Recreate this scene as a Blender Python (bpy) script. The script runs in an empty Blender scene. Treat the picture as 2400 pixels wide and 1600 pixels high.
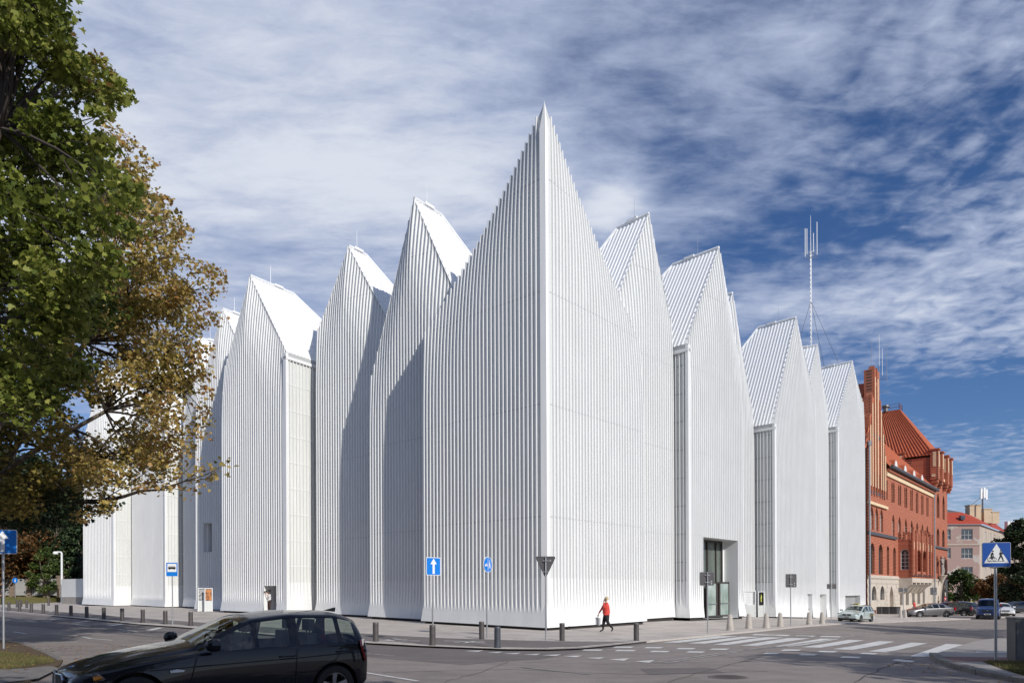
import bpy, bmesh, math, random
import numpy as np
from mathutils import Vector, Matrix
from mathutils.geometry import tessellate_polygon

random.seed(7); np.random.seed(7)
S = bpy.context.scene
COL = S.collection
R = math.radians
CZ = 2.0                       # eye height above the hall's corner pavement

# ------------------------------------------------------------------ camera
cam_d = bpy.data.cameras.new('camera')
cam_d.sensor_width = 36.0; cam_d.lens = 24.0
cam_d.shift_y = (1383.6 - 800) / 2400.0
cam_d.clip_start = 0.1; cam_d.clip_end = 4000
cam = bpy.data.objects.new('camera', cam_d); COL.objects.link(cam)
cam.matrix_world = Matrix.Translation((0, 0, CZ)) @ Matrix.Rotation(R(90), 4, 'X') @ Matrix.Rotation(R(-0.235), 4, 'Z')
S.camera = cam

# ------------------------------------------------------------------ sky, sun, exposure
SUN_AZ = Vector((0.595, -0.804)); SUN_EL = R(29.5)
to_sun = Vector((SUN_AZ.x*math.cos(SUN_EL), SUN_AZ.y*math.cos(SUN_EL), math.sin(SUN_EL))).normalized()
sun_d = bpy.data.lights.new('sun', 'SUN'); sun_d.energy = 4.0; sun_d.angle = R(0.53); sun_d.color = (1.0, 0.955, 0.89)
sun = bpy.data.objects.new('sun', sun_d); COL.objects.link(sun)
sun.rotation_euler = to_sun.to_track_quat('Z', 'Y').to_euler(); sun.location = (30, -40, 60)
S.view_settings.view_transform = 'Standard'; S.view_settings.look = 'None'
S.view_settings.exposure = 0.0; S.view_settings.gamma = 1.0; S.view_settings.use_curve_mapping = False

W = bpy.data.worlds.new('World'); S.world = W; W.use_nodes = True
wt = W.node_tree; wt.nodes.clear()
def wn(t, **k):
    n = wt.nodes.new(t)
    for a, b in k.items(): setattr(n, a, b)
    return n
def wl(a, b): wt.links.new(a, b)
def wmath(op, a, b=None, clamp=False):
    n = wn('ShaderNodeMath', operation=op); n.use_clamp = clamp
    for i, v in enumerate((a, b)):
        if v is None: continue
        if isinstance(v, (int, float)): n.inputs[i].default_value = v
        else: wl(v, n.inputs[i])
    return n.outputs[0]
def wrange(v, a, b, c=0.0, d=1.0, smooth=True):
    n = wn('ShaderNodeMapRange'); n.interpolation_type = 'SMOOTHSTEP' if smooth else 'LINEAR'
    wl(v, n.inputs[0]); n.inputs[1].default_value = a; n.inputs[2].default_value = b
    n.inputs[3].default_value = c; n.inputs[4].default_value = d
    return n.outputs[0]
def wnoise(vec, scale, detail=6, rough=0.55, dist=0.0):
    n = wn('ShaderNodeTexNoise'); wl(vec, n.inputs['Vector']); n.inputs['Scale'].default_value = scale
    n.inputs['Detail'].default_value = detail; n.inputs['Roughness'].default_value = rough; n.inputs['Distortion'].default_value = dist
    return n.outputs['Fac']
def wmix(f, a, b):
    n = wn('ShaderNodeMix', data_type='RGBA'); 
    if isinstance(f, float): n.inputs[0].default_value = f
    else: wl(f, n.inputs[0])
    for i, v in ((6, a), (7, b)):
        if isinstance(v, tuple): n.inputs[i].default_value = (*v, 1)
        else: wl(v, n.inputs[i])
    return n.outputs[2]
sky = wn('ShaderNodeTexSky', sky_type='NISHITA')
sky.sun_disc = False; sky.sun_elevation = SUN_EL
sky.sun_rotation = math.atan2(to_sun.x, to_sun.y)
sky.altitude = 50; sky.air_density = 1.0; sky.dust_density = 0.35; sky.ozone_density = 2.5
tc = wn('ShaderNodeTexCoord')
sep = wn('ShaderNodeSeparateXYZ'); wl(tc.outputs['Generated'], sep.inputs[0])
DX, DY, DZ = sep.outputs
# clouds live on a flat layer overhead: direction projected on to it
zc = wmath('MAXIMUM', DZ, 0.02)
zz = wmath('ADD', zc, 0.10)
cx = wmath('DIVIDE', DX, zz); cy = wmath('DIVIDE', DY, zz)
cmb = wn('ShaderNodeCombineXYZ'); wl(cx, cmb.inputs[0]); wl(cy, cmb.inputs[1])
mp = wn('ShaderNodeMapping'); wl(cmb.outputs[0], mp.inputs[0]); mp.inputs['Rotation'].default_value = (0, 0, R(-38)); mp.inputs['Scale'].default_value = (0.75, 1.7, 1)
LP = cmb.outputs[0]; SP = mp.outputs[0]
# weather: thick deck to the left, a clear slot on the right, thin bands low on the right
az = wmath('DIVIDE', DX, wmath('MAXIMUM', wmath('ADD', DY, wmath('ABSOLUTE', DX)), 0.05))   # -1..1 across the front
n_big = wnoise(LP, 0.55, 4, 0.5, 0.3)
n_mid = wnoise(SP, 1.5, 9, 0.58, 0.5)
n_fine = wnoise(SP, 8.5, 10, 0.62, 0.25)
CLOUD = (n_big, n_mid, n_fine)
dens = wmath('ADD', wmath('MULTIPLY', n_mid, 0.62), wmath('ADD', wmath('MULTIPLY', n_fine, 0.42), wmath('MULTIPLY', n_big, 0.46)))
def slot(cxv, cyv, sx, sy, depth, ang=0.0):
    """a smooth thinner (or thicker) patch of cloud centred on a point of the cloud layer"""
    ca, sa = math.cos(ang), math.sin(ang)
    ux = wmath('ADD', wmath('MULTIPLY', cx, ca), wmath('MULTIPLY', cy, sa)); uy = wmath('SUBTRACT', wmath('MULTIPLY', cy, ca), wmath('MULTIPLY', cx, sa))
    ox = cxv*ca + cyv*sa; oy = cyv*ca - cxv*sa
    a = wmath('DIVIDE', wmath('SUBTRACT', ux, ox), sx); b = wmath('DIVIDE', wmath('SUBTRACT', uy, oy), sy)
    r2 = wmath('ADD', wmath('MULTIPLY', a, a), wmath('MULTIPLY', b, b))
    return wmath('MULTIPLY', wmath('EXPONENT', wmath('MULTIPLY', r2, -1.0)), depth)
def add(a, b): return wmath('ADD', a, b)
def lay(px, py):
    """point of the cloud layer in the direction of a place in the sky"""
    a = px-1200; b = 1383.6-py
    v = Vector((a/1600, 1, b/1600)).normalized()
    return v.x/(v.z+.10), v.y/(v.z+.10)
def slot_at(px, py, sx, sy, depth, ang=0.0):
    x, y = lay(px, py); return slot(x, y, sx, sy, depth, ang)
dens = add(dens, slot_at(500, 540, .7, .7, 0.27))
dens = add(dens, slot_at(700, 60, .6, .35, 0.06))
dens = add(dens, slot_at(1000, 450, .30, .40, 0.10))
dens = add(dens, slot_at(1960, 540, .40, .27, -0.30, R(-25)))
dens = add(dens, slot_at(1500, 120, .5, .35, -0.03))
dens = add(dens, slot_at(2300, 900, .7, .35, -0.22, R(10)))
dens = add(dens, slot_at(2150, 740, 1.0, .30, 0.20, R(20)))
dens = add(dens, slot_at(2350, 430, .35, .35, 0.10))
dens = add(dens, slot_at(1440, 480, .07, .10, 0.30))
puffs = wn('ShaderNodeTexNoise'); wl(LP, puffs.inputs['Vector']); puffs.inputs['Scale'].default_value = 15; puffs.inputs['Detail'].default_value = 3; puffs.inputs['Distortion'].default_value = .4
rt = wrange(DX, .15, .6)
dens = add(dens, wmath('MULTIPLY', wmath('MULTIPLY', wmath('SUBTRACT', puffs.outputs['Fac'], .49), .62), rt))
cover = wrange(dens, 0.58, 0.97)
thick = wrange(dens, 0.86, 1.15)
hs = wn('ShaderNodeHueSaturation'); hs.inputs['Saturation'].default_value = 1.15; hs.inputs['Value'].default_value = 0.47; wl(sky.outputs[0], hs.inputs['Color'])
cloud_c = wmix(thick, (2.75, 3.2, 4.3), (4.7, 4.95, 5.5))
low = wrange(DZ, 0.0, 0.16, 0.55, 0.0)
tint = wn('ShaderNodeMix', data_type='RGBA', blend_type='MULTIPLY'); tint.inputs[0].default_value = 1.0; wl(hs.outputs[0], tint.inputs[6]); tint.inputs[7].default_value = (.86, .95, 1.22, 1)
skyc = wmix(wmath('MULTIPLY', cover, 0.93), tint.outputs[2], cloud_c)
skyc = wmix(low, skyc, (4.0, 4.6, 5.6))
bg = wn('ShaderNodeBackground'); wl(skyc, bg.inputs['Color']); bg.inputs['Strength'].default_value = 0.16
wo = wn('ShaderNodeOutputWorld'); wl(bg.outputs[0], wo.inputs['Surface'])

# ------------------------------------------------------------------ materials
def mat(name, col, rough=0.7, metal=0.0, nscale=3.0, namt=0.15, col2=None, bump=0.0, bscale=None, spec=0.5, emit=None, alpha=1.0, coat=0.0, stretch=None, thr=None, detail=6):
    """base colour broken up by object-space noise: col -> col2 (or a darker col)"""
    m = bpy.data.materials.new(name); m.use_nodes = True
    nt = m.node_tree; b = nt.nodes['Principled BSDF']
    tcn = nt.nodes.new('ShaderNodeTexCoord'); src = tcn.outputs['Object']
    if stretch:
        mpn = nt.nodes.new('ShaderNodeMapping'); mpn.inputs['Scale'].default_value = stretch
        nt.links.new(src, mpn.inputs[0]); src = mpn.outputs[0]
    n = nt.nodes.new('ShaderNodeTexNoise'); n.inputs['Scale'].default_value = nscale; n.inputs['Detail'].default_value = detail; n.inputs['Roughness'].default_value = 0.6
    nt.links.new(src, n.inputs['Vector'])
    r = nt.nodes.new('ShaderNodeMapRange'); lo, hi = thr or (0.3, 0.7)
    r.inputs[1].default_value = lo; r.inputs[2].default_value = hi
    nt.links.new(n.outputs['Fac'], r.inputs[0])
    mx = nt.nodes.new('ShaderNodeMix'); mx.data_type = 'RGBA'
    if col2 is None: col2 = tuple(c*(1-namt) for c in col); col = tuple(min(1, c*(1+namt*0.5)) for c in col)
    mx.inputs[6].default_value = (*col, 1); mx.inputs[7].default_value = (*col2, 1)
    nt.links.new(r.outputs[0], mx.inputs[0]); nt.links.new(mx.outputs[2], b.inputs['Base Color'])
    b.inputs['Roughness'].default_value = rough; b.inputs['Metallic'].default_value = metal
    b.inputs['Specular IOR Level'].default_value = spec
    if coat: b.inputs['Coat Weight'].default_value = coat; b.inputs['Coat Roughness'].default_value = 0.03
    if alpha < 1: b.inputs['Alpha'].default_value = alpha
    if emit: b.inputs['Emission Color'].default_value = (*emit[0], 1); b.inputs['Emission Strength'].default_value = emit[1]
    if bump:
        n2 = nt.nodes.new('ShaderNodeTexNoise'); n2.inputs['Scale'].default_value = bscale or nscale*4; n2.inputs['Detail'].default_value = 4
        nt.links.new(src, n2.inputs['Vector'])
        bp = nt.nodes.new('ShaderNodeBump'); bp.inputs['Strength'].default_value = bump; bp.inputs['Distance'].default_value = 0.02
        nt.links.new(n2.outputs['Fac'], bp.inputs['Height']); nt.links.new(bp.outputs[0], b.inputs['Normal'])
    return m

M = {}
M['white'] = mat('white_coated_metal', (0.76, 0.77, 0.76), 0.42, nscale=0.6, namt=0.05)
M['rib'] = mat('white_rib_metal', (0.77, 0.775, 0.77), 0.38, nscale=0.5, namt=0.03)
M['roofwhite'] = mat('white_roof_metal', (0.78, 0.785, 0.78), 0.45, nscale=0.8, namt=0.03)
M['joint'] = mat('grey_joint', (0.42, 0.43, 0.43), 0.6, nscale=5)
M['frost'] = mat('frosted_glass', (0.64, 0.655, 0.62), 0.16, nscale=0.35, namt=0.14, spec=0.6, stretch=(1, 1, .3))
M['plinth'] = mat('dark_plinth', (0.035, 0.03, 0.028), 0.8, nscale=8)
M['asphalt'] = mat('old_asphalt', (0.305, 0.265, 0.240), 0.9, nscale=0.9, col2=(0.225, 0.196, 0.178), bump=0.5, bscale=60, spec=0.25)
M['asphalt_new'] = mat('new_asphalt', (0.195, 0.172, 0.164), 0.88, nscale=0.7, col2=(0.160, 0.142, 0.137), bump=0.4, bscale=70, spec=0.25)
M['asphalt_bike'] = mat('bike_lane_asphalt', (0.20, 0.178, 0.167), 0.9, nscale=1.1, col2=(0.17, 0.152, 0.144), bump=0.3, bscale=70, spec=0.25)
M['paving'] = mat('pale_stone_paving', (0.56, 0.505, 0.455), 0.85, nscale=0.8, col2=(0.48, 0.43, 0.385), bump=0.3, bscale=20, stretch=(1, 1, 1), spec=0.3)
def speckle(m, scale=90, lo=.8, hi=1.15, stretch=None):
    nt = m.node_tree; b = nt.nodes['Principled BSDF']; tcn = nt.nodes.new('ShaderNodeTexCoord'); src = tcn.outputs['Object']
    if stretch:
        q = nt.nodes.new('ShaderNodeMapping'); q.inputs['Scale'].default_value = stretch; nt.links.new(src, q.inputs[0]); src = q.outputs[0]
    n = nt.nodes.new('ShaderNodeTexNoise'); n.inputs['Scale'].default_value = scale; n.inputs['Detail'].default_value = 3; nt.links.new(src, n.inputs['Vector'])
    r = nt.nodes.new('ShaderNodeMapRange'); r.inputs[1].default_value = .3; r.inputs[2].default_value = .7; r.inputs[3].default_value = lo; r.inputs[4].default_value = hi; nt.links.new(n.outputs['Fac'], r.inputs[0])
    x = nt.nodes.new('ShaderNodeMix'); x.data_type = 'RGBA'; x.blend_type = 'MULTIPLY'; x.inputs[0].default_value = 1
    old = b.inputs['Base Color'].links[0].from_socket; nt.links.new(old, x.inputs[6]); nt.links.new(r.outputs[0], x.inputs[7]); nt.links.new(x.outputs[2], b.inputs['Base Color'])
for k_ in ('asphalt', 'asphalt_new', 'asphalt_bike'): speckle(M[k_], 45, .78, 1.2); speckle(M[k_], .22, .86, 1.1); speckle(M[k_], 1.1, .93, 1.06, (.25, 2.2, 1))
speckle(M['paving'], 30, .9, 1.08); speckle(M['paving'], .5, .90, 1.06); speckle(M['paving'], 2.2, .88, 1.07, (.35, 2.2, 1))
speckle(M['white'], 1.6, .95, 1.02, (2.0, 2.0, .12)); speckle(M['rib'], 2.4, .95, 1.02, (1.5, 1.5, .2))
def joints(m, w, h, rot, mort=.02, dark=.72):
    nt = m.node_tree; b = nt.nodes['Principled BSDF']; tcn = nt.nodes.new('ShaderNodeTexCoord'); q = nt.nodes.new('ShaderNodeMapping'); q.inputs['Rotation'].default_value = (0, 0, rot); nt.links.new(tcn.outputs['Object'], q.inputs[0])
    br = nt.nodes.new('ShaderNodeTexBrick'); nt.links.new(q.outputs[0], br.inputs['Vector']); br.inputs['Scale'].default_value = 1; br.inputs['Brick Width'].default_value = w; br.inputs['Row Height'].default_value = h; br.inputs['Mortar Size'].default_value = mort
    br.inputs['Color1'].default_value = (1, 1, 1, 1); br.inputs['Color2'].default_value = (.86, .86, .86, 1); br.inputs['Mortar'].default_value = (dark, dark, dark, 1)
    x = nt.nodes.new('ShaderNodeMix'); x.data_type = 'RGBA'; x.blend_type = 'MULTIPLY'; x.inputs[0].default_value = 1
    old = b.inputs['Base Color'].links[0].from_socket; nt.links.new(old, x.inputs[6]); nt.links.new(br.outputs['Color'], x.inputs[7]); nt.links.new(x.outputs[2], b.inputs['Base Color'])
joints(M['paving'], 1.2, .6, R(42))
M['cobble'] = mat('cobble_setts', (0.58, 0.53, 0.47), 0.85, nscale=3.5, col2=(0.38, 0.34, 0.305), bump=1.0, bscale=9, spec=0.3)
M['kerb'] = mat('granite_kerb', (0.50, 0.46, 0.42), 0.8, nscale=6, col2=(0.40, 0.365, 0.335), bump=0.4)
M['kerb_old'] = mat('worn_kerb', (0.24, 0.22, 0.20), 0.9, nscale=5, col2=(0.13, 0.12, 0.11), bump=0.8)
M['paint'] = mat('road_paint', (0.66, 0.65, 0.62), 0.7, nscale=3.0, col2=(0.46, 0.45, 0.43), thr=(.42, .72), detail=10)
M['paint_worn'] = mat('worn_road_paint', (0.42, 0.40, 0.38), 0.8, nscale=3.5, col2=(0.20, 0.185, 0.175), thr=(.35, .65), detail=10)
M['grassbase'] = mat('turf', (0.085, 0.085, 0.032), 0.95, nscale=2.0, col2=(0.15, 0.105, 0.055), bump=1.0, bscale=30, spec=0.1)
M['grassblade'] = mat('grass_blades', (0.085, 0.10, 0.03), 0.8, nscale=1.2, col2=(0.18, 0.14, 0.065), spec=0.2)
M['dirt'] = mat('bare_soil', (0.16, 0.115, 0.075), 0.95, nscale=3, col2=(0.10, 0.075, 0.05), bump=1.0, bscale=25, spec=0.1)
M['redpath'] = mat('red_bike_path', (0.22, 0.115, 0.105), 0.9, nscale=2, col2=(0.16, 0.09, 0.085), bump=0.3, bscale=50)
M['brick'] = mat('red_brick', (0.62, 0.21, 0.115), 0.85, nscale=5, col2=(0.48, 0.145, 0.085), bump=0.3, spec=0.25)
M['stone'] = mat('cream_stone', (0.58, 0.52, 0.445), 0.85, nscale=1.5, col2=(0.45, 0.395, 0.33), bump=0.5, bscale=10, spec=0.25)
M['dark'] = mat('black_rubber', (0.02, 0.02, 0.02), 0.7, nscale=8)
M['steel'] = mat('galvanised_steel', (0.42, 0.43, 0.44), 0.45, 0.7, nscale=6, namt=0.2)
M['signback'] = mat('grey_sign_back', (0.085, 0.082, 0.085), 0.55, 0.2, nscale=5, namt=0.15)
M['signblue'] = mat('sign_blue', (0.004, 0.19, 0.66), 0.4, nscale=4, namt=0.05)
M['signwhite'] = mat('sign_white', (0.78, 0.79, 0.78), 0.4, nscale=4, namt=0.03)
M['signblue_shaded'] = mat('sign_blue_shaded', (0.006, 0.07, 0.34), 0.4, nscale=4, namt=0.08)  # sign blue with the shade on the crossing sign put into the colour
M['black'] = mat('black_print', (0.012, 0.012, 0.013), 0.5, nscale=6)
M['bollard'] = mat('dark_bollard_metal', (0.100, 0.090, 0.088), 0.5, 0.3, nscale=6, namt=0.2)
M['concrete'] = mat('cast_concrete', (0.48, 0.44, 0.39), 0.9, nscale=4, col2=(0.37, 0.335, 0.30), bump=0.5, bscale=20)

# ------------------------------------------------------------------ object helpers
def link(o, parent=None):
    COL.objects.link(o)
    if parent is not None: o.parent = parent
    return o
def tag(o, label=None, cat=None, group=None, kind=None):
    if label: o['label'] = label
    if cat: o['category'] = cat
    if group: o['group'] = group
    if kind: o['kind'] = kind
    return o
def thing(name, label, cat, loc=(0, 0, 0), rz=0.0, group=None):
    o = bpy.data.objects.new(name, None); link(o); o.location = loc; o.rotation_euler = (0, 0, rz); o.empty_display_size = 0.3
    return tag(o, label, cat, group)
class MB:
    """collects simple shapes, then becomes ONE mesh object"""
    def __init__(s): s.v = []; s.f = []; s.m = []; s.mats = []; s.cur = 0
    def mat(s, m):
        if m not in s.mats: s.mats.append(m)
        s.cur = s.mats.index(m); return s
    def add(s, vs, fs):
        k = len(s.v); s.v += [tuple(p) for p in vs]; s.f += [tuple(i+k for i in f) for f in fs]; s.m += [s.cur]*len(fs); return s
    def box(s, c, d, rz=0.0, M4=None):
        x, y, z = d[0]/2, d[1]/2, d[2]/2; ca, sa = math.cos(rz), math.sin(rz)
        vs = []
        for k in (-1, 1):
            for a, b in ((-1, -1), (1, -1), (1, 1), (-1, 1)):
                p = Vector((c[0]+a*x*ca-b*y*sa, c[1]+a*x*sa+b*y*ca, c[2]+k*z)); vs.append(M4 @ p if M4 else p)
        return s.add(vs, [(3, 2, 1, 0), (4, 5, 6, 7), (0, 1, 5, 4), (1, 2, 6, 5), (2, 3, 7, 6), (3, 0, 4, 7)])
    def tube(s, pts, rs, n=8, caps=True):
        pts = [Vector(p) for p in pts]
        if isinstance(rs, (int, float)): rs = [rs]*len(pts)
        base = len(s.v); vs = []; fs = []
        prev = None
        for i, p in enumerate(pts):
            d = (pts[min(i+1, len(pts)-1)]-pts[max(i-1, 0)])
            if d.length < 1e-9: d = Vector((0, 0, 1))
            d.normalize()
            if prev is None:
                u = d.cross(Vector((0, 0, 1)) if abs(d.z) < .9 else Vector((1, 0, 0))).normalized()
            else:
                u = (prev - d*prev.dot(d)); u = u.normalized() if u.length > 1e-6 else d.orthogonal().normalized()
            prev = u; w = d.cross(u)
            for k in range(n):
                a = 2*math.pi*k/n; vs.append(p+(u*math.cos(a)+w*math.sin(a))*rs[i])
        for i in range(len(pts)-1):
            for k in range(n): fs.append((i*n+k, i*n+(k+1) % n, (i+1)*n+(k+1) % n, (i+1)*n+k))
        if caps: fs.append(tuple(range(n))[::-1]); fs.append(tuple((len(pts)-1)*n+k for k in range(n)))
        return s.add(vs, fs)
    def lathe(s, prof, n=20, c=(0, 0, 0)):
        vs = []; fs = []
        for r, z in prof:
            for k in range(n): a = 2*math.pi*k/n; vs.append((c[0]+r*math.cos(a), c[1]+r*math.sin(a), c[2]+z))
        for i in range(len(prof)-1):
            for k in range(n): fs.append((i*n+k, i*n+(k+1) % n, (i+1)*n+(k+1) % n, (i+1)*n+k))
        fs.append(tuple(range(n))[::-1]); fs.append(tuple((len(prof)-1)*n+k for k in range(n)))
        return s.add(vs, fs)
    def prism(s, poly, origin, ux, uy, depth):
        """2-D polygon (may be concave) in the plane origin+ux,uy, extruded by the vector depth"""
        o = Vector(origin); ux = Vector(ux); uy = Vector(uy); dp = Vector(depth)
        P = [o+ux*a+uy*b for a, b in poly]; n = len(P)
        vs = P + [p+dp for p in P]
        tris = tessellate_polygon([[Vector((a, b, 0)) for a, b in poly]])
        fs = [tuple(t) for t in tris] + [tuple(i+n for i in t[::-1]) for t in tris]
        fs += [(i, (i+1) % n, (i+1) % n+n, i+n) for i in range(n)]
        return s.add(vs, fs)
    def build(s, name, m=None, parent=None, smooth=False, label=None, kind=None, loc=None, fix=True):
        me = bpy.data.meshes.new(name); me.from_pydata(s.v, [], s.f)
        mats = s.mats if s.mats else [m]
        if m is not None and s.mats and m not in s.mats and s.cur == 0: pass
        for x in mats: me.materials.append(x)
        if s.mats: me.polygons.foreach_set('material_index', s.m)
        if fix:
            bm = bmesh.new(); bm.from_mesh(me); bmesh.ops.recalc_face_normals(bm, faces=bm.faces); bm.to_mesh(me); bm.free()
        if smooth:
            me.polygons.foreach_set('use_smooth', [True]*len(me.polygons))
            if hasattr(me, 'set_sharp_from_angle'): me.set_sharp_from_angle(angle=R(40))
        me.update()
        o = bpy.data.objects.new(name, me); link(o, parent)
        if loc: o.location = loc
        if label: o['label'] = label
        if kind: o['kind'] = kind
        return o
def inst(src, parent=None, loc=None, rot=None, scale=None, name=None):
    o = src.copy(); link(o); o.parent = parent
    if loc is not None: o.location = loc
    if rot is not None: o.rotation_euler = rot
    if scale is not None: o.scale = scale
    return o
def copy_tree(o, parent=None):
    c = o.copy(); link(c); c.parent = parent
    for ch in list(o.children): copy_tree(ch, c)
    return c

# ------------------------------------------------------------------ the lie of the land: falls gently to the right, a little higher under the camera
GX = [(-400, .9), (-60, .66), (-45, .56), (-32, .44), (-22, .33), (-14, .23), (-5, .09), (1.7, -.04), (10, -.07), (17, -.2), (22, -.44), (27, -.68), (32, -.84), (38, -.88), (60, -.88), (120, -.95), (600, -1.2)]
GY = [(-200, .25), (8, .25), (12, .21), (26, 0.0), (900, 0.0)]
XC = [-400, -200, -120, -90, -75] + [float(x) for x in range(-62, 64, 2)] + [75, 90, 120, 200, 600]
YC = [-200, -60, -20, 0, 4, 6, 8, 9, 10, 11, 12, 14, 16, 18, 20, 22, 24, 26, 30, 900]
def _pl(tab, x):
    for (a, p), (b, q) in zip(tab, tab[1:]):
        if x <= b: return p+(q-p)*max(0, (x-a))/(b-a)
    return tab[-1][1]
def _cut(cuts, tab, x):
    if x <= cuts[0]: return _pl(tab, cuts[0])
    for a, b in zip(cuts, cuts[1:]):
        if x <= b: p, q = _pl(tab, a), _pl(tab, b); return p+(q-p)*(x-a)/(b-a)
    return _pl(tab, cuts[-1])
def g(x, y): return _cut(XC, GX, x)+_cut(YC, GY, y)
TH = R(0.235)
def ray(px, py):
    a = px-1200; b = 1383.6-py
    a, b = a*math.cos(TH)+b*math.sin(TH), -a*math.sin(TH)+b*math.cos(TH)
    return a/1600, b/1600
def spot(px, py, h=0.0):
    """the point of the ground (plus h) that the photograph shows at px, py"""
    u, v = ray(px, py); Y = 30.0
    for _ in range(60):
        z = g(u*Y, Y)+h
        if v > -1e-4: break
        Yn = (CZ-z)/(-v); Y = Y*.5+min(Yn, 900)*.5
    return Vector((u*Y, Y, g(u*Y, Y)+h))
def at(px, py, Y):
    u, v = ray(px, py); return Vector((u*Y, Y, CZ+v*Y))

def sheet(name, polys, m, h=0.0, kind='structure', parent=None, thick=0.0):
    """flat polygons draped on the ground, h above it; thick > 0 adds the edge down to the ground"""
    bm = bmesh.new()
    for poly in polys:
        P = [Vector((p[0], p[1], 0)) for p in poly]
        vs = [bm.verts.new(p) for p in P]
        for t in tessellate_polygon([P]):
            try: bm.faces.new([vs[i] for i in t])
            except ValueError: pass
    bmesh.ops.dissolve_limit(bm, angle_limit=0.01, verts=bm.verts, edges=bm.edges)
    bmesh.ops.recalc_face_normals(bm, faces=bm.faces)
    xs = [v.co.x for v in bm.verts]; ys = [v.co.y for v in bm.verts]
    for c in XC:
        if min(xs) < c < max(xs): bmesh.ops.bisect_plane(bm, geom=bm.verts[:]+bm.edges[:]+bm.faces[:], plane_co=(c, 0, 0), plane_no=(1, 0, 0), dist=1e-5)
    for c in YC:
        if min(ys) < c < max(ys): bmesh.ops.bisect_plane(bm, geom=bm.verts[:]+bm.edges[:]+bm.faces[:], plane_co=(0, c, 0), plane_no=(0, 1, 0), dist=1e-5)
    bmesh.ops.triangulate(bm, faces=bm.faces[:])
    for f in bm.faces:
        if f.normal.z < 0: f.normal_flip()
    if thick:
        be = [e for e in bm.edges if e.is_boundary]
        r = bmesh.ops.extrude_edge_only(bm, edges=be)
        low = {v for v in r['geom'] if isinstance(v, bmesh.types.BMVert)}
        for v in bm.verts: v.co.z = g(v.co.x, v.co.y)+(h-thick if v in low else h)
    else:
        for v in bm.verts: v.co.z = g(v.co.x, v.co.y)+h
    me = bpy.data.meshes.new(name); bm.to_mesh(me); bm.free(); me.materials.append(m)
    o = bpy.data.objects.new(name, me); link(o, parent)
    if kind: o['kind'] = kind
    return o
def strip_poly(pts, w0, w1=None):
    """a band along a path, from offset w0 to w1 on its left"""
    if w1 is None: w0, w1 = -w0/2, w0/2
    n = len(pts); L = []; Rr = []
    for i, p in enumerate(pts):
        d = Vector(pts[min(i+1, n-1)][:2])-Vector(pts[max(i-1, 0)][:2]); d.normalize(); q = Vector((-d.y, d.x))
        L.append(Vector(p[:2])+q*w1); Rr.append(Vector(p[:2])+q*w0)
    return Rr+L[::-1]
def quads_of(path_poly_pts, w0, w1=None):
    if w1 is None: w0, w1 = -w0/2, w0/2
    P = strip_poly(path_poly_pts, w0, w1); n = len(path_poly_pts)
    return [[P[i], P[i+1], P[2*n-2-i], P[2*n-1-i]] for i in range(n-1)]
# ================================================================== THE GROUND
def zc_(ox, oy, s, pts): return [(ox+x/s, oy+y/s) for x, y in pts]
def zone(pts, h=0.0): return [spot(px, py, h).xy for px, py in pts]
PH = 0.06
gr_ = sheet('ground', [[(-400, -200), (600, -200), (600, 900), (-400, 900)]], M['dirt'], -0.06)
road = sheet('road', [[(-200, -60), (200, -60), (200, 200), (-200, 200)]], M['asphalt'], 0.0)
KL = [(0, 1432), (120, 1443.4), (222, 1452.7), (324, 1463.8), (409, 1469.5), (600, 1485.5), (838, 1506.5), (987, 1514.6), (1110, 1520), (1177, 1522), (1283, 1523), (1366, 1519.5), (1438, 1512.5), (1521, 1504.5), (1646, 1493), (1765.5, 1481), (1886, 1468.7), (1960, 1463), (1995, 1460.5)]
kerb_line = [Vector(p) for p in zone(KL)]
d0 = (kerb_line[0]-kerb_line[1]).normalized(); kerb_line = [kerb_line[0]+d0*60] + kerb_line
kr = [Vector(p) for p in zone([(2100, 1457.5), (2230, 1452), (2330, 1448)])]
d1 = (kr[-1]-kr[-2]).normalized(); kr.append(kr[-1]+d1*60)
pav_poly = [tuple(p) for p in kerb_line+kr] + [(120, 190), (-150, 190), (-150, kerb_line[0].y+10)]
pavement = sheet('pavement', [pav_poly], M['paving'], PH, thick=.16)
# newer asphalt along the kerb
sheet('road_patch', [zone([(-60, 1428), (120, 1445), (324, 1466), (600, 1487), (838, 1508), (1000, 1517), (1177, 1524.5), (1300, 1524.5), (1438, 1514.5), (1521, 1506.5), (1551, 1504), (1480, 1512.5), (1349, 1529), (1268, 1544), (1200, 1547), (1088, 1557.7), (960, 1547), (844, 1537), (600, 1514), (430, 1499), (260, 1484), (0, 1462), (-80, 1455)])], M['asphalt_new'], 0.004)
bk_up = zc_(120, 1400, 5.88, [(-700, 128), (0, 183), (300, 205), (1000, 265), (1700, 315)]) + [(600, 1467), (822, 1482), (927, 1489), (1046, 1495), (1278, 1501.5), (1400, 1502.7), (1521, 1502.5)]
bk_lo = zc_(120, 1400, 5.88, [(-700, 168), (0, 235), (600, 285), (1200, 345), (1750, 370)]) + [(620, 1482), (835, 1498), (969, 1507), (1085, 1513.5), (1195, 1518.5), (1283, 1520), (1366, 1517), (1438, 1510), (1512, 1503)]
sheet('bike_lane', [zone(bk_up+bk_lo[::-1], PH)], M['asphalt_bike'], PH+.004)
# rough sett bands beside the bike lane
ul = zone(bk_up[1:], PH)
sheet('sett_band', quads_of(ul, -0.0, 0.9)+[zone(bk_lo[1:]+[(1500, 1504.3), (1438, 1511), (1366, 1518), (1283, 1521), (1177, 1520.3), (987, 1512.8), (838, 1504.6), (600, 1483.5), (409, 1467.8), (324, 1462), (120, 1442)], PH)], M['cobble'], PH+.008)

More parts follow.
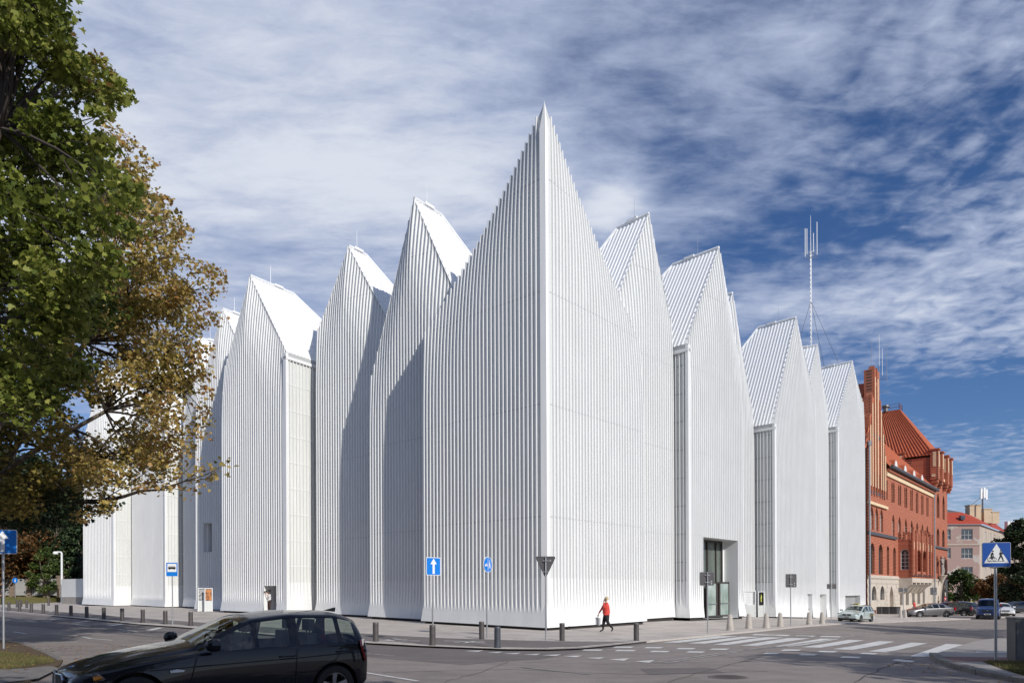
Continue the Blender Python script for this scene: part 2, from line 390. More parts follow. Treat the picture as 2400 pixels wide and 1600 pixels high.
def kerbstones(name, path, length=1.0, w=0.16, hh=0.14, m=M['kerb'], top=PH+.012, label=None, gap=.02, lift=0.0):
    """kerbstones one by one along a path (their inner side on its left)"""
    par = bpy.data.objects.new(name, None); link(par); par['kind'] = 'structure'
    mb = MB(); b = .018
    prof = [(-w/2, -hh), (w/2, -hh), (w/2, -b), (w/2-b, 0), (-w/2, 0)]
    L = length-gap
    vs = [(x, y, z) for x in (-L/2, L/2) for (y, z) in prof]; n = len(prof)
    mb.add(vs, [tuple(range(n))[::-1], tuple(range(n, 2*n))]+[(i, (i+1) % n, (i+1) % n+n, i+n) for i in range(n)])
    proto = None; P = [Vector(p[:2]) for p in path]; acc = 0; k = 0
    for a, c in zip(P, P[1:]):
        seg = (c-a).length; nst = max(1, round(seg/length)); d = (c-a)/nst; s = d.length/length
        for i in range(nst):
            q = a+d*(i+.5); dn = d.normalized(); nrm = Vector((dn.y, -dn.x)); q = q - nrm*(w/2-.008)
            e0 = q-d*.5; e1 = q+d*.5; z0, z1 = g(*e0), g(*e1)
            rot = (0, -math.atan2(z1-z0, d.length), math.atan2(d.y, d.x))
            jz = random.uniform(-.004, .006)+lift
            if proto is None: proto = mb.build('kerbstone', m, par); o = proto
            else: o = inst(proto, par)
            o.location = (q.x, q.y, (z0+z1)/2+top+jz); o.rotation_euler = (rot[0]+random.uniform(-.01, .01), rot[1], rot[2]+random.uniform(-.006, .006)); o.scale = (s, 1, 1)
            k += 1
    return par
vis = [p for p in kerb_line[1:]]
kerbstones('kerb', [(p.x, p.y) for p in vis], 1.0)

# ---- paint on the road
stripes = [zc_(1200, 1150, 3.36, q) for q in ([(1185, 1193), (1620, 1143), (1780, 1143), (1320, 1194)], [(1380, 1200), (1810, 1147), (1970, 1148), (1520, 1202)],
           [(1575, 1209), (1985, 1152), (2145, 1154), (1690, 1212)], [(1800, 1217), (2175, 1158), (2350, 1160), (1930, 1219)])]
stripes += [zc_(1800, 1150, 3.485, q) for q in ([(30, 1270), (430, 1206), (580, 1208), (180, 1272)], [(262, 1276), (662, 1215), (790, 1218), (425, 1280)],
           [(525, 1292), (905, 1226), (1035, 1230), (690, 1298)], [(815, 1310), (1175, 1238), (1305, 1243), (965, 1318)], [(1150, 1352), (1455, 1249), (1600, 1256), (1320, 1354)])]
zb = bpy.data.objects.new('zebra_crossing', None); link(zb); zb['kind'] = 'structure'
for q in stripes: sheet('crossing_stripe', [zone(q)], M['paint'], 0.009, kind=None, parent=zb)
marks = bpy.data.objects.new('road_markings', None); link(marks); marks['kind'] = 'structure'
def blob(name, quads, m='paint', h=0.009):
    for q in quads: sheet(name, [zone(q)], M[m], h, kind=None, parent=marks)
def dash(x0, y0, x1, y1, dy=6, dx=14, z=(1200, 1150, 3.36)):
    return zc_(*z, [(x0-dx, y0+dy), (x0+dx, y0-dy), (x1+dx, y1-dy), (x1-dx, y1+dy)])
Z3 = (1200, 1150, 3.36); Z4 = (1800, 1150, 3.485)
bd = [dash(x, y, x2, y2, 5, 14) for x, y, x2, y2 in ((805, 1229, 950, 1230), (1050, 1233, 1180, 1234), (1300, 1241, 1435, 1242), (1565, 1245, 1700, 1246), (560, 1252, 710, 1253), (820, 1256, 968, 1257), (1095, 1263, 1235, 1265), (1382, 1267, 1510, 1269))]
bd += [dash(x, y, x2, y2, 6, 16, Z4) for x, y, x2, y2 in ((115, 1300, 262, 1301), (412, 1312, 555, 1314), (752, 1328, 885, 1330), (258, 1336, 395, 1339), (595, 1357, 755, 1360), (-30, 1326, 85, 1328), (1030, 1379, 1190, 1394))]
bd += [dash(x, y, x2, y2, 4, 12, Z4) for x, y, x2, y2 in ((10, 1175, 170, 1181), (232, 1182, 380, 1186), (430, 1187, 590, 1191))]
bd += [dash(x, y, x2, y2, 4, 14, Z3) for x, y, x2, y2 in ((1900, 1130, 2080, 1136), (2250, 1139, 2352, 1142))]
blob('crossing_dash', bd)
tri = [[(90, 1288), (225, 1281), (190, 1292)], [(235, 1293), (390, 1286), (345, 1299)], [(-70, 1281), (70, 1274), (35, 1284)], [(400, 1300), (552, 1296), (505, 1310)], [(575, 1315), (732, 1309), (690, 1323)], [(765, 1327), (925, 1317), (880, 1337)], [(965, 1342), (1125, 1331), (1080, 1352)]]
blob('give_way_triangle', [zc_(*Z3, t) for t in tri])
blob('give_way_triangle', [zc_(600, 1150, 3.36, t) for t in ([(1645, 1260), (1795, 1254), (1750, 1266)], [(1820, 1271), (1945, 1266), (1905, 1276)])])
def line(pts, wpx=2.0, m='paint', nm='lane_line', z=Z3):
    P = zc_(*z, pts); W = [spot(*p).xy for p in P]
    for q in quads_of(W, wpx): sheet(nm, [q], M[m], 0.010, kind=None, parent=marks)
line([(1125, 1352), (1640, 1277), (1860, 1246), (2352, 1193)], .12, 'paint_worn')
line([(1200, 1357), (1700, 1280), (1800, 1268)], .12, 'paint_worn')
line([(1830, 1251), (2352, 1212)], .11, 'paint_worn')
line([(60, 1280), (560, 1205), (980, 1150), (1400, 1103)], .13, 'paint_worn', z=Z4)
line([(60, 1388), (620, 1445)], .09, 'paint_worn'); line([(2100, 1390), (2352, 1412)], .09, 'paint_worn', z=(600, 1150, 3.36))
line([(820, 1425), (1275, 1498)], .11, 'paint', z=(600, 1150, 3.36)); line([(805, 1275), (1085, 1298)], .11, 'paint_worn', z=(600, 1150, 3.36))
Z0 = (120, 1400, 5.88)
for q in ([(320, 345), (520, 322)], [(790, 390), (975, 362)], [(1345, 450), (1515, 412)], [(-40, 305), (150, 288)]): line(q, .28, 'paint', z=Z0)
for q in ([(60, 305), (320, 318)], [(420, 348), (800, 357)], [(870, 393), (1680, 410)], [(1400, 450), (1700, 458)]): line(q, .12, 'paint_worn', z=Z0)
for q in ([(340, 372), (535, 393)], [(930, 435), (1200, 468)], [(425, 540), (560, 565), (840, 588)], [(-350, 318), (-200, 335)], [(-520, 470), (-340, 500)]): line(q, .12, 'paint', z=Z0)
line([(900, 452), (1470, 540)], .08, 'paint_worn', z=Z0)
Z1 = (0, 1150, 3.36)
for q in ([(95, 1000), (170, 1008)], [(0, 1022), (150, 1020)], [(330, 1025), (410, 1031)]): line(q, .12, 'paint', z=Z1)
line([(170, 992), (330, 995)], .1, 'paint_worn', z=Z1)
# cycle pictograms on the bike lane
Z2 = (600, 1150, 3.36)
def bline(pts, w=.12, z=Z2):
    W = [spot(*p, PH).xy for p in zc_(*z, pts)]
    for q in quads_of(W, w): sheet('lane_symbol', [q], M['paint'], PH+.009, kind=None, parent=marks)
for pts in ([(1030, 1170), (1090, 1182), (1180, 1180), (1290, 1180)], [(1080, 1162), (1130, 1170), (1190, 1172)], [(960, 1172), (1060, 1178)], [(1480, 1180), (1600, 1182), (1700, 1190), (1810, 1198)], [(1560, 1190), (1640, 1196), (1720, 1183), (1800, 1184)]): bline(pts, .16)
for pts in ([(-30, 195), (20, 183), (110, 188)], [(100, 196), (240, 203)]): bline(pts, .14, Z0)

# manhole covers
def manhole(px, py, r, lab):
    c = spot(px, py); o = thing('manhole_cover', lab, 'manhole cover', (c.x, c.y, g(c.x, c.y)+.004))
    mb = MB(); mb.lathe([(r, 0), (r, .006), (r-.05, .009), (r-.06, .004)], 28); mb.build('rim', M['asphalt_new'], o)
    mb = MB(); mb.lathe([(r-.07, 0), (r-.07, .007)], 28)
    for i in range(-3, 4): mb.box((i*.07, 0, .009), (.03, 2*math.sqrt(max(.01, (r-.1)**2-(i*.07)**2)), .006))
    mb.build('lid', mat('cast_iron', (.12, .10, .09), .7, .4, nscale=20), o)
manhole(1200+1705/3.36, 1150+1466/3.36, .42, 'round iron manhole cover set in the sunlit asphalt below the zebra crossing')

# near left verge: soil and thin grass with a worn edge
v1 = [(-260, 1478), (0, 1500.6), (53, 1508.6), (119, 1534), (148, 1549), (140, 1562), (100, 1580), (40, 1620), (-400, 1660)]
vz = zone(v1); sheet('verge', [vz], M['dirt'], .05, thick=.1)
sheet('verge_turf', [zone([(-260, 1515), (0, 1526), (60, 1530), (118, 1541), (132, 1551), (60, 1563), (-60, 1575), (-400, 1600)], .05)], M['grassbase'], .056)
kerbstones('verge_kerb', [(p[0], p[1]) for p in zone([(148, 1549), (119, 1534), (53, 1508.6), (0, 1500.6), (-120, 1489)])], .8, .14, .12, M['kerb_old'], .055)
sheet('verge_path', [zone([(-300, 1580), (60, 1566), (120, 1560), (138, 1566), (90, 1590), (-300, 1640)], .05)], M['kerb_old'], .060)
# near right corner: pavement, bike path, turf, old kerb
w1 = [(2272, 1511), (2300, 1503.5), (2400, 1490), (2700, 1470), (3400, 1640), (2600, 1640), (2400, 1598), (2374, 1592.5), (2311, 1580), (2259, 1566), (2216, 1552), (2204, 1541), (2196, 1537)]
sheet('corner_pavement', [zone(w1)], mat('grey_path', (.34, .31, .285), .9, nscale=1.2, col2=(.27, .245, .225), bump=.3, bscale=30), .10, thick=.16)
sheet('corner_bike_path', [zone([(2196, 1537), (2290, 1539), (2700, 1545), (2800, 1562), (2400, 1551), (2230, 1549)], .1)], M['redpath'], .104)
sheet('corner_turf', [zone([(2300, 1549), (2400, 1551), (2800, 1562), (3300, 1630), (2600, 1625), (2400, 1583), (2372, 1575)], .1)], M['grassbase'], .108)
sheet('corner_line', [zone(zc_(*Z4, [(1695, 1318), (1705, 1312), (2010, 1321), (2005, 1328)]), .1)], M['paint'], .110)
kerbstones('old_kerb', [(p[0], p[1]) for p in zone([(2196, 1537), (2204, 1542), (2216, 1552), (2259, 1566), (2311, 1580), (2374, 1592.5), (2400, 1598), (2520, 1622)])][::-1], .9, .22, .2, M['kerb_old'], .115)

# grass in the two near turfs and the far lawn
def grass(name, poly_px, h, n, hgt, label, ref_h=0.0, m='grassblade'):
    P = zone(poly_px, ref_h); xs = [p[0] for p in P]; ys = [p[1] for p in P]
    def inside(x, y):
        c = False; j = len(P)-1
        for i in range(len(P)):
            if (P[i][1] > y) != (P[j][1] > y) and x < (P[j][0]-P[i][0])*(y-P[i][1])/(P[j][1]-P[i][1])+P[i][0]: c = not c
            j = i
        return c
    mb = MB(); k = 0; tries = 0
    rr = random.Random(5)
    while k < n and tries < n*30:
        tries += 1
        x = rr.uniform(min(xs), max(xs)); y = rr.uniform(min(ys), max(ys))
        if not inside(x, y): continue
        if math.sin(x*2.1+1.3*math.sin(y*1.7))+math.sin(y*2.7+x) < -.5 and rr.random() < .8: continue
        z = g(x, y)+h; a = rr.uniform(0, 6.28); w = .004+.006*rr.random(); hh = hgt*rr.uniform(.4, 1.2); bx, by = rr.uniform(-.5, .5)*hh, rr.uniform(-.5, .5)*hh
        ca, sa = math.cos(a)*w, math.sin(a)*w
        mb.add([(x-ca, y-sa, z), (x+ca, y+sa, z), (x+bx*.4+ca*.7, y+by*.4+sa*.7, z+hh*.6), (x+bx, y+by, z+hh)], [(0, 1, 2), (0, 2, 3)]); k += 1
    o = mb.build(name, M[m], kind='stuff', fix=False); o['label'] = label; o['category'] = 'grass'
    return o
grass('grass', [(-160, 1519), (0, 1527), (60, 1531), (118, 1542), (130, 1551), (60, 1562), (-100, 1575)], .056, 5500, .06, 'thin green grass on the shaded verge in the near left corner', .05)
grass('grass', [(2305, 1550), (2400, 1552), (2520, 1560), (2500, 1600), (2400, 1582), (2372, 1575)], .108, 9000, .07, 'short shaded grass behind the old kerb in the near right corner', .1)
# fallen leaves
def litter(poly_px, h, n, ref_h, label):
    P = zone(poly_px, ref_h); xs = [p[0] for p in P]; ys = [p[1] for p in P]; mb = MB(); rr = random.Random(9)
    ms = [mat('fallen_leaf_brown', (.20, .10, .035), .8), mat('fallen_leaf_ochre', (.34, .20, .06), .8)]
    for i in range(n):
        x = rr.uniform(min(xs), max(xs)); y = rr.uniform(min(ys), max(ys)); a = rr.uniform(0, 6.28); s = rr.uniform(.03, .07); z = g(x, y)+h+.012
        mb.mat(ms[i % 2]); vs = [(x+math.cos(a+t)*s*q, y+math.sin(a+t)*s*q, z+rr.uniform(0, .02)) for t, q in ((0, 1.1), (1.2, .5), (1.9, .9), (3.1, .4), (4.3, .9), (5.1, .5))]
        mb.add(vs, [tuple(range(6))])
    o = mb.build('fallen_leaves', kind='stuff', fix=False); o['label'] = label; o['category'] = 'leaves'
litter([(-60, 1508), (120, 1540), (140, 1556), (-60, 1590)], .056, 520, .05, 'brown fallen leaves scattered on the near left verge')
litter([(2240, 1556), (2400, 1556), (2420, 1590), (2300, 1600)], .0, 220, .0, 'ochre fallen leaves along the old kerb in the near right corner')

# tar seams, cracks and a darker repair in the carriageway
M['seam'] = mat('tar_seam', (.055, .05, .048), .8, nscale=9)
ck = random.Random(44)
def crack(pts, w):
    W = [Vector(spot(*p).xy) for p in pts]; P = []
    for a, c in zip(W, W[1:]):
        n = max(2, int((c-a).length/.35))
        for i in range(n): q = a.lerp(c, i/n); P.append((q.x+ck.gauss(0, .03), q.y+ck.gauss(0, .03)))
    P.append(tuple(W[-1])); sheet('tar_seam', quads_of(P, w), M['seam'], .0065, kind=None, parent=marks)
for pts, w in (([(900, 1575), (1200, 1568), (1500, 1580), (1800, 1572)], .03), ([(1180, 1549), (1400, 1556), (1660, 1552), (1980, 1545)], .022), ([(1560, 1598), (1700, 1560), (1790, 1536)], .025), ([(300, 1500), (420, 1512), (560, 1516)], .03), ([(60, 1492), (200, 1500), (330, 1520)], .02), ([(2000, 1598), (2090, 1556), (2140, 1541)], .03), ([(1900, 1490), (2050, 1484), (2240, 1480)], .03), ([(1040, 1598), (1130, 1574), (1190, 1550)], .02)): crack(pts, w)
sheet('road_patch', [zone([(1500, 1566), (1660, 1563), (1700, 1576), (1520, 1580)])], M['asphalt_new'], .0042); sheet('road_patch', [zone([(2060, 1477), (2190, 1474), (2230, 1482), (2080, 1486)])], M['asphalt_new'], .0042)
# a row of drain slots in the gutter by the kerb
# ================================================================== THE CONCERT HALL
ZS = 2.62; PITCH = 0.27; RD = 0.10; SEAM = [5.70+5.61*k for k in range(4)]; TRANS = [ZS+1.22+1.87*k for k in range(10)]
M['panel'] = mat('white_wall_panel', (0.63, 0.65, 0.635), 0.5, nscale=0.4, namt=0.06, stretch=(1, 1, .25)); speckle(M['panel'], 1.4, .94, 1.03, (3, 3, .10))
hall = thing('concert_hall', 'white ribbed concert hall with a row of steep pointed gables at the street corner', 'concert hall', (1.7, 33.9, 0))
HB = Vector((1.7, 33.9, 0))
hall_parts = []
def hp(mb, name, m=None, parent=None, **k):
    """build in world coordinates, hang under the hall"""
    o = mb.build(name, m, parent if parent is not None else hall, **k)
    if parent is None: o.location = -HB
    return o
class Gable:
    def __init__(G, name, P0, P1, tops, ridge, base, left, side0=None, openings=(), single=True, k0=.1, k1=.36, kl=.1, kr=.12, back=6.0, post0=False, post1=True, e0=0, e1=1, vis=None):
        G.name = name; G.P0 = Vector(P0); G.d = (Vector(P1)-G.P0).normalized()
        n = Vector((-G.d.y, G.d.x)); G.inw = n if n.y > 0 else -n
        G.tops = tops; G.s0 = tops[0][0]; G.s1 = tops[-1][0]; G.L = (Vector(P1)-G.P0).length
        G.base = base; G.k0 = k0; G.k1 = k1; G.kl = kl; G.kr = kr; G.ops = list(openings); G.e0 = e0; G.e1 = e1; G.ridge = ridge; G.back = back
        G.single = single; G.post0 = post0; G.post1 = post1; G.side0 = side0; G.left = left; G.vis = vis
    def top(G, s): return _pl(G.tops, s) if s >= G.s0 else G.tops[0][1]
    def zb(G, s): return G.base[0]+(G.base[1]-G.base[0])*s/G.L
    def flare(G, z, s):
        b = G.zb(s)
        return 0 if z >= ZS else .175*min(1, (ZS-z)/(ZS-b))**1.7
    def lean(G, s, z):
        t = G.top(s); zf = t-5.5
        if z <= zf: return 0
        sa = G.tops[1][0] if len(G.tops) == 3 else G.s1*.5
        kap = G.k0+G.k1; ke = (G.kl if s < sa else G.kr); se = G.s0 if s < sa else G.s1
        t_ = min(1, abs((s-sa)/(se-sa)))**2; k = kap*(1-t_)+ke*t_
        return k*((z-zf)/5.5)**2
    def pos(G, s, z, out=0.0, fl=True):
        o = G.flare(z, s) if fl else 0
        ss = s
        if fl:
            if G.e0 and s <= G.s0+1e-4: ss = s-o*G.e0
            if G.e1 and s >= G.s1-1e-4: ss = s+o*G.e1
        p = G.P0+G.d*ss+(-G.inw)*(o+out-G.lean(s, z))
        return Vector((p.x, p.y, z))
    def build(G):
        root = bpy.data.objects.new('gable_facade', None); link(root, hall)
        if G.name: root['label'] = G.name
        root.location = -HB
        n = max(2, round((G.s1-G.s0)/PITCH)); st = [G.s0+(G.s1-G.s0)*i/n for i in range(n+1)]
        cols = set(round(x, 4) for x in st)
        for o in G.ops:
            for e in (o['s0'], o['s1']):
                near = min(cols, key=lambda c: abs(c-e))
                if abs(near-e) < .1 and G.s0 < near < G.s1: cols.discard(near)
                cols.add(round(e, 4))
        for a, b_ in zip(G.tops, G.tops[1:]): cols.add(round(b_[0], 4))
        cols = sorted(cols)
        fixed = [ZS-(ZS-.4)*q for q in (1, .8, .62, .45, .3, .15)]
        fixed = set(round(z, 3) for z in fixed if z > G.zb(0)+.2) | {ZS}
        for o in G.ops:
            fixed.add(round(o['z1'], 3))
            if o.get('z0') is not None: fixed.add(round(o['z0'], 3))
        fixed = sorted(fixed)
        def levels(s):
            t = G.top(s); zf = max(fixed[-1]+.05, t-5.5); L = [G.zb(s)]+fixed
            return L+[zf+(t-zf)*q for q in (0, .2, .4, .6, .8, 1)]
        def inop(sm, z0, z1):
            for o in G.ops:
                if o['s0']-.001 < sm < o['s1']+.001 and z1 <= o['z1']+.002 and (o.get('z0') is None or z0 >= o['z0']-.002): return True
            return False
        up = MB(); lo = MB()
        for a, b_ in zip(cols, cols[1:]):
            la, lb = levels(a), levels(b_)
            for k in range(len(la)-1):
                if inop((a+b_)/2, la[k] if k else -9, la[k+1]) or (k == 0 and inop((a+b_)/2, la[0]+.0, la[1])): continue
                q = [G.pos(a, la[k]), G.pos(b_, lb[k]), G.pos(b_, lb[k+1]), G.pos(a, la[k+1])]
                (lo if la[k+1] <= ZS+.001 else up).add(q, [(0, 1, 2, 3)])
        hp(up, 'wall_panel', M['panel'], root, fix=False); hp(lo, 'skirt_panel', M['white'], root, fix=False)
        # ribs
        ribs = [(s, .036) for s in st[1:-1]]
        if G.post0: ribs = [r for r in ribs if r[0] > G.s0+.30]
        if G.post1: ribs = [r for r in ribs if r[0] < G.s1-.1]; ribs.append((G.s1-.03, .045))
        allr = MB()
        for s, w in ribs:
            t = G.top(s)+.13; spans = [(G.zb(s), t)]
            for o in G.ops:
                if o['s0']-w < s < o['s1']+w:
                    if o.get('z0') is None: spans = [(o['z1'], t)]
                    else: spans = [(G.zb(s), o['z0']), (o['z1'], t)]
            for z0, z1 in spans:
                zf = max(z0+.1, G.top(s)-5.5)
                L = [z0] + ([zf] if z1 > zf else []) + ([zf+(z1-zf)*q for q in (.25, .5, .75, .9, 1)] if z1 > zf else [z1])
                mb = MB() if G.single else allr
                vs = []
                for z in L:
                    zz = min(z, G.top(s)); sh = Vector((0, 0, z-zz))
                    for (a, out) in ((s-w*1.15, -.02), (s-w*.85, RD), (s+w*.85, RD), (s+w*1.15, -.02)): vs.append(G.pos(a, zz, out, False)+sh) if abs(a-s) > 9 else vs.append((lambda p: p)(Vector((*(G.P0+G.d*a-G.inw*(out-G.lean(s, zz))), z))))
                m = len(L); fs = []
                for i in range(m-1):
                    for k in range(4): fs.append((i*4+k, i*4+(k+1) % 4, i*4+4+(k+1) % 4, i*4+4+k))
                fs += [(3, 2, 1, 0), tuple((m-1)*4+k for k in range(4))]
                mb.add(vs, fs)
                if G.single: hp(mb, 'facade_rib', M['rib'], root)
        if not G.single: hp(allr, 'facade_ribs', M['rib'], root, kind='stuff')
        # horizontal panel joints
        jm = MB()
        for a, b_ in zip(cols, cols[1:]):
            for zj in SEAM:
                if zj < min(G.top(a), G.top(b_))-.2 and not inop((a+b_)/2, zj, zj):
                    q = [G.pos(a, zj-.022, .006), G.pos(b_, zj-.022, .006), G.pos(b_, zj+.022, .006), G.pos(a, zj+.022, .006)]
                    jm.add(q, [(0, 1, 2, 3)])
        hp(jm, 'panel_joints', M['joint'], root, fix=False, kind='stuff')
        # dark recessed plinth
        pm = MB(); i0, i1 = G.s0+.1, G.s1-.1
        q = []
        for s in (i0, i1):
            p = G.P0+G.d*s-G.inw*(-.15); q.append((p, G.zb(s)))
        gap = [(o['s0'], o['s1']) for o in G.ops if o.get('z0') is None]
        segs = []; a = i0
        for x0, x1 in sorted(gap): segs.append((a, x0)); a = x1
        segs.append((a, i1))
        for a, b_ in segs:
            pm = MB()
            if b_-a < .05: continue
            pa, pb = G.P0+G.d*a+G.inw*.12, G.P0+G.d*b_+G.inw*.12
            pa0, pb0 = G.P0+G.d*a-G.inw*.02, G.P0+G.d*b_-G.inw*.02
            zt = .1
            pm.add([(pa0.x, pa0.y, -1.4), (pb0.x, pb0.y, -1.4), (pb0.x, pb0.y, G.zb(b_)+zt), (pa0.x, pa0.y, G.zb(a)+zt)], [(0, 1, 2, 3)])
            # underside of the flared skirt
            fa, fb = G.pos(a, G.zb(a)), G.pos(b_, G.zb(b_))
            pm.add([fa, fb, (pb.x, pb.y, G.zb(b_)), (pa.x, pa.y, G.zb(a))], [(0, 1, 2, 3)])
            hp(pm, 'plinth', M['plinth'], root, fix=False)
        G.root = root
        for o in G.ops: G.opening(o)
        if G.ridge is not None: G.roof()
        return G
    def opening(G, o):
        mb = MB(); D = o['depth']; z0 = o.get('z0'); nn = -G.inw
        def p(s, dpt, z): q = G.P0+G.d*s+G.inw*dpt; return (q.x, q.y, z)
        za = z0 if z0 is not None else G.zb(o['s0'])-.1; zb_ = z0 if z0 is not None else G.zb(o['s1'])-.1; f = -RD
        a, b_ = o['s0'], o['s1']
        mb.mat(M['white'])
        mb.add([p(a, f, za), p(a, D, za), p(a, D, o['z1']), p(a, f, o['z1'])], [(0, 1, 2, 3)])
        mb.add([p(b_, f, zb_), p(b_, D, zb_), p(b_, D, o['z1']), p(b_, f, o['z1'])], [(0, 1, 2, 3)])
        mb.add([p(a, f, o['z1']), p(b_, f, o['z1']), p(b_, D, o['z1']), p(a, D, o['z1'])], [(0, 1, 2, 3)])
        mb.add([p(a, f, za), p(b_, f, zb_), p(b_, D, zb_), p(a, D, za)], [(0, 1, 2, 3)])
        if o.get('back'):
            mb.mat(o['back']); mb.add([p(a, D, za), p(b_, D, zb_), p(b_, D, o['z1']), p(a, D, o['z1'])], [(0, 1, 2, 3)])
        hp(mb, o.get('name', 'door_recess'), None, G.root, fix=False)
    def roof(G):
        (sl, zl), (sa, za), (sr, zr) = G.tops; r = G.ridge; B = r+G.back
        def pt(s, z, q):
            p = G.P0+G.d*s+G.inw*q; return Vector((p.x, p.y, z))
        def front(s): return G.lean(s, G.top(s))
        A0, A1 = pt(sa, za, front(sa)-.05), pt(sa, za, r)
        L0, L1 = pt(sl, zl, front(sl)-.05), pt(sl, zl, B); R0, R1 = pt(sr, zr, front(sr)-.05), pt(sr, zr, B)
        mb = MB(); mb.add([A0, A1, L1, L0], [(0, 1, 2, 3)]); mb.add([A0, A1, R1, R0], [(0, 1, 2, 3)]); mb.add([A1, L1, R1], [(0, 1, 2)])
        hp(mb, 'roof_panel', M['roofwhite'], G.root, fix=False)
        sm = MB()
        for E0, E1, es, ez in ((L0, L1, sl, zl), (R0, R1, sr, zr)):
            nrm = (A0-E0).cross(E1-E0).normalized(); nrm = nrm if nrm.z > 0 else -nrm
            q = .45
            while q < B-.15:
                e = pt(es, ez, q); tp = pt(sa, za, q) if q <= r else A1.lerp(R1 if es == sr else L1, (q-r)/G.back)
                iv = Vector((G.inw.x, G.inw.y, 0))*.06; up = nrm*.034
                sm.add([e-iv, e+iv, tp+iv, tp-iv, e-iv*.7+up, e+iv*.7+up, tp+iv*.7+up, tp-iv*.7+up], [(4, 5, 6, 7), (0, 1, 5, 4), (1, 2, 6, 5), (2, 3, 7, 6), (3, 0, 4, 7)])
                q += .30
        hp(sm, 'roof_seams', M['roofwhite'], G.root, kind='stuff')
        cp = MB()
        cp.tube([A0+Vector((0, 0, .06)), A1+Vector((0, 0, .06))], .11, 6); cp.tube([A1+Vector((0, 0, .05)), R1], .09, 6); cp.tube([A1+Vector((0, 0, .05)), L1], .09, 6)
        cp.box(A0.lerp(A1, .62 if r > 3 else .5)+Vector((0, 0, .12)), (.34, .8, .16), math.atan2(G.inw.y, G.inw.x)-math.pi/2)
        hp(cp, 'ridge_cap', M['roofwhite'], G.root)
        rod = MB(); c = A0.lerp(A1, .45); rod.tube([c, c+Vector((0, 0, 1.5))], [.016, .008], 6); hp(rod, 'lightning_rod', M['steel'], G.root)
        # stepped trims down both gable edges
        # side walls
        for es, ez, q1 in ((sl, zl, B), (sr, zr, B)):
            if G.side0 and es == sl: continue
            w = MB(); w.add([pt(es, -1.0, 0), pt(es, -1.0, q1), pt(es, ez, q1), pt(es, ez, front(es)), pt(es, ez-2, 0)], [(0, 1, 2, 3, 4)])
            hp(w, 'side_wall', M['white'], G.root, fix=False)
        w = MB(); w.add([pt(sl, -1, B), pt(sr, -1, B), R1, L1], [(0, 1, 2, 3)]); hp(w, 'rear_wall', M['white'], G.root, fix=False)
        if G.side0: G.glass_side()
    def glass_side(G):
        """the return wall at s0: greenish glass between white mullions, white flared skirt below, gutter above"""
        W_ = G.side0['w']; zt = G.tops[0][1]-.55; zb0 = G.zb(0); nd = -G.d; s0 = G.s0
        zb1 = zb0+G.side0.get('dz', 0)
        def p(q, z, out=0.0):
            v = G.P0+G.d*s0+G.inw*q+nd*out; return Vector((v.x, v.y, z))
        gl = MB(); zz = [ZS]+[t for t in TRANS if t < zt-.2]+[zt]
        q0 = .0
        for a, b_ in zip(zz, zz[1:]): gl.add([p(q0, a), p(W_, a), p(W_, b_), p(q0, b_)], [(0, 1, 2, 3)])
        hp(gl, 'glass_wall', M['frost'], G.root, fix=False)
        sk = MB(); N = 6; lv = [zb0+(ZS-zb0)*i/N for i in range(N+1)]
        def o(z): return .175*((ZS-z)/(ZS-zb0))**1.6
        qs = [0, .3]+[.3+(W_-.3)*i/4 for i in range(1, 5)]
        for i in range(N):
            for a, b_ in zip(qs, qs[1:]):
                qa = -o(lv[i]) if a == 0 else a; qa2 = -o(lv[i+1]) if a == 0 else a
                za, zb_ = lv[i]+(zb1-zb0)*a/W_*(1-i/N), lv[i]+(zb1-zb0)*b_/W_*(1-i/N)
                sk.add([p(qa, za, o(lv[i])+.02), p(b_, zb_, o(lv[i])+.02), p(b_, lv[i+1], o(lv[i+1])+.02), p(qa2, lv[i+1], o(lv[i+1])+.02)], [(0, 1, 2, 3)])
        sk.add([p(0, ZS), p(W_, ZS), p(W_, ZS, .02), p(0, ZS, .02)], [(0, 1, 2, 3)])
        sk.add([p(0, zb0, o(zb0)), p(W_, zb1, o(zb0)), p(W_, zb1, -.1), p(0, zb0, -.1)], [(0, 1, 2, 3)])
        hp(sk, 'skirt_panel', M['white'], G.root, fix=False)
        k = 0; q = .28; mu = MB()
        first = None
        while q < W_-.02:
            mb = MB(); c0, c1 = p(q, 0, 0), p(q, 0, .11)
            zlo, zhi = zb0+.1, zt
            mb.prism([(q-.03, -.03), (q+.03, -.03), (q+.022, .12), (q-.022, .12)], (G.P0.x+G.d.x*s0, G.P0.y+G.d.y*s0, zlo), (G.inw.x, G.inw.y, 0), (nd.x, nd.y, 0), (0, 0, zhi-zlo))
            hp(mb, 'mullion', M['rib'], G.root); q += .29
        # corner post (wide bright band)
        mb = MB(); mb.prism([(-RD, -.2), (.12, -.2), (.12, .13), (-RD, .13)], (G.P0.x+G.d.x*s0, G.P0.y+G.d.y*s0, zb0+.25), (G.inw.x, G.inw.y, 0), (nd.x, nd.y, 0), (0, 0, G.tops[0][1]-.1-zb0-.25)); hp(mb, 'corner_post', M['rib'], G.root)
        for t in [ZS]+[t for t in TRANS if t < zt-.2]:
            tr = MB()
            tr.prism([(0.05, -.02), (W_, -.02), (W_, .035), (.05, .035)], (G.P0.x+G.d.x*s0, G.P0.y+G.d.y*s0, t-.03), (G.inw.x, G.inw.y, 0), (nd.x, nd.y, 0), (0, 0, .06))
            hp(tr, 'transom', M['joint'] if G.side0.get('dark', 1) else M['rib'], G.root)
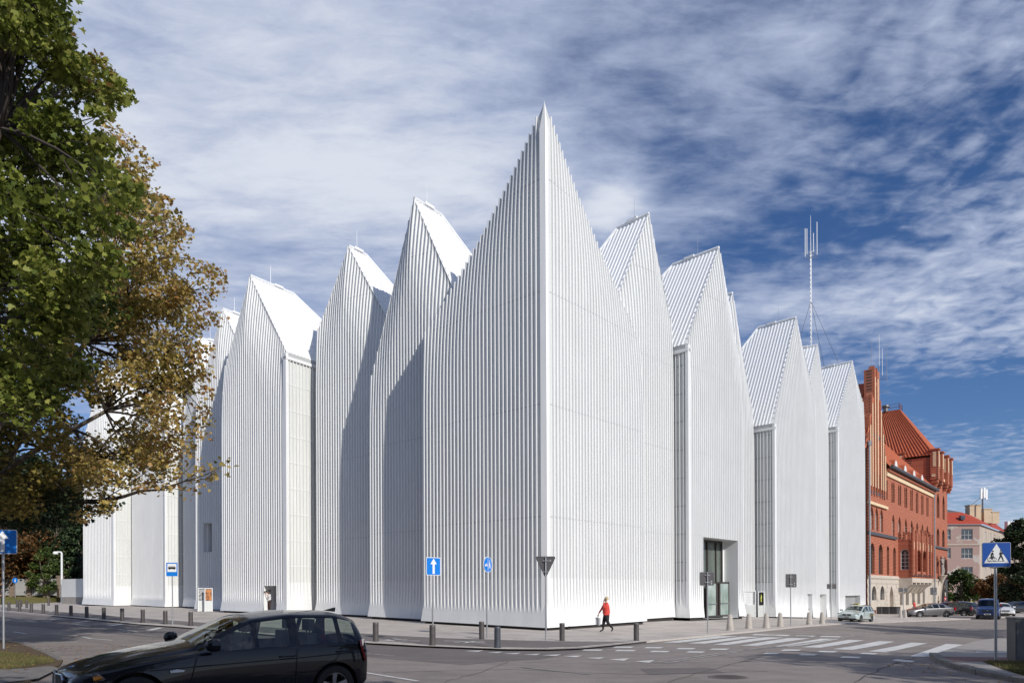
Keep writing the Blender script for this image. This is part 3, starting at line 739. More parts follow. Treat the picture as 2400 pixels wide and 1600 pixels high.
        gt = MB(); gt.prism([(-.1, -.3), (W_, -.3), (W_, .16), (-.1, .16)], (G.P0.x+G.d.x*s0, G.P0.y+G.d.y*s0, zt), (G.inw.x, G.inw.y, 0), (nd.x, nd.y, 0), (0, 0, .22)); hp(gt, 'gutter', M['white'], G.root)
        ew = MB(); ew.add([p(0, zt+.2), p(W_+4, zt+.2), p(W_+4, G.tops[0][1]), p(0, G.tops[0][1])], [(0, 1, 2, 3)]); hp(ew, 'eave_wall', M['joint'], G.root, fix=False)
        w = MB(); w.add([p(W_, -1), p(G.ridge+G.back, -1), p(G.ridge+G.back, G.tops[0][1]), p(W_, G.tops[0][1])], [(0, 1, 2, 3)]); hp(w, 'side_wall', M['white'], G.root, fix=False)

inner = mat('recess_wall', (.55, .56, .56), .6)
GL = [
 Gable('main gable side facing the left street', (1.71, 33.88), (-4.99, 39.32), [(0, 26.2), (8.65, 16.8)], None, (.16, .29), True, post0=True, e0=1, kl=0.0, kr=.12),
 Gable('second gable from the corner on the left street', (-5.24, 41.27), (-9.05, 44.26), [(-4.2, 16.0), (1.26, 26.3), (4.95, 15.8)], 2.85, (.30, .38), True, e0=0),
 Gable('third gable from the corner on the left street', (-9.55, 46.46), (-14.07, 49.78), [(-4.6, 15.5), (2.7, 26.4), (5.75, 21.0)], 2.1, (.36, .43), True, e0=0, e1=1),
 Gable('gable with the small doorway on the left street', (-16.16, 48.97), (-22.58, 53.52), [(0, 19.2), (4.85, 26.05), (7.95, 19.6)], 4.4, (.48, .54), True, side0=dict(w=2.7, dz=-.05, dark=0), e0=1, kr=.28, openings=[dict(s0=1.04, s1=2.57, z1=2.44, depth=.8, back=inner, name='door_recess')]),
 Gable('narrow shaded gable with a square window', (-24.61, 58.32), (-27.84, 60.44), [(-5, 18.5), (.65, 26.4), (3.95, 19.2)], 3.0, (.50, .51), True, single=False, openings=[dict(s0=1.55, s1=2.80, z0=5.5, z1=8.0, depth=.7, back=mat('dim_window', (.10, .12, .13), .1), name='window_recess')]),
 Gable(None, (-29.71, 64.07), (-31.62, 66.05), [(-4, 19), (.35, 26.0), (2.9, 20)], 3.0, (.60, .62), True, single=False, openings=[dict(s0=-.5, s1=.75, z0=13.9, z1=15.6, depth=.6, back=inner, name='window_recess')]),
 Gable(None, (-33.37, 65.76), (-39.54, 71.24), [(0, 17.6), (4.4, 25.9), (8.25, 18)], 3.5, (.59, .68), True, single=False, side0=dict(w=2.4, dark=0), e0=1),
 Gable(None, (-40.86, 70.07), (-45.59, 72.80), [(0, 18), (2.7, 25.7), (5.5, 18.5)], 3.0, (.64, .76), True, single=False, side0=dict(w=2.2, dark=0), e0=1),
 Gable('main gable side facing the right street', (1.71, 33.88), (7.66, 40.22), [(0, 26.2), (8.8, 16.8)], None, (.16, .18), False, post0=True, e0=1, k1=.3, kl=0.0, kr=.28),
 Gable('second gable from the corner on the right street', (8.46, 43.24), (10.63, 45.47), [(-5, 15.5), (1.2, 26.4), (3.3, 19.9)], 2.9, (.20, .22), False, e0=0, e1=0, post1=True),
 Gable('gable with the tall glazed main entrance', (11.68, 45.13), (17.05, 50.71), [(0, 18.3), (5.25, 26.6), (7.85, 19.4)], 4.2, (.17, .05), False, kr=.3, side0=dict(w=1.9, dz=.0), e0=1, openings=[dict(s0=1.84, s1=7.0, z1=5.6, depth=1.25, back=None, name='entrance_recess')]),
 Gable(None, (19.52, 57.21), (20.33, 57.98), [(-6, 17), (-1.1, 26.6), (1.5, 17.3)], 3.0, (-.10, -.15), False, single=False, e0=0, e1=0),
 Gable('gable with two narrow doors on the right street', (22.11, 57.43), (28.41, 63.93), [(0, 16.0), (5.8, 26.6), (9.15, 20)], 4.0, (-.28, -.62), False, single=True, side0=dict(w=2.6), e0=1, openings=[dict(s0=6.98, s1=8.0, z1=1.6, depth=.4, back=M['white'], name='door_recess')]),
 Gable(None, (29.83, 66.49), (31.99, 69.26), [(-6, 16.5), (1.7, 26.3), (3.9, 21.0)], 3.0, (-.75, -.82), False, single=False, e0=0, e1=0, openings=[dict(s0=.3, s1=2.7, z1=1.53, depth=.5, back=M['white'], name='door_recess')]),
 Gable(None, (32.99, 69.10), (38.52, 74.80), [(0, 18.5), (5.9, 26.5), (8.3, 22.4)], 4.0, (-.80, -.90), False, single=False, side0=dict(w=2.0), e0=1, openings=[dict(s0=1.87, s1=6.5, z1=1.36, depth=3.0, back=M['plinth'], name='garage_recess')]),
]
for G_ in GL: G_.build()
A_, A2_ = GL[0], GL[8]
# roof behind the corner gable
mb = MB(); ap = Vector((1.71, 33.88, 26.2)); ap += Vector((0, .05, 0))
la, ra = A_.pos(8.65, 16.8), A2_.pos(8.8, 16.8)
bk = Vector((2.4, 47.5, 16.5))
def rimpt(G, s): return G.pos(s, G.top(s), -.03)
N = 10
for G_, e in ((A_, la), (A2_, ra)):
    for i in range(N):
        a, b_ = rimpt(G_, G_.s1*i/N), rimpt(G_, G_.s1*(i+1)/N); mb.add([a, b_, bk], [(0, 1, 2)])
hp(mb, 'roof_panel', M['roofwhite'], A_.root, fix=False)
mb = MB()
for G_ in (A_, A2_):
    q = G_.P0+G_.d*G_.s1; r_ = q+G_.inw*5; mb.add([(q.x, q.y, -1), (r_.x, r_.y, -1), (r_.x, r_.y, 16.8), (q.x, q.y, 14)], [(0, 1, 2, 3)])
hp(mb, 'side_wall', M['white'], A_.root, fix=False)
# bright folded sheet at the very corner, running up into the tip
mb = MB(); nA, nB = -A_.inw, -A2_.inw; c = A_.P0; dA, dB = A_.d, A2_.d
pr = [c+dA*.27-nA*.02, c+dA*.25+nA*RD, c+dA*.05+nA*.03+nB*.13, c+dB*.04+nB*(RD+.02), c+dB*.20+nB*RD, c+dB*.22-nB*.02]
lv = []
for z in (.4, 1.2, 2.0, ZS, 24.9): lv.append([Vector((p.x, p.y, z)) for p in pr])
tip = Vector((c.x, c.y, 26.3))
vs = [p for L_ in lv for p in L_]+[tip]; fs = []
for i in range(len(lv)-1):
    for k in range(5): fs.append((i*6+k, i*6+k+1, i*6+7+k, i*6+6+k))
n_ = (len(lv)-1)*6
for k in range(5): fs.append((n_+k, n_+k+1, len(vs)-1))
mb.add(vs, fs); hp(mb, 'corner_post', M['rib'], fix=False)
mb = MB(); mb.prism([(0, 42), (-36, 78), (0, 112), (33, 78)], (0, 0, -1), (1, 0, 0), (0, 1, 0), (0, 0, 15)); hp(mb, 'roof_deck', M['roofwhite'])
# transom mark that runs round the building where the skirt begins is the panel edge itself

# ---- main entrance glazing
G = GL[10]; n2 = G.inw
M['glass_dark'] = mat('tinted_glass', (.075, .090, .080), .06, nscale=.8, col2=(.16, .19, .165), spec=.8, stretch=(1.2, 1.2, .3), thr=(.35, .65))
M['frame_dark'] = mat('dark_bronze_frame', (.075, .062, .055), .5, .3, nscale=8)
ent = bpy.data.objects.new('entrance_glazing', None); link(ent, hall); ent.location = -HB
def gp(s, q, z): v = G.P0+G.d*s+G.inw*q; return Vector((v.x, v.y, z))
def gbox(mb, s0, s1, q0, q1, z0, z1):
    mb.prism([(s0, q0), (s1, q0), (s1, q1), (s0, q1)], (G.P0.x, G.P0.y, z0), (G.d.x, G.d.y, 0), (G.inw.x, G.inw.y, 0), (0, 0, z1-z0))
mb = MB(); gbox(mb, 1.84, 7.0, 1.15, 1.18, .0, 5.6); hp(mb, 'glass_pane', M['glass_dark'], ent)
mb = MB(); gbox(mb, 6.82, 7.0, 1.0, 1.2, -.1, 5.6); hp(mb, 'entrance_pier', M['white'], ent)
mb = MB()
for s in (2.9, 4.6, 5.9, 6.78): gbox(mb, s-.04, s+.04, 1.05, 1.16, 0, 5.6)
gbox(mb, 1.84, 7.0, 1.06, 1.17, 5.45, 5.6); gbox(mb, 1.84, 7.0, 1.06, 1.17, 2.45, 2.55); gbox(mb, 1.84, 7.0, 1.0, 1.17, -.1, .14)
hp(mb, 'glazing_frame', M['frame_dark'], ent)
door = bpy.data.objects.new('glass_door', None); link(door, hall); door.location = -HB
mb = MB()
for s0, s1 in ((4.4, 4.95), (4.95, 6.4)):
    q0, q1 = (.3, .38)
    gbox(mb, s0, s0+.09, q0, q1, .08, 2.58); gbox(mb, s1-.09, s1, q0, q1, .08, 2.58); gbox(mb, s0, s1, q0, q1, 2.46, 2.58); gbox(mb, s0, s1, q0, q1, .08, .2)
gbox(mb, 3.0, 4.4, .3, .38, 2.46, 2.58); gbox(mb, 3.0, 3.09, .3, .38, .08, 2.58); gbox(mb, 3.0, 4.4, .3, .38, .08, .2)
hp(mb, 'door_frame', M['frame_dark'], door)
M['glass_green'] = mat('greenish_glass', (.22, .29, .25), .08, nscale=.7, col2=(.40, .46, .42), spec=.8, thr=(.4, .6))
mb = MB(); gbox(mb, 3.05, 4.4, .33, .345, .14, 2.5); gbox(mb, 5.0, 6.35, .33, .345, .14, 2.5); hp(mb, 'door_pane', M['glass_green'], door)
mb = MB(); gbox(mb, 4.42, 4.95, .4, 1.05, .1, 2.5); hp(mb, 'vestibule_wall', M['frame_dark'], door)
mb = MB(); gbox(mb, 3.1, 4.4, .25, .28, 1.0, 1.05); gbox(mb, 5.05, 6.3, .25, .28, 1.02, 1.07); hp(mb, 'push_bar', M['steel'], door)
# garage louvres and two small door leaves
G = GL[14]; mb = MB()
for i in range(16): gbox(mb, 2.0+i*.27, 2.05+i*.27, .3, .55, -1.0, 1.36)
hp(mb, 'gate_bars', M['rib'], G.root, kind='stuff')
for gi, s in ((12, 7.2), (13, .55)):
    G = GL[gi]; mb = MB(); gbox(mb, s, s+.75, .22, .3, -.95, 1.5); o = hp(mb, 'door_leaf', M['panel'], G.root); mb = MB(); gbox(mb, s+.6, s+.66, .15, .22, .1, .25); hp(mb, 'door_handle', M['steel'], G.root)
G = GL[4]; mb = MB(); 
gbox(mb, 1.6, 1.68, .3, .6, 5.5, 8.0); gbox(mb, 2.72, 2.8, .3, .6, 5.5, 8.0); hp(mb, 'window_frame', M['rib'], G.root)
G = GL[3]; mb = MB(); gbox(mb, 1.2, 2.0, .6, .68, .45, 2.35); hp(mb, 'door_leaf', M['panel'], G.root)
# ================================================================== OLD BRICK BUILDING further along the right street
def arch(w, h, n=8, pointed=True, seg=False):
    """outline of an arched opening, base centre at 0,0"""
    r = w/2
    if seg: rise = w*.18
    elif pointed: rise = w*.95
    else: rise = r
    hs = h-rise; P = [(-r, 0), (r, 0)]
    if pointed:
        Rr = (r*r+rise*rise)/(2*r)
        a1 = math.asin(min(1, rise/Rr))
        for i in range(n+1): a = a1*i/n; P.append((r-Rr+Rr*math.cos(a), hs+Rr*math.sin(a)))
        for i in range(n-1, -1, -1): a = a1*i/n; P.append((-(r-Rr+Rr*math.cos(a)), hs+Rr*math.sin(a)))
    else:
        for i in range(n+1):
            a = math.pi*i/n; P.append((r*math.cos(a), hs+rise*math.sin(a)))
    return P
class Wall:
    """a wall plane with real holes: frame origin O, direction d (2-D), outward normal n (2-D)"""
    def __init__(s, root, O, d, n): s.root = root; s.O = Vector(O); s.d = Vector(d).normalized(); s.n = Vector(n).normalized(); s.holes = []
    def p(s, t, z, out=0.0): q = s.O.xy+s.d*t+s.n*out; return Vector((q.x, q.y, z))
    def wall(s, name, outline, m, holes=(), depth=.3, reveal=None, back=None):
        polys = [[Vector((a, b, 0)) for a, b in outline]]+[[Vector((a, b, 0)) for a, b in h] for h in holes]
        flat = [v for q in polys for v in q]
        mb = MB(); mb.mat(m)
        mb.add([s.p(v.x, v.y) for v in flat], [tuple(t) for t in tessellate_polygon(polys)])
        for h in holes:
            mb.mat(reveal or m); n_ = len(h)
            mb.add([s.p(a, b) for a, b in h]+[s.p(a, b, -depth) for a, b in h], [(i, (i+1) % n_, (i+1) % n_+n_, i+n_) for i in range(n_)])
        o = mb.build(name, None, s.root, fix=False); o.location = -s.root.location
        return o
    def solid(s, name, poly, out0, out1, m, **k):
        mb = MB(); q = s.p(0, 0, out0); mb.prism(poly, q, (s.d.x, s.d.y, 0), (0, 0, 1), (s.n.x*(out1-out0), s.n.y*(out1-out0), 0))
        o = mb.build(name, m, k.pop('parent', s.root), **k)
        if o.parent == s.root: o.location = -s.root.location
        return o
    def box(s, name, t0, t1, z0, z1, o0, o1, m, **k): return s.solid(name, [(t0, z0), (t1, z0), (t1, z1), (t0, z1)], o0, o1, m, **k)
    def window(s, t, z, w, h, frame, pane, pointed=True, rows=4, cols=1, depth=.3, rect=False, seg=False, name='window'):
        out = [(-w/2, 0), (w/2, 0), (w/2, h), (-w/2, h)] if rect else arch(w, h, 7, pointed, seg)
        P = [(a+t, b+z) for a, b in out]
        mb = MB(); mb.mat(frame); q = s.p(0, 0, -depth+.0); ux, uy = (s.d.x, s.d.y, 0), (0, 0, 1); fw = min(.07, w*.08)
        n_ = len(P); cxx, czz = t, z+h*.45
        inn = [(t+(a-t)*(1-2*fw/w), czz+(b-czz)*(1-2*fw/h)) for a, b in P]
        vs = [s.p(a, b, -depth+.05) for a, b in P]+[s.p(a, b, -depth+.05) for a, b in inn]+[s.p(a, b, -depth-.02) for a, b in inn]
        mb.add(vs, [(i, (i+1) % n_, (i+1) % n_+n_, i+n_) for i in range(n_)]+[(i+n_, (i+1) % n_+n_, (i+1) % n_+2*n_, i+2*n_) for i in range(n_)])
        def bar(a0, a1, b0, b1): mb.prism([(a0, b0), (a1, b0), (a1, b1), (a0, b1)], s.p(0, 0, -depth-.005), ux, uy, (s.n.x*.05, s.n.y*.05, 0))
        for i in range(1, cols+1): x = t-w/2+w*i/(cols+1); bar(x-fw*.3, x+fw*.3, z, z+h*.86)
        for i in range(1, rows): y = z+h*.9*i/rows; bar(t-w/2+.01, t+w/2-.01, y-fw*.3, y+fw*.3)
        f = mb.build(name, None, s.root); f.location = -s.root.location
        mp_ = MB(); mp_.add([s.p(a, b, -depth-.01) for a, b in P], [tuple(range(n_))]); g_ = mp_.build('pane', pane, f, fix=False)
        return f
def hatch_brick(m):
    """courses of brick read as fine mortar lines, too far off to count"""
    nt = m.node_tree; b = nt.nodes['Principled BSDF']; tcn = nt.nodes.new('ShaderNodeTexCoord'); sp = nt.nodes.new('ShaderNodeSeparateXYZ'); nt.links.new(tcn.outputs['Object'], sp.inputs[0])
    ad = nt.nodes.new('ShaderNodeMath'); ad.operation = 'ADD'; nt.links.new(sp.outputs[0], ad.inputs[0]); nt.links.new(sp.outputs[1], ad.inputs[1])
    cb = nt.nodes.new('ShaderNodeCombineXYZ'); nt.links.new(ad.outputs[0], cb.inputs[0]); nt.links.new(sp.outputs[2], cb.inputs[1])
    br = nt.nodes.new('ShaderNodeTexBrick'); nt.links.new(cb.outputs[0], br.inputs['Vector']); br.inputs['Scale'].default_value = 1.0
    br.inputs['Brick Width'].default_value = .36; br.inputs['Row Height'].default_value = .17; br.inputs['Mortar Size'].default_value = .022; br.inputs['Bias'].default_value = 0.0
    old = b.inputs['Base Color'].links[0].from_socket
    mx = nt.nodes.new('ShaderNodeMix'); mx.data_type = 'RGBA'; nt.links.new(br.outputs['Fac'], mx.inputs[0]); nt.links.new(old, mx.inputs[6]); mx.inputs[7].default_value = (.20, .13, .10, 1)
    br.inputs['Color1'].default_value = (1, 1, 1, 1); br.inputs['Color2'].default_value = (.6, .6, .6, 1)
    m2 = nt.nodes.new('ShaderNodeMix'); m2.data_type = 'RGBA'; m2.blend_type = 'MULTIPLY'; m2.inputs[0].default_value = .45
    nt.links.new(mx.outputs[2], m2.inputs[6]); nt.links.new(br.outputs['Color'], m2.inputs[7]); nt.links.new(m2.outputs[2], b.inputs['Base Color'])
hatch_brick(M['brick'])
M['brickdark'] = mat('glazed_dark_brick', (.10, .045, .035), .5, nscale=7)
M['plaster'] = mat('cream_plaster_strip', (.72, .56, .36), .8, nscale=2, namt=.15)
M['tile'] = mat('orange_roof_tile', (.52, .145, .065), .7, nscale=4, col2=(.34, .09, .045), spec=.3)
M['slate'] = mat('slate_band', (.075, .08, .09), .6, nscale=6)
M['pane'] = mat('dark_window_pane', (.025, .03, .035), .08, nscale=1.5, col2=(.07, .085, .10), spec=.8)
M['wframe'] = mat('white_window_frame', (.70, .70, .67), .6, nscale=4)
M['dframe'] = mat('dark_window_frame', (.10, .07, .055), .6, nscale=4)
M['copper'] = mat('weathered_metal', (.16, .15, .15), .5, .5, nscale=6)

BD = Vector((.669, .743)).normalized(); BN = Vector((.743, -.669)).normalized()
BO = Vector((39.3, 75.5))
bb = thing('brick_building', 'neo-gothic red brick building with stepped gable, stone base and tiled roofs', 'building', (BO.x, BO.y, -.85))
bw = Wall(bb, BO, BD, BN)
def pxt(px, out=0.0, py=1250):
    u, v = ray(px, py); o = BO+BN*out
    return (u*o.y-o.x)/(BD.x-u*BD.y)
def pz(px, py, out=0.0):
    t = pxt(px, out, py); u, v = ray(px, py); Y = (BO+BN*out+BD*t).y; return CZ+v*Y
def B(x, y): return (2000+x/3.92, 1050+y/3.92)
zst = 3.38          # top of the stone base
T1, T2, T3 = 8.0, 34.6, 45.5
zg = -1.1; zeave = 16.4
# --- stone base with arched windows and doors
holes = []; wins = []
def add_win(px0, px1, ytop, ybot, **k):
    """measured on the facade: left and right edge, top and sill"""
    t0, t1 = pxt(px0), pxt(px1); tm = (t0+t1)/2; xm = (px0+px1)/2
    wins.append((tm, round(pz(xm, ybot), 2), max(.35, (t1-t0)), round(pz(xm, ytop)-pz(xm, ybot), 2), k))
    return wins[-1]
def hole_of(w):
    t, z, ww, h, k = w; P = [(-ww/2, 0), (ww/2, 0), (ww/2, h), (-ww/2, h)] if k.get('rect') else arch(ww, h, 7, k.get('pointed', True), k.get('seg', False))
    return [(a+t, b+z) for a, b in P]
def BX(x): return 2000+x/3.92
def BY(y): return 1050+y/3.92
stone_w = [add_win(BX(168), BX(210), BY(1262), BY(1395), pointed=False), add_win(BX(246), BX(284), BY(1262), BY(1392), pointed=False)]
stone_w += [add_win(BX(425), BX(452), BY(1300), BY(1440), rect=True, depth=.35), add_win(BX(480), BX(508), BY(1300), BY(1440), rect=True, depth=.35), add_win(BX(537), BX(562), BY(1300), BY(1435), rect=True, depth=.35), add_win(BX(586), BX(612), BY(1300), BY(1430), rect=True, depth=.35), add_win(BX(634), BX(655), BY(1300), BY(1425), rect=True, depth=.35)]
door = add_win(BX(330), BX(368), BY(1262), BY(1495), pointed=True, depth=.4)
portal = add_win(BX(797), BX(845), BY(1225), BY(1400), pointed=True, depth=.9)
portal = (portal[0], zg+.2, portal[2], portal[1]+portal[3]-zg-.2, portal[4]); wins[-1] = portal
bw.wall('stone_base', [(0, zg), (T3, zg), (T3, zst), (0, zst)], M['stone'], [hole_of(w) for w in stone_w+[door, portal]], .4)
for w in stone_w: bw.window(w[0], w[1], w[2], w[3], M['copper'], M['pane'], pointed=False, rect=w[4].get('rect', False), rows=5, cols=2, depth=.35)
for w in (door, portal):
    f = bw.solid('arched_door', hole_of(w), -.62, -.4, mat('pale_door', (.42, .35, .27), .8, nscale=3)); f['label'] = 'pointed arched doorway in the stone base'
for k, e in enumerate((.35, .7)):      # stepped orders of the portal
    t, z, ww, h, _ = portal; P = [(a+t, b+z) for a, b in arch(ww+e, h+e*.8, 8)]; Pi = [(a+t, b+z) for a, b in arch(ww+e-.22, h+e*.8-.14, 8)]
    mb = MB(); n_ = len(P); vs = []
    for dd in (.06+.1*k, -.02): vs += [bw.p(a, b, dd) for a, b in P]+[bw.p(a, b, dd) for a, b in Pi]
    mb.add(vs, [(i, (i+1) % n_, (i+1) % n_+n_, i+n_) for i in range(1, n_-0) if i not in ()]+[(i+n_, (i+1) % n_+n_, (i+1) % n_+3*n_, i+3*n_) for i in range(1, n_)]+[(i, (i+1) % n_, (i+1) % n_+2*n_, i+2*n_) for i in range(1, n_)])
    o = mb.build('portal_arch', M['stone'], bb); o.location = -bb.location
# coursed ashlar blocks standing slightly proud, one by one
rr = random.Random(11)
mbk = MB(); bws = .95; proto = MB(); proto.box((0, 0, 0), (1, .05, 1)); blk = None
occ = [(w[0]-w[2]/2-.12, w[0]+w[2]/2+.12, w[1]-.15, w[1]+w[3]+.15) for w in stone_w+[door, portal]]
zc0 = zg+.25; row = 0
while zc0 < zst-.2:
    t = -.0+(row % 2)*.5
    while t < 14.5:
        wl_ = rr.uniform(.7, 1.3); a0, a1 = t+.02, min(t+wl_-.02, 14.5)
        if a1-a0 > .3 and not any(a1 > o[0] and a0 < o[1] and zc0+.46 > o[2] and zc0 < o[3] for o in occ):
            if blk is None: blk = proto.build('stone_block', M['stone'], bb); o = blk
            else: o = inst(blk, bb)
            q = bw.p((a0+a1)/2, zc0+.23, .012+rr.uniform(0, .02)); o.location = q-bb.location; o.rotation_euler = (0, 0, math.atan2(BD.y, BD.x)); o.scale = (a1-a0, 1, .46)
        t += wl_
    zc0 += .5; row += 1
# --- brick storeys
brick_w = []
for x0, x1, y0, y1 in ((155, 195, 868, 1150), (232, 270, 880, 1155), (307, 328, 896, 1165), (365, 390, 908, 1168)): brick_w.append(add_win(BX(x0), BX(x1), BY(y0), BY(y1), pointed=False, rows=6))
for x0, x1, y0, y1 in ((155, 187, 525, 745), (200, 230, 540, 758), (246, 274, 556, 772), (356, 380, 605, 805), (413, 438, 625, 800), (472, 494, 643, 790), (526, 548, 660, 790), (577, 597, 678, 810), (625, 645, 694, 818), (670, 690, 708, 820)): brick_w.append(add_win(BX(x0), BX(x1), BY(y0), BY(y1), pointed=True, rows=5))
for xc, y0, y1 in ((366, 308, 500), (427, 332, 525), (483, 352, 548), (536, 372, 572), (587, 398, 595), (635, 422, 610), (682, 442, 628)):
    hw = 15-(xc-366)*.016
    for sx in (-1, 1): brick_w.append(add_win(BX(xc+sx*hw*.55-hw*.45), BX(xc+sx*hw*.55+hw*.45), BY(y0), BY(y1), pointed=True, rows=4))
brick_w.append(add_win(BX(305), BX(318), BY(285), BY(470), pointed=True, rows=4))
for i, xc in enumerate((170, 192, 214, 236, 257)): brick_w.append(add_win(BX(xc-6), BX(xc+6), BY(195+i*12), BY(395+i*12), pointed=True, rows=3))
steps = [(T1-.1, 16.9), (T1-.1, 18.6), (T1-.9, 18.6), (T1-.9, 21.0), (T1-1.9, 21.0), (T1-1.9, 23.6), (T1-2.7, 23.6), (T1-2.7, 27.2), (2.7, 27.2), (2.7, 23.9), (1.6, 23.9), (1.6, 21.2), (.7, 21.2), (.7, 18.9), (0, 18.9)]
bw.wall('brick_wall', [(0, zst), (T2, zst), (T2, zeave), (T1, zeave)]+[(T1, 16.9)]+steps[1:], M['brick'], [hole_of(w) for w in brick_w], .32, M['brick'])
for w in brick_w: bw.window(w[0], w[1], w[2], w[3], M['wframe'] if w[1] > 6 and w[2] > .6 else M['dframe'], M['pane'], pointed=w[4].get('pointed', True), rows=w[4].get('rows', 4), cols=1, depth=.3)
# gable thickness, its back and the piers that rise above each step
for i, (a, b_) in enumerate(((0, .7), (.7, 1.6), (1.6, 2.7), (2.7, 3.8), (3.8, 5.2), (5.2, 6.1), (6.1, 7.0), (7.0, 7.9))):
    top = _pl([(0, 19.3), (.69, 19.3), (.7, 21.6), (1.59, 21.6), (1.6, 24.2), (2.69, 24.2), (2.7, 27.4), (5.3, 27.4), (5.31, 24.0), (6.1, 24.0), (6.11, 21.4), (7.0, 21.4), (7.01, 19.0), (8, 19.0)], (a+b_)/2)
    bw.solid('gable_pier', [(a+.03, 12.6 if i else 3.4), (a+.30, 12.6 if i else 3.4), (a+.30, top-.5), (a+.16, top), (a+.03, top-.4)], -.5, .13, M['brick'])
    bw.box('plaster_strip', a+.36, a+.72, 13.6, top-1.2, .0, .10, M['plaster'])
bw.box('gable_back', 0, T1-.1, 16, 18.5, -.9, -.02, M['brick'])
bw.box('gable_back', 2.6, 5.3, 18, 27.0, -.95, -.02, M['brick']); bw.box('gable_back', 1.55, 6.15, 18, 23.6, -.93, -.02, M['brick']); bw.box('gable_back', .65, 7.05, 18, 21.1, -.91, -.02, M['brick'])
bw.box('slate_band', .2, T1-.3, 12.75, 13.1, 0, .05, M['slate']); bw.box('slate_band', 1.0, T1-1.2, 19.3, 19.7, 0, .05, M['slate'])
bw.solid('sill_course', [(0, pz(2035, 1180)), (T1+.1, pz(2035, 1180)), (T1+.1, pz(2035, 1180)+.3), (0, pz(2035, 1180)+.3)], 0, .25, M['plaster'])
z_ = pz(2045, 1246); bw.box('string_course', 0, 12.5, z_-.35, z_, 0, .22, M['slate'])
bw.box('string_course', T2+.3, T3+.1, z_-.3, z_, 0, .22, M['slate'])
bw.box('stone_course', 0, T3+.1, zst-.12, zst+.1, 0, .12, M['stone'])
# cornice, gutter
bw.box('cornice', T1, T2, zeave-.9, zeave-.35, 0, .18, M['plaster']); bw.box('eave_band', T1, T2, zeave-.35, zeave-.05, 0, .42, M['brick'])
mb = MB(); mb.tube([bw.p(T1, zeave+.18, .62), bw.p(T2+.2, zeave+.18, .62)], .24, 8); o = mb.build('gutter', M['slate'], bb); o.location = -bb.location
for t, out in ((-.15, .3), (T2-.25, .25)):
    mb = MB(); mb.tube([bw.p(t, zg, out), bw.p(t, zeave if t > 5 else 18.0, out)], .10, 8); mb.lathe([(.2, 0), (.24, .5)], 8, tuple(bw.p(t, (zeave if t > 5 else 18.0)-.2, out))); o = mb.build('downpipe', M['steel'], bb); o.location = -bb.location
# main roof
RB = -13.0
def quad(name, pts, m, parent=bb, kind=None):
    mb = MB(); mb.add([Vector(p) for p in pts], [tuple(range(len(pts)))]); o = mb.build(name, m, parent, fix=False, kind=kind)
    if parent == bb: o.location = -bb.location
    return o
def tile_roof(name, a, b, c, d, m=M['tile'], pitch=.45):
    """roof slope eave a-b, ridge d-c, with rows of pan tiles as real ribs"""
    a, b, c, d = map(Vector, (a, b, c, d)); mb = MB(); mb.add([a, b, c, d], [(0, 1, 2, 3)])
    nrm = (b-a).cross(d-a).normalized(); nrm = nrm if nrm.z > 0 else -nrm
    n_ = int((b-a).length/pitch); e = (b-a).normalized()*.09
    for i in range(n_+1):
        f = i/n_; p, q = a.lerp(b, f), d.lerp(c, f)
        mb.add([p-e, p+e, q+e*min(1, (c-d).length/(b-a).length+.3), q-e*min(1, (c-d).length/(b-a).length+.3), p+nrm*.1, q+nrm*.1], [(0, 4, 5, 3), (4, 1, 2, 5), (0, 1, 4)])
    o = mb.build(name, m, bb, fix=False); o.location = -bb.location; return o
tile_roof('tiled_roof', bw.p(T1, zeave+.2, .5), bw.p(T2, zeave+.2, .5), bw.p(T2, 25.0, -7), bw.p(T1, 25.0, -7))
tile_roof('tiled_roof', bw.p(4, 25.9, 0), bw.p(4, 25.9, -18), bw.p(-.6, 17.5, -18), bw.p(-.6, 17.5, 0), pitch=.6)
tile_roof('tiled_roof', bw.p(4, 25.9, -1), bw.p(4, 25.9, -14), bw.p(T1+.8, 18.0, -14), bw.p(T1+.8, 18.0, -1), pitch=.6)
for px in (2092, 2114, 2135, 2154):
    t = pxt(px, -.3, 1100); mb = MB(); P = arch(1.5, 1.15, 8, False); q = bw.p(t, zeave+.55, .05)
    mb.prism(P, q, (BD.x, BD.y, 0), (0, 0, 1), (-BN.x*2.2, -BN.y*2.2, 0)); o = mb.build('eyebrow_dormer', M['tile'], bb); o.location = -bb.location
    mb = MB(); mb.prism([(a*.8, b*.82+.05) for a, b in P], q+Vector((BN.x, BN.y, 0))*.03, (BD.x, BD.y, 0), (0, 0, 1), (BN.x*.03, BN.y*.03, 0)); mb.build('dormer_window', M['wframe'], o)
# side and rear walls of the body
mb = MB(); mb.add([bw.p(0, zg, 0), bw.p(0, zg, -18), bw.p(0, 18, -18), bw.p(0, 18.6, 0)], [(0, 1, 2, 3)]); mb.add([bw.p(0, zg, -18), bw.p(T3, zg, -18), bw.p(T3, 17, -18), bw.p(0, 17, -18)], [(0, 1, 2, 3)]); o = mb.build('rear_wall', M['brick'], bb, fix=False); o.location = -bb.location
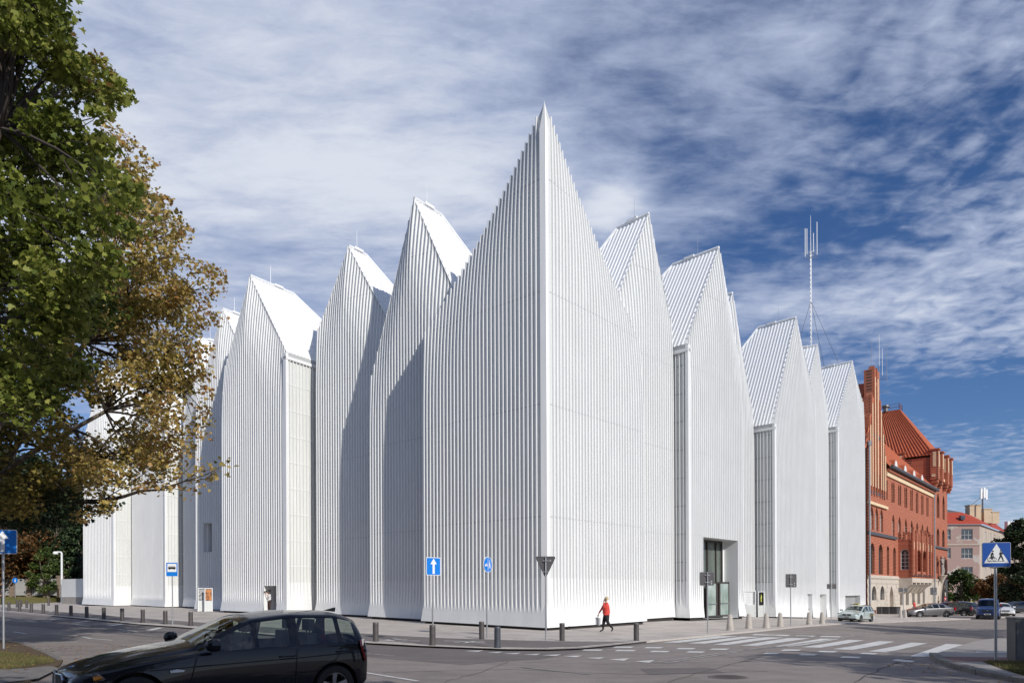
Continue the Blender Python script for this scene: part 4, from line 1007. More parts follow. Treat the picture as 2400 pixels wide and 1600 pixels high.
# tower wing
zt_ = 21.6; TB = -14
tw = [add_win(BX(768), BX(792), BY(405), BY(640), pointed=True, rows=5), add_win(BX(820), BX(840), BY(430), BY(655), pointed=True, rows=5), add_win(BX(766), BX(790), BY(735), BY(895), pointed=False, rows=3), add_win(BX(816), BX(838), BY(750), BY(905), pointed=False, rows=3),
      add_win(BX(762), BX(775), BY(978), BY(1150), pointed=True, rows=4), add_win(BX(797), BX(806), BY(985), BY(1150), pointed=True, rows=4), add_win(BX(832), BX(846), BY(990), BY(1160), pointed=True, rows=4)]
bw.wall('tower_wall', [(T2, zst), (T3, zst), (T3, zt_), (T2, zt_)], M['brick'], [hole_of(w) for w in tw], .35)
for w in tw: bw.window(w[0], w[1], w[2], w[3], M['dframe'], M['pane'], pointed=w[4].get('pointed', True), rows=w[4].get('rows', 4), cols=1, depth=.33)
sw = Wall(bb, (bw.p(T2, 0)).xy, -BN, -BD)     # the flank of the tower above the roof
bigw = (6.2, 17.3, 2.3, 3.4); P = [(a+bigw[0], b+bigw[1]) for a, b in arch(bigw[2], bigw[3], 8)]
sw.wall('tower_wall', [(0, zeave-1), (-TB, zeave-1), (-TB, zt_), (0, zt_)], M['brick'], [P], .4)
sw.window(*bigw, M['plaster'], M['brickdark'], rows=3, cols=1, depth=.38)
mb = MB(); mb.add([bw.p(T3, zg, 0), bw.p(T3, zg, TB), bw.p(T3, zt_, TB), bw.p(T3, zt_, 0)], [(0, 1, 2, 3)]); mb.add([bw.p(T2, zg, TB), bw.p(T3, zg, TB), bw.p(T3, zt_, TB), bw.p(T2, zt_, TB)], [(0, 1, 2, 3)]); o = mb.build('tower_flank', M['brick'], bb, fix=False); o.location = -bb.location
bw.box('parapet', T2-.25, T3+.25, zt_-3.0, zt_-2.6, -.1, .35, M['plaster']); bw.box('parapet', T2-.15, T3+.15, zt_-.5, zt_, -.2, .3, M['brick'])
for t in (T2+.3, T2+3.4, T3-3.4, T3-.3):
    for out in (.25,) if t not in (T2+.3,) else (.25, -4.2, -8.4):
        mb = MB(); q = bw.p(t, 0, out); rz = math.atan2(BD.y, BD.x)
        mb.box((q.x, q.y, zt_-1.2), (1.0, 1.0, 4.4), rz); mb.box((q.x, q.y, zt_+1.05), (1.3, 1.3, .2), rz); mb.box((q.x, q.y, zt_-3.6), (.8, .8, .6), rz); mb.box((q.x, q.y, zt_-4.1), (.5, .5, .5), rz)
        o = mb.build('corner_turret', M['brick'], bb); o.location = -bb.location
        mb = MB(); mb.box((q.x+BN.x*.51-BD.x*.0, q.y+BN.y*.51, zt_-.4), (.4, .06, 2.2), rz); mb.box((q.x-BD.x*.51, q.y-BD.y*.51, zt_-.4), (.06, .4, 2.2), rz); o2 = mb.build('plaster_strip', M['plaster'], o)
# hipped tower roof with a railed platform
e0, e1, e2, e3 = bw.p(T2-.2, zt_+.3, .2), bw.p(T3+.2, zt_+.3, .2), bw.p(T3+.2, zt_+.3, TB), bw.p(T2-.2, zt_+.3, TB)
tz = 30.2; c0, c1, c2, c3 = bw.p(T2+3.6, tz, -5.2), bw.p(T2+5.6, tz, -5.2), bw.p(T2+5.6, tz, -11.5), bw.p(T2+3.6, tz, -11.5)
tile_roof('tower_roof', e0, e1, c1, c0); tile_roof('tower_roof', e3, e0, c0, c3); tile_roof('tower_roof', e1, e2, c2, c1)
quad('roof_platform', [c0, c1, c2, c3], M['slate'])
mb = MB()
for a, b_ in ((c0, c1), (c0, c3), (c1, c2), (c3, c2)):
    for h in (.5, 1.0): mb.tube([a+Vector((0, 0, h)), b_+Vector((0, 0, h))], .03, 5)
    for i in range(5): q = a.lerp(b_, i/4); mb.tube([q, q+Vector((0, 0, 1.05))], .03, 5)
o = mb.build('platform_railing', mat('rust_red_rail', (.22, .07, .06), .6), bb); o.location = -bb.location
for f in (.3, .7): q = c0.lerp(c3, f); mb = MB(); mb.lathe([(.35, 0), (.35, .6), (.6, .7), (.5, 1.0)], 10, tuple(q)); o = mb.build('roof_vent', M['copper'], bb); o.location = -bb.location
# the oriel on stone corbels
ta, tb_ = pxt(BX(412)), pxt(BX(722), 1.5); zo0 = zst; zo1 = pz(BX(540), BY(780), 1.5); OD = 1.5
ow = Wall(bb, bw.p(0, 0, OD).xy, BD, BN)
def at_o(x0, x1, y0, y1):
    t0, t1 = pxt(BX(x0), OD), pxt(BX(x1), OD); xm = BX((x0+x1)/2); return ((t0+t1)/2, pz(xm, BY(y1), OD), t1-t0, pz(xm, BY(y0), OD)-pz(xm, BY(y1), OD))
o_w = [at_o(582, 622, 930, 1130), at_o(636, 672, 938, 1135)]; o_s = [at_o(540, 560, 935, 1130), at_o(694, 714, 945, 1140)]
pv = [[(a+w[0], b+w[1]) for a, b in arch(w[2], w[3], 8, False)] for w in o_w+o_s]
ow.wall('oriel_wall', [(ta, zo0), (tb_, zo0), (tb_, zo1-.8), (ta, zo1-.8)], M['brick'], pv, .45)
for w in o_w: ow.window(*w, M['dframe'], M['brick'], pointed=False, rows=1, cols=0, depth=.9, name='loggia_arch')
for w in o_s: ow.window(*w, M['dframe'], M['pane'], pointed=False, rows=5, cols=1, depth=.3)
os_ = Wall(bb, bw.p(ta, 0, OD).xy, -BN, -BD)
wd = (.78, pz(BX(445), BY(1112), .7), .95, 2.6)
os_.wall('oriel_wall', [(0, zo0), (OD, zo0), (OD, zo1-.8), (0, zo1-.8)], M['brick'], [[(a+wd[0], b+wd[1]) for a, b in arch(wd[2], wd[3], 8, False)]], .2)
os_.window(*wd, M['wframe'], M['pane'], pointed=False, rows=5, cols=1, depth=.18)
n_m = 26; mb = MB(); rz = math.atan2(BD.y, BD.x)
for i in range(n_m):
    t = ta+(tb_-ta)*(i+.5)/n_m; big = i % 5 == 2; q = bw.p(t, zo1-.35+(.35 if big else 0), OD-.05)
    mb.box(q, (.26, .2, .9+(.7 if big else 0)), rz)
for i in range(3): q = bw.p(ta+.05, zo1-.3, OD*(i+.3)/3); mb.box(q, (.2, .25, 1.0), rz)
o = mb.build('battlement', M['brick'], bb); o.location = -bb.location
for t in [ta+.1, ta+1.9, (ta+tb_)/2-.9, (ta+tb_)/2+2.2, tb_-1.7, tb_-.1]:
    ow.box('buttress', t-.18, t+.18, zo0+.3, zo1+.45, 0, .2, M['brick'])
for i in range(14): t = ta+(tb_-ta)*(i+.5)/14; ow.box('plaster_strip', t-.1, t+.1, zo1-1.9, zo1-.95, 0, .03, M['plaster'] if i % 2 else M['brickdark'])
ow.box('oriel_apron', ta, tb_, zo0+.2, zo0+.55, 0, .1, M['brickdark'])
bw.box('oriel_soffit', ta, tb_, zo0-1.15, zo0, .0, OD+.02, M['stone']) if False else bw.solid('oriel_base', [(ta, zo0-.55), (tb_, zo0-.55), (tb_, zo0), (ta, zo0)], .01, OD+.05, M['stone'])
for i in range(6):
    t = ta+.2+(tb_-ta-.4)*i/5; mb = MB(); q = bw.p(t-.2, zo0-.55, 0); mb.prism([(0, 0), (OD, 0), (OD, -.25), (.9, -.6), (.5, -1.15), (0, -1.5)], q, (BN.x, BN.y, 0), (0, 0, 1), (BD.x*.4, BD.y*.4, 0)); o = mb.build('corbel', M['stone'], bb); o.location = -bb.location
quad('oriel_roof', [bw.p(ta, zo1-.8, 0), bw.p(tb_, zo1-.8, 0), bw.p(tb_, zo1-.8, OD), bw.p(ta, zo1-.8, OD)], M['slate'])
# red notice and round crest beside the portal
tq = pxt(BX(822), .6, BY(1375)); zq = pz(BX(822), BY(1380), .6)
nb = thing('notice_board', 'small red notice with a pale round crest above it in front of the portal', 'notice', tuple(bw.p(tq, g(*bw.p(tq, 0, .6).xy)+PH, .9)))
mb = MB(); b0 = bw.p(tq, 0, .9); z0 = g(b0.x, b0.y)+PH
for s_ in (-.5, .5): mb.tube([(BD.x*s_, BD.y*s_, 0), (BD.x*s_, BD.y*s_, zq-z0+.1)], .04, 6)
mb.build('post', M['steel'], nb); mb = MB(); mb.box((0, 0, zq-z0), (1.4, .06, .5), rz); pl_ = mb.build('panel', mat('red_plate', (.55, .03, .02), .5), nb)
mb = MB(); mb.box((BN.x*.04, BN.y*.04, zq-z0+.02), (1.1, .01, .07), rz); mb.box((BN.x*.04, BN.y*.04, zq-z0-.12), (.8, .01, .05), rz); mb.build('lettering', M['signwhite'], pl_)
mb = MB(); mb.prism([(.33*math.cos(i*math.pi/8), .33*math.sin(i*math.pi/8)) for i in range(16)], (0, 0, zq-z0+.65), (BD.x, BD.y, 0), (0, 0, 1), (BN.x*.06, BN.y*.06, 0)); mb.build('crest_disc', M['stone'], nb)
# ---- rooftop antenna on the brick tower
an = bw.p(T2+3.6, tz, -8.0)
ra = thing('roof_antenna', 'thin antenna mast with two short cross arms on the red tiled tower roof', 'antenna', tuple(an))
mb = MB(); mb.tube([(0, 0, 0), (0, 0, 7.5)], [.07, .05], 6); mb.build('mast', M['steel'], ra)
mb = MB(); mb.tube([(-1.2, 0, 5.4), (1.2, 0, 5.4)], .04, 5); mb.tube([(-1.2, 0, 5.9), (1.2, 0, 5.9)], .03, 5); mb.tube([(0, 0, 3.3), (1.6, 0, 3.4)], .03, 5); mb.build('cross_arm', M['copper'], ra)
for x, z0, z1 in ((-1.2, 5, 11.5), (0, 7.5, 12.5), (.5, 6, 10.3), (1.2, 5, 11)):
    mb = MB(); mb.tube([(x, 0, z0), (x, 0, z1)], [.035, .02], 5); mb.build('aerial', M['copper'] if x in (-1.2, 1.2) else M['signwhite'], ra)

# ================================================================== TALL GUYED MAST behind the hall
mx, my = 58.0, 135.0
mp0 = at(1901, 820, my); mtop = at(1899, 505, my); mt = thing('radio_mast', 'tall slender guyed steel mast with white aerials at its head, rising behind the white hall', 'mast', (mp0.x, my, -1))
mb = MB(); H = mtop.z+1; hh_ = at(1900, 590, my).z+1; w_ = .12
for k in range(3):
    a = 2.1*k; mb.tube([(w_*math.cos(a), w_*math.sin(a), 0), (w_*math.cos(a), w_*math.sin(a), hh_)], .035, 5)
for i in range(int(hh_/.9)):
    for k in range(3):
        a, b_ = 2.1*k, 2.1*(k+1); mb.tube([(w_*math.cos(a), w_*math.sin(a), i*.9), (w_*math.cos(b_), w_*math.sin(b_), i*.9+.9)], .018, 4, False)
mb.build('lattice_mast', M['steel'], mt)
for x, z0, z1 in ((-1.1, hh_-1, H-2.6), (-.75, hh_-.5, H-2.6), (0, hh_, H), (.55, hh_, H-3.5), (1.25, hh_-.6, H-1.3)):
    mb = MB(); mb.tube([(x, 0, z0), (x, 0, z1)], [.075, .075 if x else .03], 6); mb.build('aerial', M['rib'], mt)
mb = MB()
for z in (hh_-1.2, hh_-.4): mb.tube([(-1.2, 0, z), (1.35, 0, z)], .05, 5); mb.tube([(0, -1, z), (0, 1, z)], .05, 5)
mb.build('head_frame', M['steel'], mt)
for k, (dx, dy, f) in enumerate(((-16, 4, .86), (-22, -6, .6), (14, 5, .86), (20, -8, .86), (13, -4, .55), (18, 6, .6))):
    mb = MB(); mb.tube([(0, 0, hh_*f), (dx*.95, dy, 6)], .035, 4)
    for f2 in (.25, .5): q = Vector((0, 0, hh_*f)).lerp(Vector((dx*.95, dy, 6)), f2); mb.tube([q, q+Vector((dx*.01, 0, -.6))], .12, 5)
    mb.build('guy_wire', M['copper'], mt)

# ================================================================== APARTMENT HOUSES far right
M['pink'] = mat('worn_pink_plaster', (.30, .205, .18), .9, nscale=.35, col2=(.38, .345, .31), thr=(.52, .58), bump=.3, bscale=6)
M['beige'] = mat('beige_plaster', (.46, .39, .32), .9, nscale=.4, col2=(.36, .30, .245))
M['greyroof'] = mat('grey_felt_roof', (.11, .115, .12), .8, nscale=1)
M['redroof'] = mat('bright_red_tile', (.40, .052, .022), .75, nscale=1.5, col2=(.30, .04, .02))
AY = 150.0
def A(px, py, Y=AY): return at(px, py, Y)
ah = thing('apartment_house', 'pale pink plastered apartment house with red mansard roof and yellow chimneys at the far right', 'apartment building', (A(2290, 1400).x, AY, -1))
a0 = A(2215, 1300); a1 = A(2296, 1300); a2 = A(2316, 1300); a3 = A(2395, 1300, 200)
hw = Wall(ah, a0.xy, (a1-a0).xy, (0, -1)); L1 = (a1-a0).xy.length
ze = A(2290, 1228).z; zr = A(2290, 1203).z
def hwin(wall, px, py, w, h, org, Y=AY):
    q = A(px, py, Y); t = (q.xy-wall.O.xy).dot(wall.d); return (t, q.z, w, h)
ws = [hwin(hw, 2266.5, 1264, 2.5, 2.35, a0), hwin(hw, 2266.5, 1308, 2.5, 2.3, a0), hwin(hw, 2266.5, 1352, 2.5, 2.3, a0), hwin(hw, 2220, 1264, 1.6, 2.3, a0), hwin(hw, 2220, 1308, 1.6, 2.3, a0)]
rects = lambda L: [[(t-w/2, z), (t+w/2, z), (t+w/2, z+h), (t-w/2, z+h)] for t, z, w, h in L]
hw.wall('plaster_wall', [(-6, -1.5), (L1, -1.5), (L1, ze), (-6, ze)], M['pink'], rects(ws), .25)
for w in ws: hw.window(*w, M['wframe'], M['pane'], rect=True, rows=2, cols=2, depth=.2)
for z in (A(2266, 1275).z-.2, ze-.3): hw.box('string_course', -6, L1+.1, z, z+.28, 0, .2, M['beige'])
side = Wall(ah, a1.xy, (A(2360, 1300, 178)-a1).xy, (1, -.3)); LS = (A(2360, 1300, 178)-a1).xy.length
sws = [(t, z, 1.7, 2.2) for t in (7.5, 14, 20, 26) for z in (A(2266.5, 1264).z, A(2266.5, 1308).z, A(2266.5, 1352).z)]
side.wall('plaster_wall', [(0, -1.5), (LS, -1.5), (LS, ze), (0, ze)], M['beige'], rects(sws), .25)
for w in sws: side.window(*w, M['wframe'], M['pane'], rect=True, rows=2, cols=1, depth=.2)
def poly(name, pts, m, par):
    mb = MB(); mb.add([Vector(p) for p in pts], [tuple(range(len(pts)))]); o = mb.build(name, m, par, fix=False); o.location = -par.location; return o
E0, E1, E2 = hw.p(-6.5, ze, .6), hw.p(L1+.5, ze, .6), side.p(LS, ze, .6)
K0, K1, K2 = hw.p(-6.5, zr+.6, -2.6), hw.p(L1-2.2, zr+.6, -2.6), side.p(LS, zr+.6, -2.6)
poly('mansard_roof', [E0, E1, K1, K0], M['redroof'], ah); poly('mansard_roof', [E1, E2, K2, K1], M['redroof'], ah)
T0, Tm, T2_ = hw.p(-6, zr+3.2, -9), hw.p(L1-8, zr+3.2, -9), side.p(LS, zr+3.2, -9)
poly('flat_roof', [K0, K1, Tm, T0], M['greyroof'], ah); poly('flat_roof', [K1, K2, T2_, Tm], M['greyroof'], ah)
for px, py, w, h in ((2281, 1201, 2.7, 1.7), (2310.5, 1206, 1.9, 1.3), (2328, 1207, 1.7, .7)):
    q = A(px, py, AY+10); mb = MB(); mb.box((q.x, q.y, q.z+h/2-1), (w, 1.6, h+2)); mb.box((q.x, q.y, q.z+h), (w+.3, 1.9, .2)); o = mb.build('chimney_stack', mat('yellow_plaster', (.52, .41, .28), .85, nscale=.8), ah); o.location = -ah.location
q = A(2264, 1210, AY-1); mb = MB(); mb.box((q.x, q.y+1.3, q.z-.1), (.9, .7, .9)); o = mb.build('roof_window', M['pane'], ah); o.location = -ah.location
for x in (2361, 2368): q = A(x, 1235, 176); mb = MB(); mb.box((q.x, q.y, q.z+.3), (.66, 1.2, 2.4)); o = mb.build('dormer', M['wframe'], ah); o.location = -ah.location
q = A(2303, 1200, AY+8); mbt = thing('phone_antenna', 'cluster of white phone antennas on a short mast above the apartment house chimneys', 'antenna', (q.x, q.y, q.z))
mb = MB(); mb.tube([(0, 0, 0), (0, 0, 4.6)], .16, 6); mb.tube([(-3.5, 0, 1), (0, 0, 3.8)], .06, 5); mb.build('mast', M['copper'], mbt)
for dx, dz in ((-.45, 3.2), (.25, 3.4), (.75, 3.0)): mb = MB(); mb.box((dx, -.2, dz+1.1), (.42, .3, 2.4)); mb.build('antenna_panel', M['signwhite'], mbt)
# a second, paler block farther on
fb = thing('distant_block', 'pale cream block of flats seen past the end of the apartment house', 'apartment building', (A(2380, 1400, 230).x, 230, -1))
q = A(2372, 1262, 230); mb = MB(); mb.box((q.x+14, 236, q.z/2+.5), (34, 12, q.z+3)); o = mb.build('plaster_wall', M['beige'], fb); o.location = -fb.location
mb = MB(); mb.box((q.x+14, 236, q.z+2.4), (35, 13, .8)); o = mb.build('roof', M['greyroof'], fb); o.location = -fb.location
for i in range(5):
    for j in range(4): mb = MB(); mb.box((q.x+1+i*6, 229.95, 3+j*3.4), (1.8, .12, 1.7)); o = mb.build('window', M['pane'], fb); o.location = -fb.location

# ================================================================== LOW ANNEX, FENCE, LAMP at the far left
ax0, ax1 = spot(145, 1413.5, PH), spot(205, 1415, PH)
an_ = thing('white_annex', 'low white boundary box with a grey stone base at the left end of the hall', 'annex', tuple(ax0))
ht_w, ht_b = 3.0, 0.75
fr = Wall(an_, ax0.xy, (ax1-ax0).xy, (-(ax1-ax0).y, (ax1-ax0).x) if False else ((ax1-ax0).y, -(ax1-ax0).x)); LA = (ax1-ax0).xy.length
zA = g(ax0.x, ax0.y)+PH; htop = at(150, 1356.5, ax0.y).z
fr.box('stone_base', 0, LA, zA-.3, zA+.78, -3.2, .0, mat('annex_stone', (.34, .32, .295), .85, nscale=2)); fr.box('white_panel', -.03, LA, zA+.78, htop, -3.2, .03, M['white'])
mb = MB(); 
for k in range(11): q = fr.p(-.03, 0, -.28*k-.1); mb.tube([(q.x, q.y, zA+.8), (q.x, q.y, htop)], .03, 5)
o = mb.build('panel_ribs', M['rib'], an_, kind='stuff'); o.location = -an_.location
lp = spot(145, 1413, PH); ly = lp.y-.3
lmp = thing('street_lamp', 'slim white lamp post with a short curved head above the low white annex', 'street lamp', (at(145, 1400, ly).x, ly, g(lp.x, ly)+PH))
zt = at(143, 1293, ly).z-lmp.location.z; mb = MB(); mb.tube([(0, 0, 0), (0, 0, zt-.15), (-.1, 0, zt), (-.6, 0, zt)], [.12, .11, .1, .09], 10); mb.build('pole', M['white'], lmp); mb = MB(); mb.lathe([(.28, -.2), (.3, 0), (.2, .12)], 12, (-.75, 0, zt-.05)); mb.build('lamp_head', M['white'], lmp)
M['pier'] = mat('mottled_fence_pier', (.30, .24, .19), .9, nscale=8, col2=(.15, .11, .085), bump=.6)
M['fence'] = mat('grey_fence_panel', (.38, .38, .375), .7, nscale=2)
FY = 90.0
def fz(px): return at(px, 1396.5, FY)
f0 = fz(142)
fpx = [142, 109, 70, 30, -20, -80, -150, -230, -320]
ft = thing('garden_fence', 'grey board fence between mottled stone piers behind the lawn at far left', 'fence', tuple(f0))
prev = None; topo = at(110, 1357, f0.y).z-f0.z; pier0 = None
for x in fpx:
    q = fz(x)
    mb = MB(); mb.box((0, 0, topo/2+.12), (.62, .62, topo+.5)); mb.box((0, 0, topo+.42), (.75, .75, .14))
    if pier0 is None: pier0 = mb.build('stone_pier', M['pier'], ft); o = pier0
    else: o = inst(pier0, ft)
    o.location = q-ft.location
    if prev is not None:
        v = q-prev; n_ = int(v.length/.22); pb = None
        for i in range(n_):
            w = prev+v*((i+.5)/n_)
            if pb is None:
                if 'fboard' not in globals(): m2 = MB(); m2.box((0, 0, topo*.5), (.2, .03, topo-.15)); fboard = m2.build('fence_board', M['fence'], ft); o = fboard
                else: o = inst(fboard, ft)
            else: o = inst(fboard, ft)
            o.location = w-ft.location+Vector((0, 0, .05)); o.rotation_euler = (0, 0, math.atan2(v.y, v.x))
        mb = MB(); mb.tube([prev-ft.location+Vector((0, 0, topo)), q-ft.location+Vector((0, 0, topo))], .06, 5); mb.build('fence_rail', M['fence'], ft)
    prev = q
near_e = [spot(px, py, PH) for px, py in ((148, 1410), (90, 1412.5), (20, 1415.5), (-150, 1421), (-330, 1426))]
far_e = [at(px, 1396.3, FY+1) for px in (150, 90, 20, -150, -330)]
N_ = 8; mb = MB()
rows_ = [[Vector(a_).lerp(b_, j/N_)+Vector((0, 0, .02)) for a_, b_ in zip(near_e, far_e)] for j in range(N_+1)]
for j in range(N_):
    for i in range(4): mb.add([rows_[j][i], rows_[j][i+1], rows_[j+1][i+1], rows_[j+1][i]], [(0, 1, 2, 3)])
lw_ = mb.build('lawn', mat('lawn_green', (.15, .17, .05), .95, nscale=.5, col2=(.24, .20, .085), spec=.1), fix=False); lw_['kind'] = 'structure'  # lawn green with ochre patches, paler than the near turf
mb = MB(); rl_ = random.Random(31)
for k in range(9000):
    i = rl_.randint(0, 3); u_, v_ = rl_.random(), rl_.random(); p = near_e[i].lerp(near_e[i+1], u_).lerp(far_e[i].lerp(far_e[i+1], u_), v_); hh = rl_.uniform(.05, .16); a_ = rl_.uniform(0, 3.1); w = .02
    mb.add([(p.x-w*math.cos(a_), p.y-w*math.sin(a_), p.z), (p.x+w*math.cos(a_), p.y+w*math.sin(a_), p.z), (p.x+rl_.uniform(-.05, .05), p.y, p.z+hh)], [(0, 1, 2)])
o = mb.build('grass', M['grassblade'], kind='stuff', fix=False); tag(o, 'sunlit strip of lawn in front of the garden fence at far left', 'grass')
# ================================================================== STREET FURNITURE
def base_at(px, py, h=PH): return spot(px, py, h)
def pole(o, H, r=.03, m='steel'): 
    mb = MB(); mb.tube([(0, 0, 0), (0, 0, H)], r, 10); mb.lathe([(r*1.15, 0), (r*1.15, .03), (r*.6, .05)], 10, (0, 0, H)); return mb.build('pole', M[m], o)
def rrect(w, h, r=.04, n=4):
    P = []
    for cx_, cz_, a0 in ((w/2-r, -h/2+r, -90), (w/2-r, h/2-r, 0), (-w/2+r, h/2-r, 90), (-w/2+r, -h/2+r, 180)):
        for i in range(n+1): a = R(a0+90*i/n); P.append((cx_+r*math.cos(a), cz_+r*math.sin(a)))
    return P
def flat(mb, poly, y, t=.004, o=(0, 0)): mb.prism([(a+o[0], b+o[1]) for a, b in poly], (0, y, 0), (1, 0, 0), (0, 0, 1), (0, t, 0))
def sign_base(name, label, cat, px, py_base, y0, y1, h=PH, rz=0.0, group=None, side=-1, loc=None):
    """pole with a panel whose top and bottom edges stand at rows y0, y1; returns (thing, centre height, panel height)"""
    b = loc if loc is not None else base_at(px, py_base, h); o = thing(name, label, cat, tuple(b), rz, group)
    zt, zb_ = at(px, y0, b.y).z-b.z, at(px, y1, b.y).z-b.z
    return o, (zt+zb_)/2, zt-zb_
def plate(o, poly, zc, y, m, edge=None, name='sign_panel'):
    mb = MB(); mb.prism([(a, b+zc) for a, b in poly], (0, y, 0), (1, 0, 0), (0, 0, 1), (0, .018, 0)); p = mb.build(name, m, o); return p
def decal(o, par, poly, zc, y, m, name):
    mb = MB(); flat(mb, [(a, b+zc) for a, b in poly], y, .003); return mb.build(name, m, par)
ARROW = [(-.075, -.42), (.075, -.42), (.075, .12), (.22, .12), (0, .44), (-.22, .12), (-.075, .12)]
def scaled(P, s): return [(a*s, b*s) for a, b in P]
def oneway(label, px, py, y0, y1, h, rz, wf=1.0):
    o, zc, H = sign_base('one_way_sign', label, 'road sign', px, py, y0, y1, h, rz)
    p0 = plate(o, rrect(H*wf, H), zc, -.055, M['signwhite']); decal(o, p0, rrect(H*wf-.04, H-.04, .035), zc, -.060, M['signblue'], 'blue_face'); decal(o, p0, scaled(ARROW, H), zc, -.065, M['signwhite'], 'white_arrow')
    b = plate(o, rrect(H*wf-.01, H-.01), zc, -.036, M['signback'], name='back_plate'); pole(o, zc+H*.3, .032)
    mb = MB(); mb.box((0, -.02, zc+H*.2), (.12, .07, .03)); mb.box((0, -.02, zc-H*.2), (.12, .07, .03)); mb.build('bracket', M['steel'], o); return o
oneway('blue one-way arrow sign cut by the left edge, on the near verge', 8.5, 1520, 1240.5, 1297.5, .05, R(22))
oneway('blue one-way arrow sign behind a dark bollard in front of the main gable', 1014.5, 1508, 1305.5, 1347.5, PH, R(44))
# bus stop
o, zc, H = sign_base('bus_stop_sign', 'blue and white bus stop sign on a thin pole by the left street', 'road sign', 404.5, 1463.5, 1317, 1350, PH, R(8))
W_ = H*.80; p0 = plate(o, rrect(W_, H), zc, -.055, M['signwhite']); decal(o, p0, rrect(W_-.03, H-.03, .03), zc, -.060, M['signblue'], 'blue_face'); decal(o, p0, [(-W_*.38, -H*.18), (W_*.38, -H*.18), (W_*.38, H*.40), (-W_*.38, H*.40)], zc, -.065, M['signwhite'], 'white_field')
mb = MB(); s_ = W_*.62
flat(mb, [(-s_/2, zc+.02), (s_/2, zc+.02), (s_/2, zc+.12), (-s_/2, zc+.12)], -.070, .003); flat(mb, [(-s_/2+.02, zc+.14), (s_/2-.02, zc+.14), (s_/2-.02, zc+.155), (-s_/2+.02, zc+.155)], -.070, .003)
for x in (-s_*.3, s_*.3): flat(mb, [(x+.035*math.cos(i*math.pi/5), zc+.02+.035*math.sin(i*math.pi/5)) for i in range(10)], -.071, .003)
mb.build('bus_symbol', M['black'], p0); pole(o, zc+H*.3, .03)
# round cycle / pedestrian sign
o, zc, H = sign_base('shared_path_sign', 'round blue cycle and pedestrian path sign seen obliquely beside a dark bollard', 'road sign', 1141.5, 1495, 1303.5, 1341.5, PH, R(60))
circ = lambda r, n=24: [(r*math.cos(2*math.pi*i/n), r*math.sin(2*math.pi*i/n)) for i in range(n)]
p0 = plate(o, circ(H/2), zc, -.055, M['signwhite']); decal(o, p0, circ(H/2-.022), zc, -.060, M['signblue'], 'blue_face'); decal(o, p0, [(-.012, -H*.45), (.012, -H*.45), (.012, H*.45), (-.012, H*.45)], zc, -.065, M['signwhite'], 'dividing_line')
mb = MB()
for cx_ in (-.2, -.09): flat(mb, [(cx_+a, zc-.03+b) for a, b in circ(.045, 12)], -.066, .003)
flat(mb, [(-.2, zc+.0), (-.1, zc+.06), (-.08, zc+.04), (-.19, zc-.02)], -.068, .003)
flat(mb, [(.06, zc-.15), (.10, zc-.15), (.12, zc-.02), (.16, zc-.15), (.19, zc-.15), (.15, zc+.1), (.09, zc+.1)], -.066, .003); flat(mb, [(.12+a, zc+.15+b) for a, b in circ(.03, 10)], -.066, .003)
mb.build('pictogram', M['signwhite'], p0); pole(o, zc+H*.3, .03)
# signs seen from behind
def backsign(label, px, py, x0, x1, y0, y1, rz=0.0, tri=False, two=False, top=None, name='road_sign'):
    o, zc, H = sign_base(name, label, 'road sign', px, py, y0, y1, PH, rz)
    b = o.location; W_ = (x1-x0)*b.y/1600/max(.3, math.cos(rz)); offx = ((x0+x1)/2-px)*b.y/1600
    if tri:
        P = [(W_/2-.03, H/2), (W_/2, H/2-.05), (.03, -H/2), (-.03, -H/2), (-W_/2, H/2-.05), (-W_/2+.03, H/2)]
    else: P = [(a+offx, c) for a, c in rrect(W_, H, .05)]
    if two:
        g_ = W_*.04
        for sx in (-1, 1): plate(o, [(a+offx+sx*W_/4, c) for a, c in rrect(W_/2-g_, H, .02)], zc, .035, M['signback'])
    else:
        p0 = plate(o, P, zc, .035, M['signback'])
        mb = MB(); 
        n_ = len(P); 
        for i in range(n_): a, c = P[i], P[(i+1) % n_]; mb.tube([(a[0], .03, a[1]+zc), (c[0], .03, c[1]+zc)], .009, 4)
        mb.build('folded_rim', M['steel'] if not tri else M['signback'], p0)
        mb = MB(); x = offx+W_*.33; 
        for dz in ((-.2, -.36) if not tri else (.3,)): mb.box((x if not tri else W_*.25, .028, zc+H*dz), (.06, .006, .07))
        mb.build('sticker', M['steel'], p0)
    pole(o, (top if top else zc+H*.42), .03)
    mb = MB()
    for dz in (.28, -.28): mb.box((0, .02, zc+H*dz), (.24, .05, .03)); mb.tube([(-.045, -.04, zc+H*dz), (.045, -.04, zc+H*dz)], .02, 6)
    mb.build('bracket', M['steel'], o)
    return o
backsign('grey triangular back of a give-way sign in front of the main corner', 1279.5, 1501, 1260, 1305, 1303.5, 1350, tri=True, name='give_way_sign')
backsign('grey back of a square sign standing before the glazed entrance', 1658.5, 1483, 1641, 1674, 1340, 1371)
backsign('grey back of a square sign between the cone bollards and the ribbed wall', 1853.5, 1465, 1842, 1867.5, 1344.5, 1375.5)
backsign('pair of small grey plates on one pole beside the pale green estate car', 1948, 1459, 1938.5, 1961.5, 1367.5, 1379, two=True)
backsign('pair of small blue-grey plates on a pole left of the silver saloon', 2117.5, 1450, 2106, 2128, 1377, 1386.5, two=True)
backsign('grey back of a square sign above the bonnet of the silver saloon', 2188, 1438, 2181, 2196, 1376, 1393)
o, zc, H = sign_base('pedestrian_sign', 'small distant blue sign on a pole in front of the garden fence', 'road sign', 36, 1400, 1353, 1366, PH, 0, loc=at(36, 1401, 86))
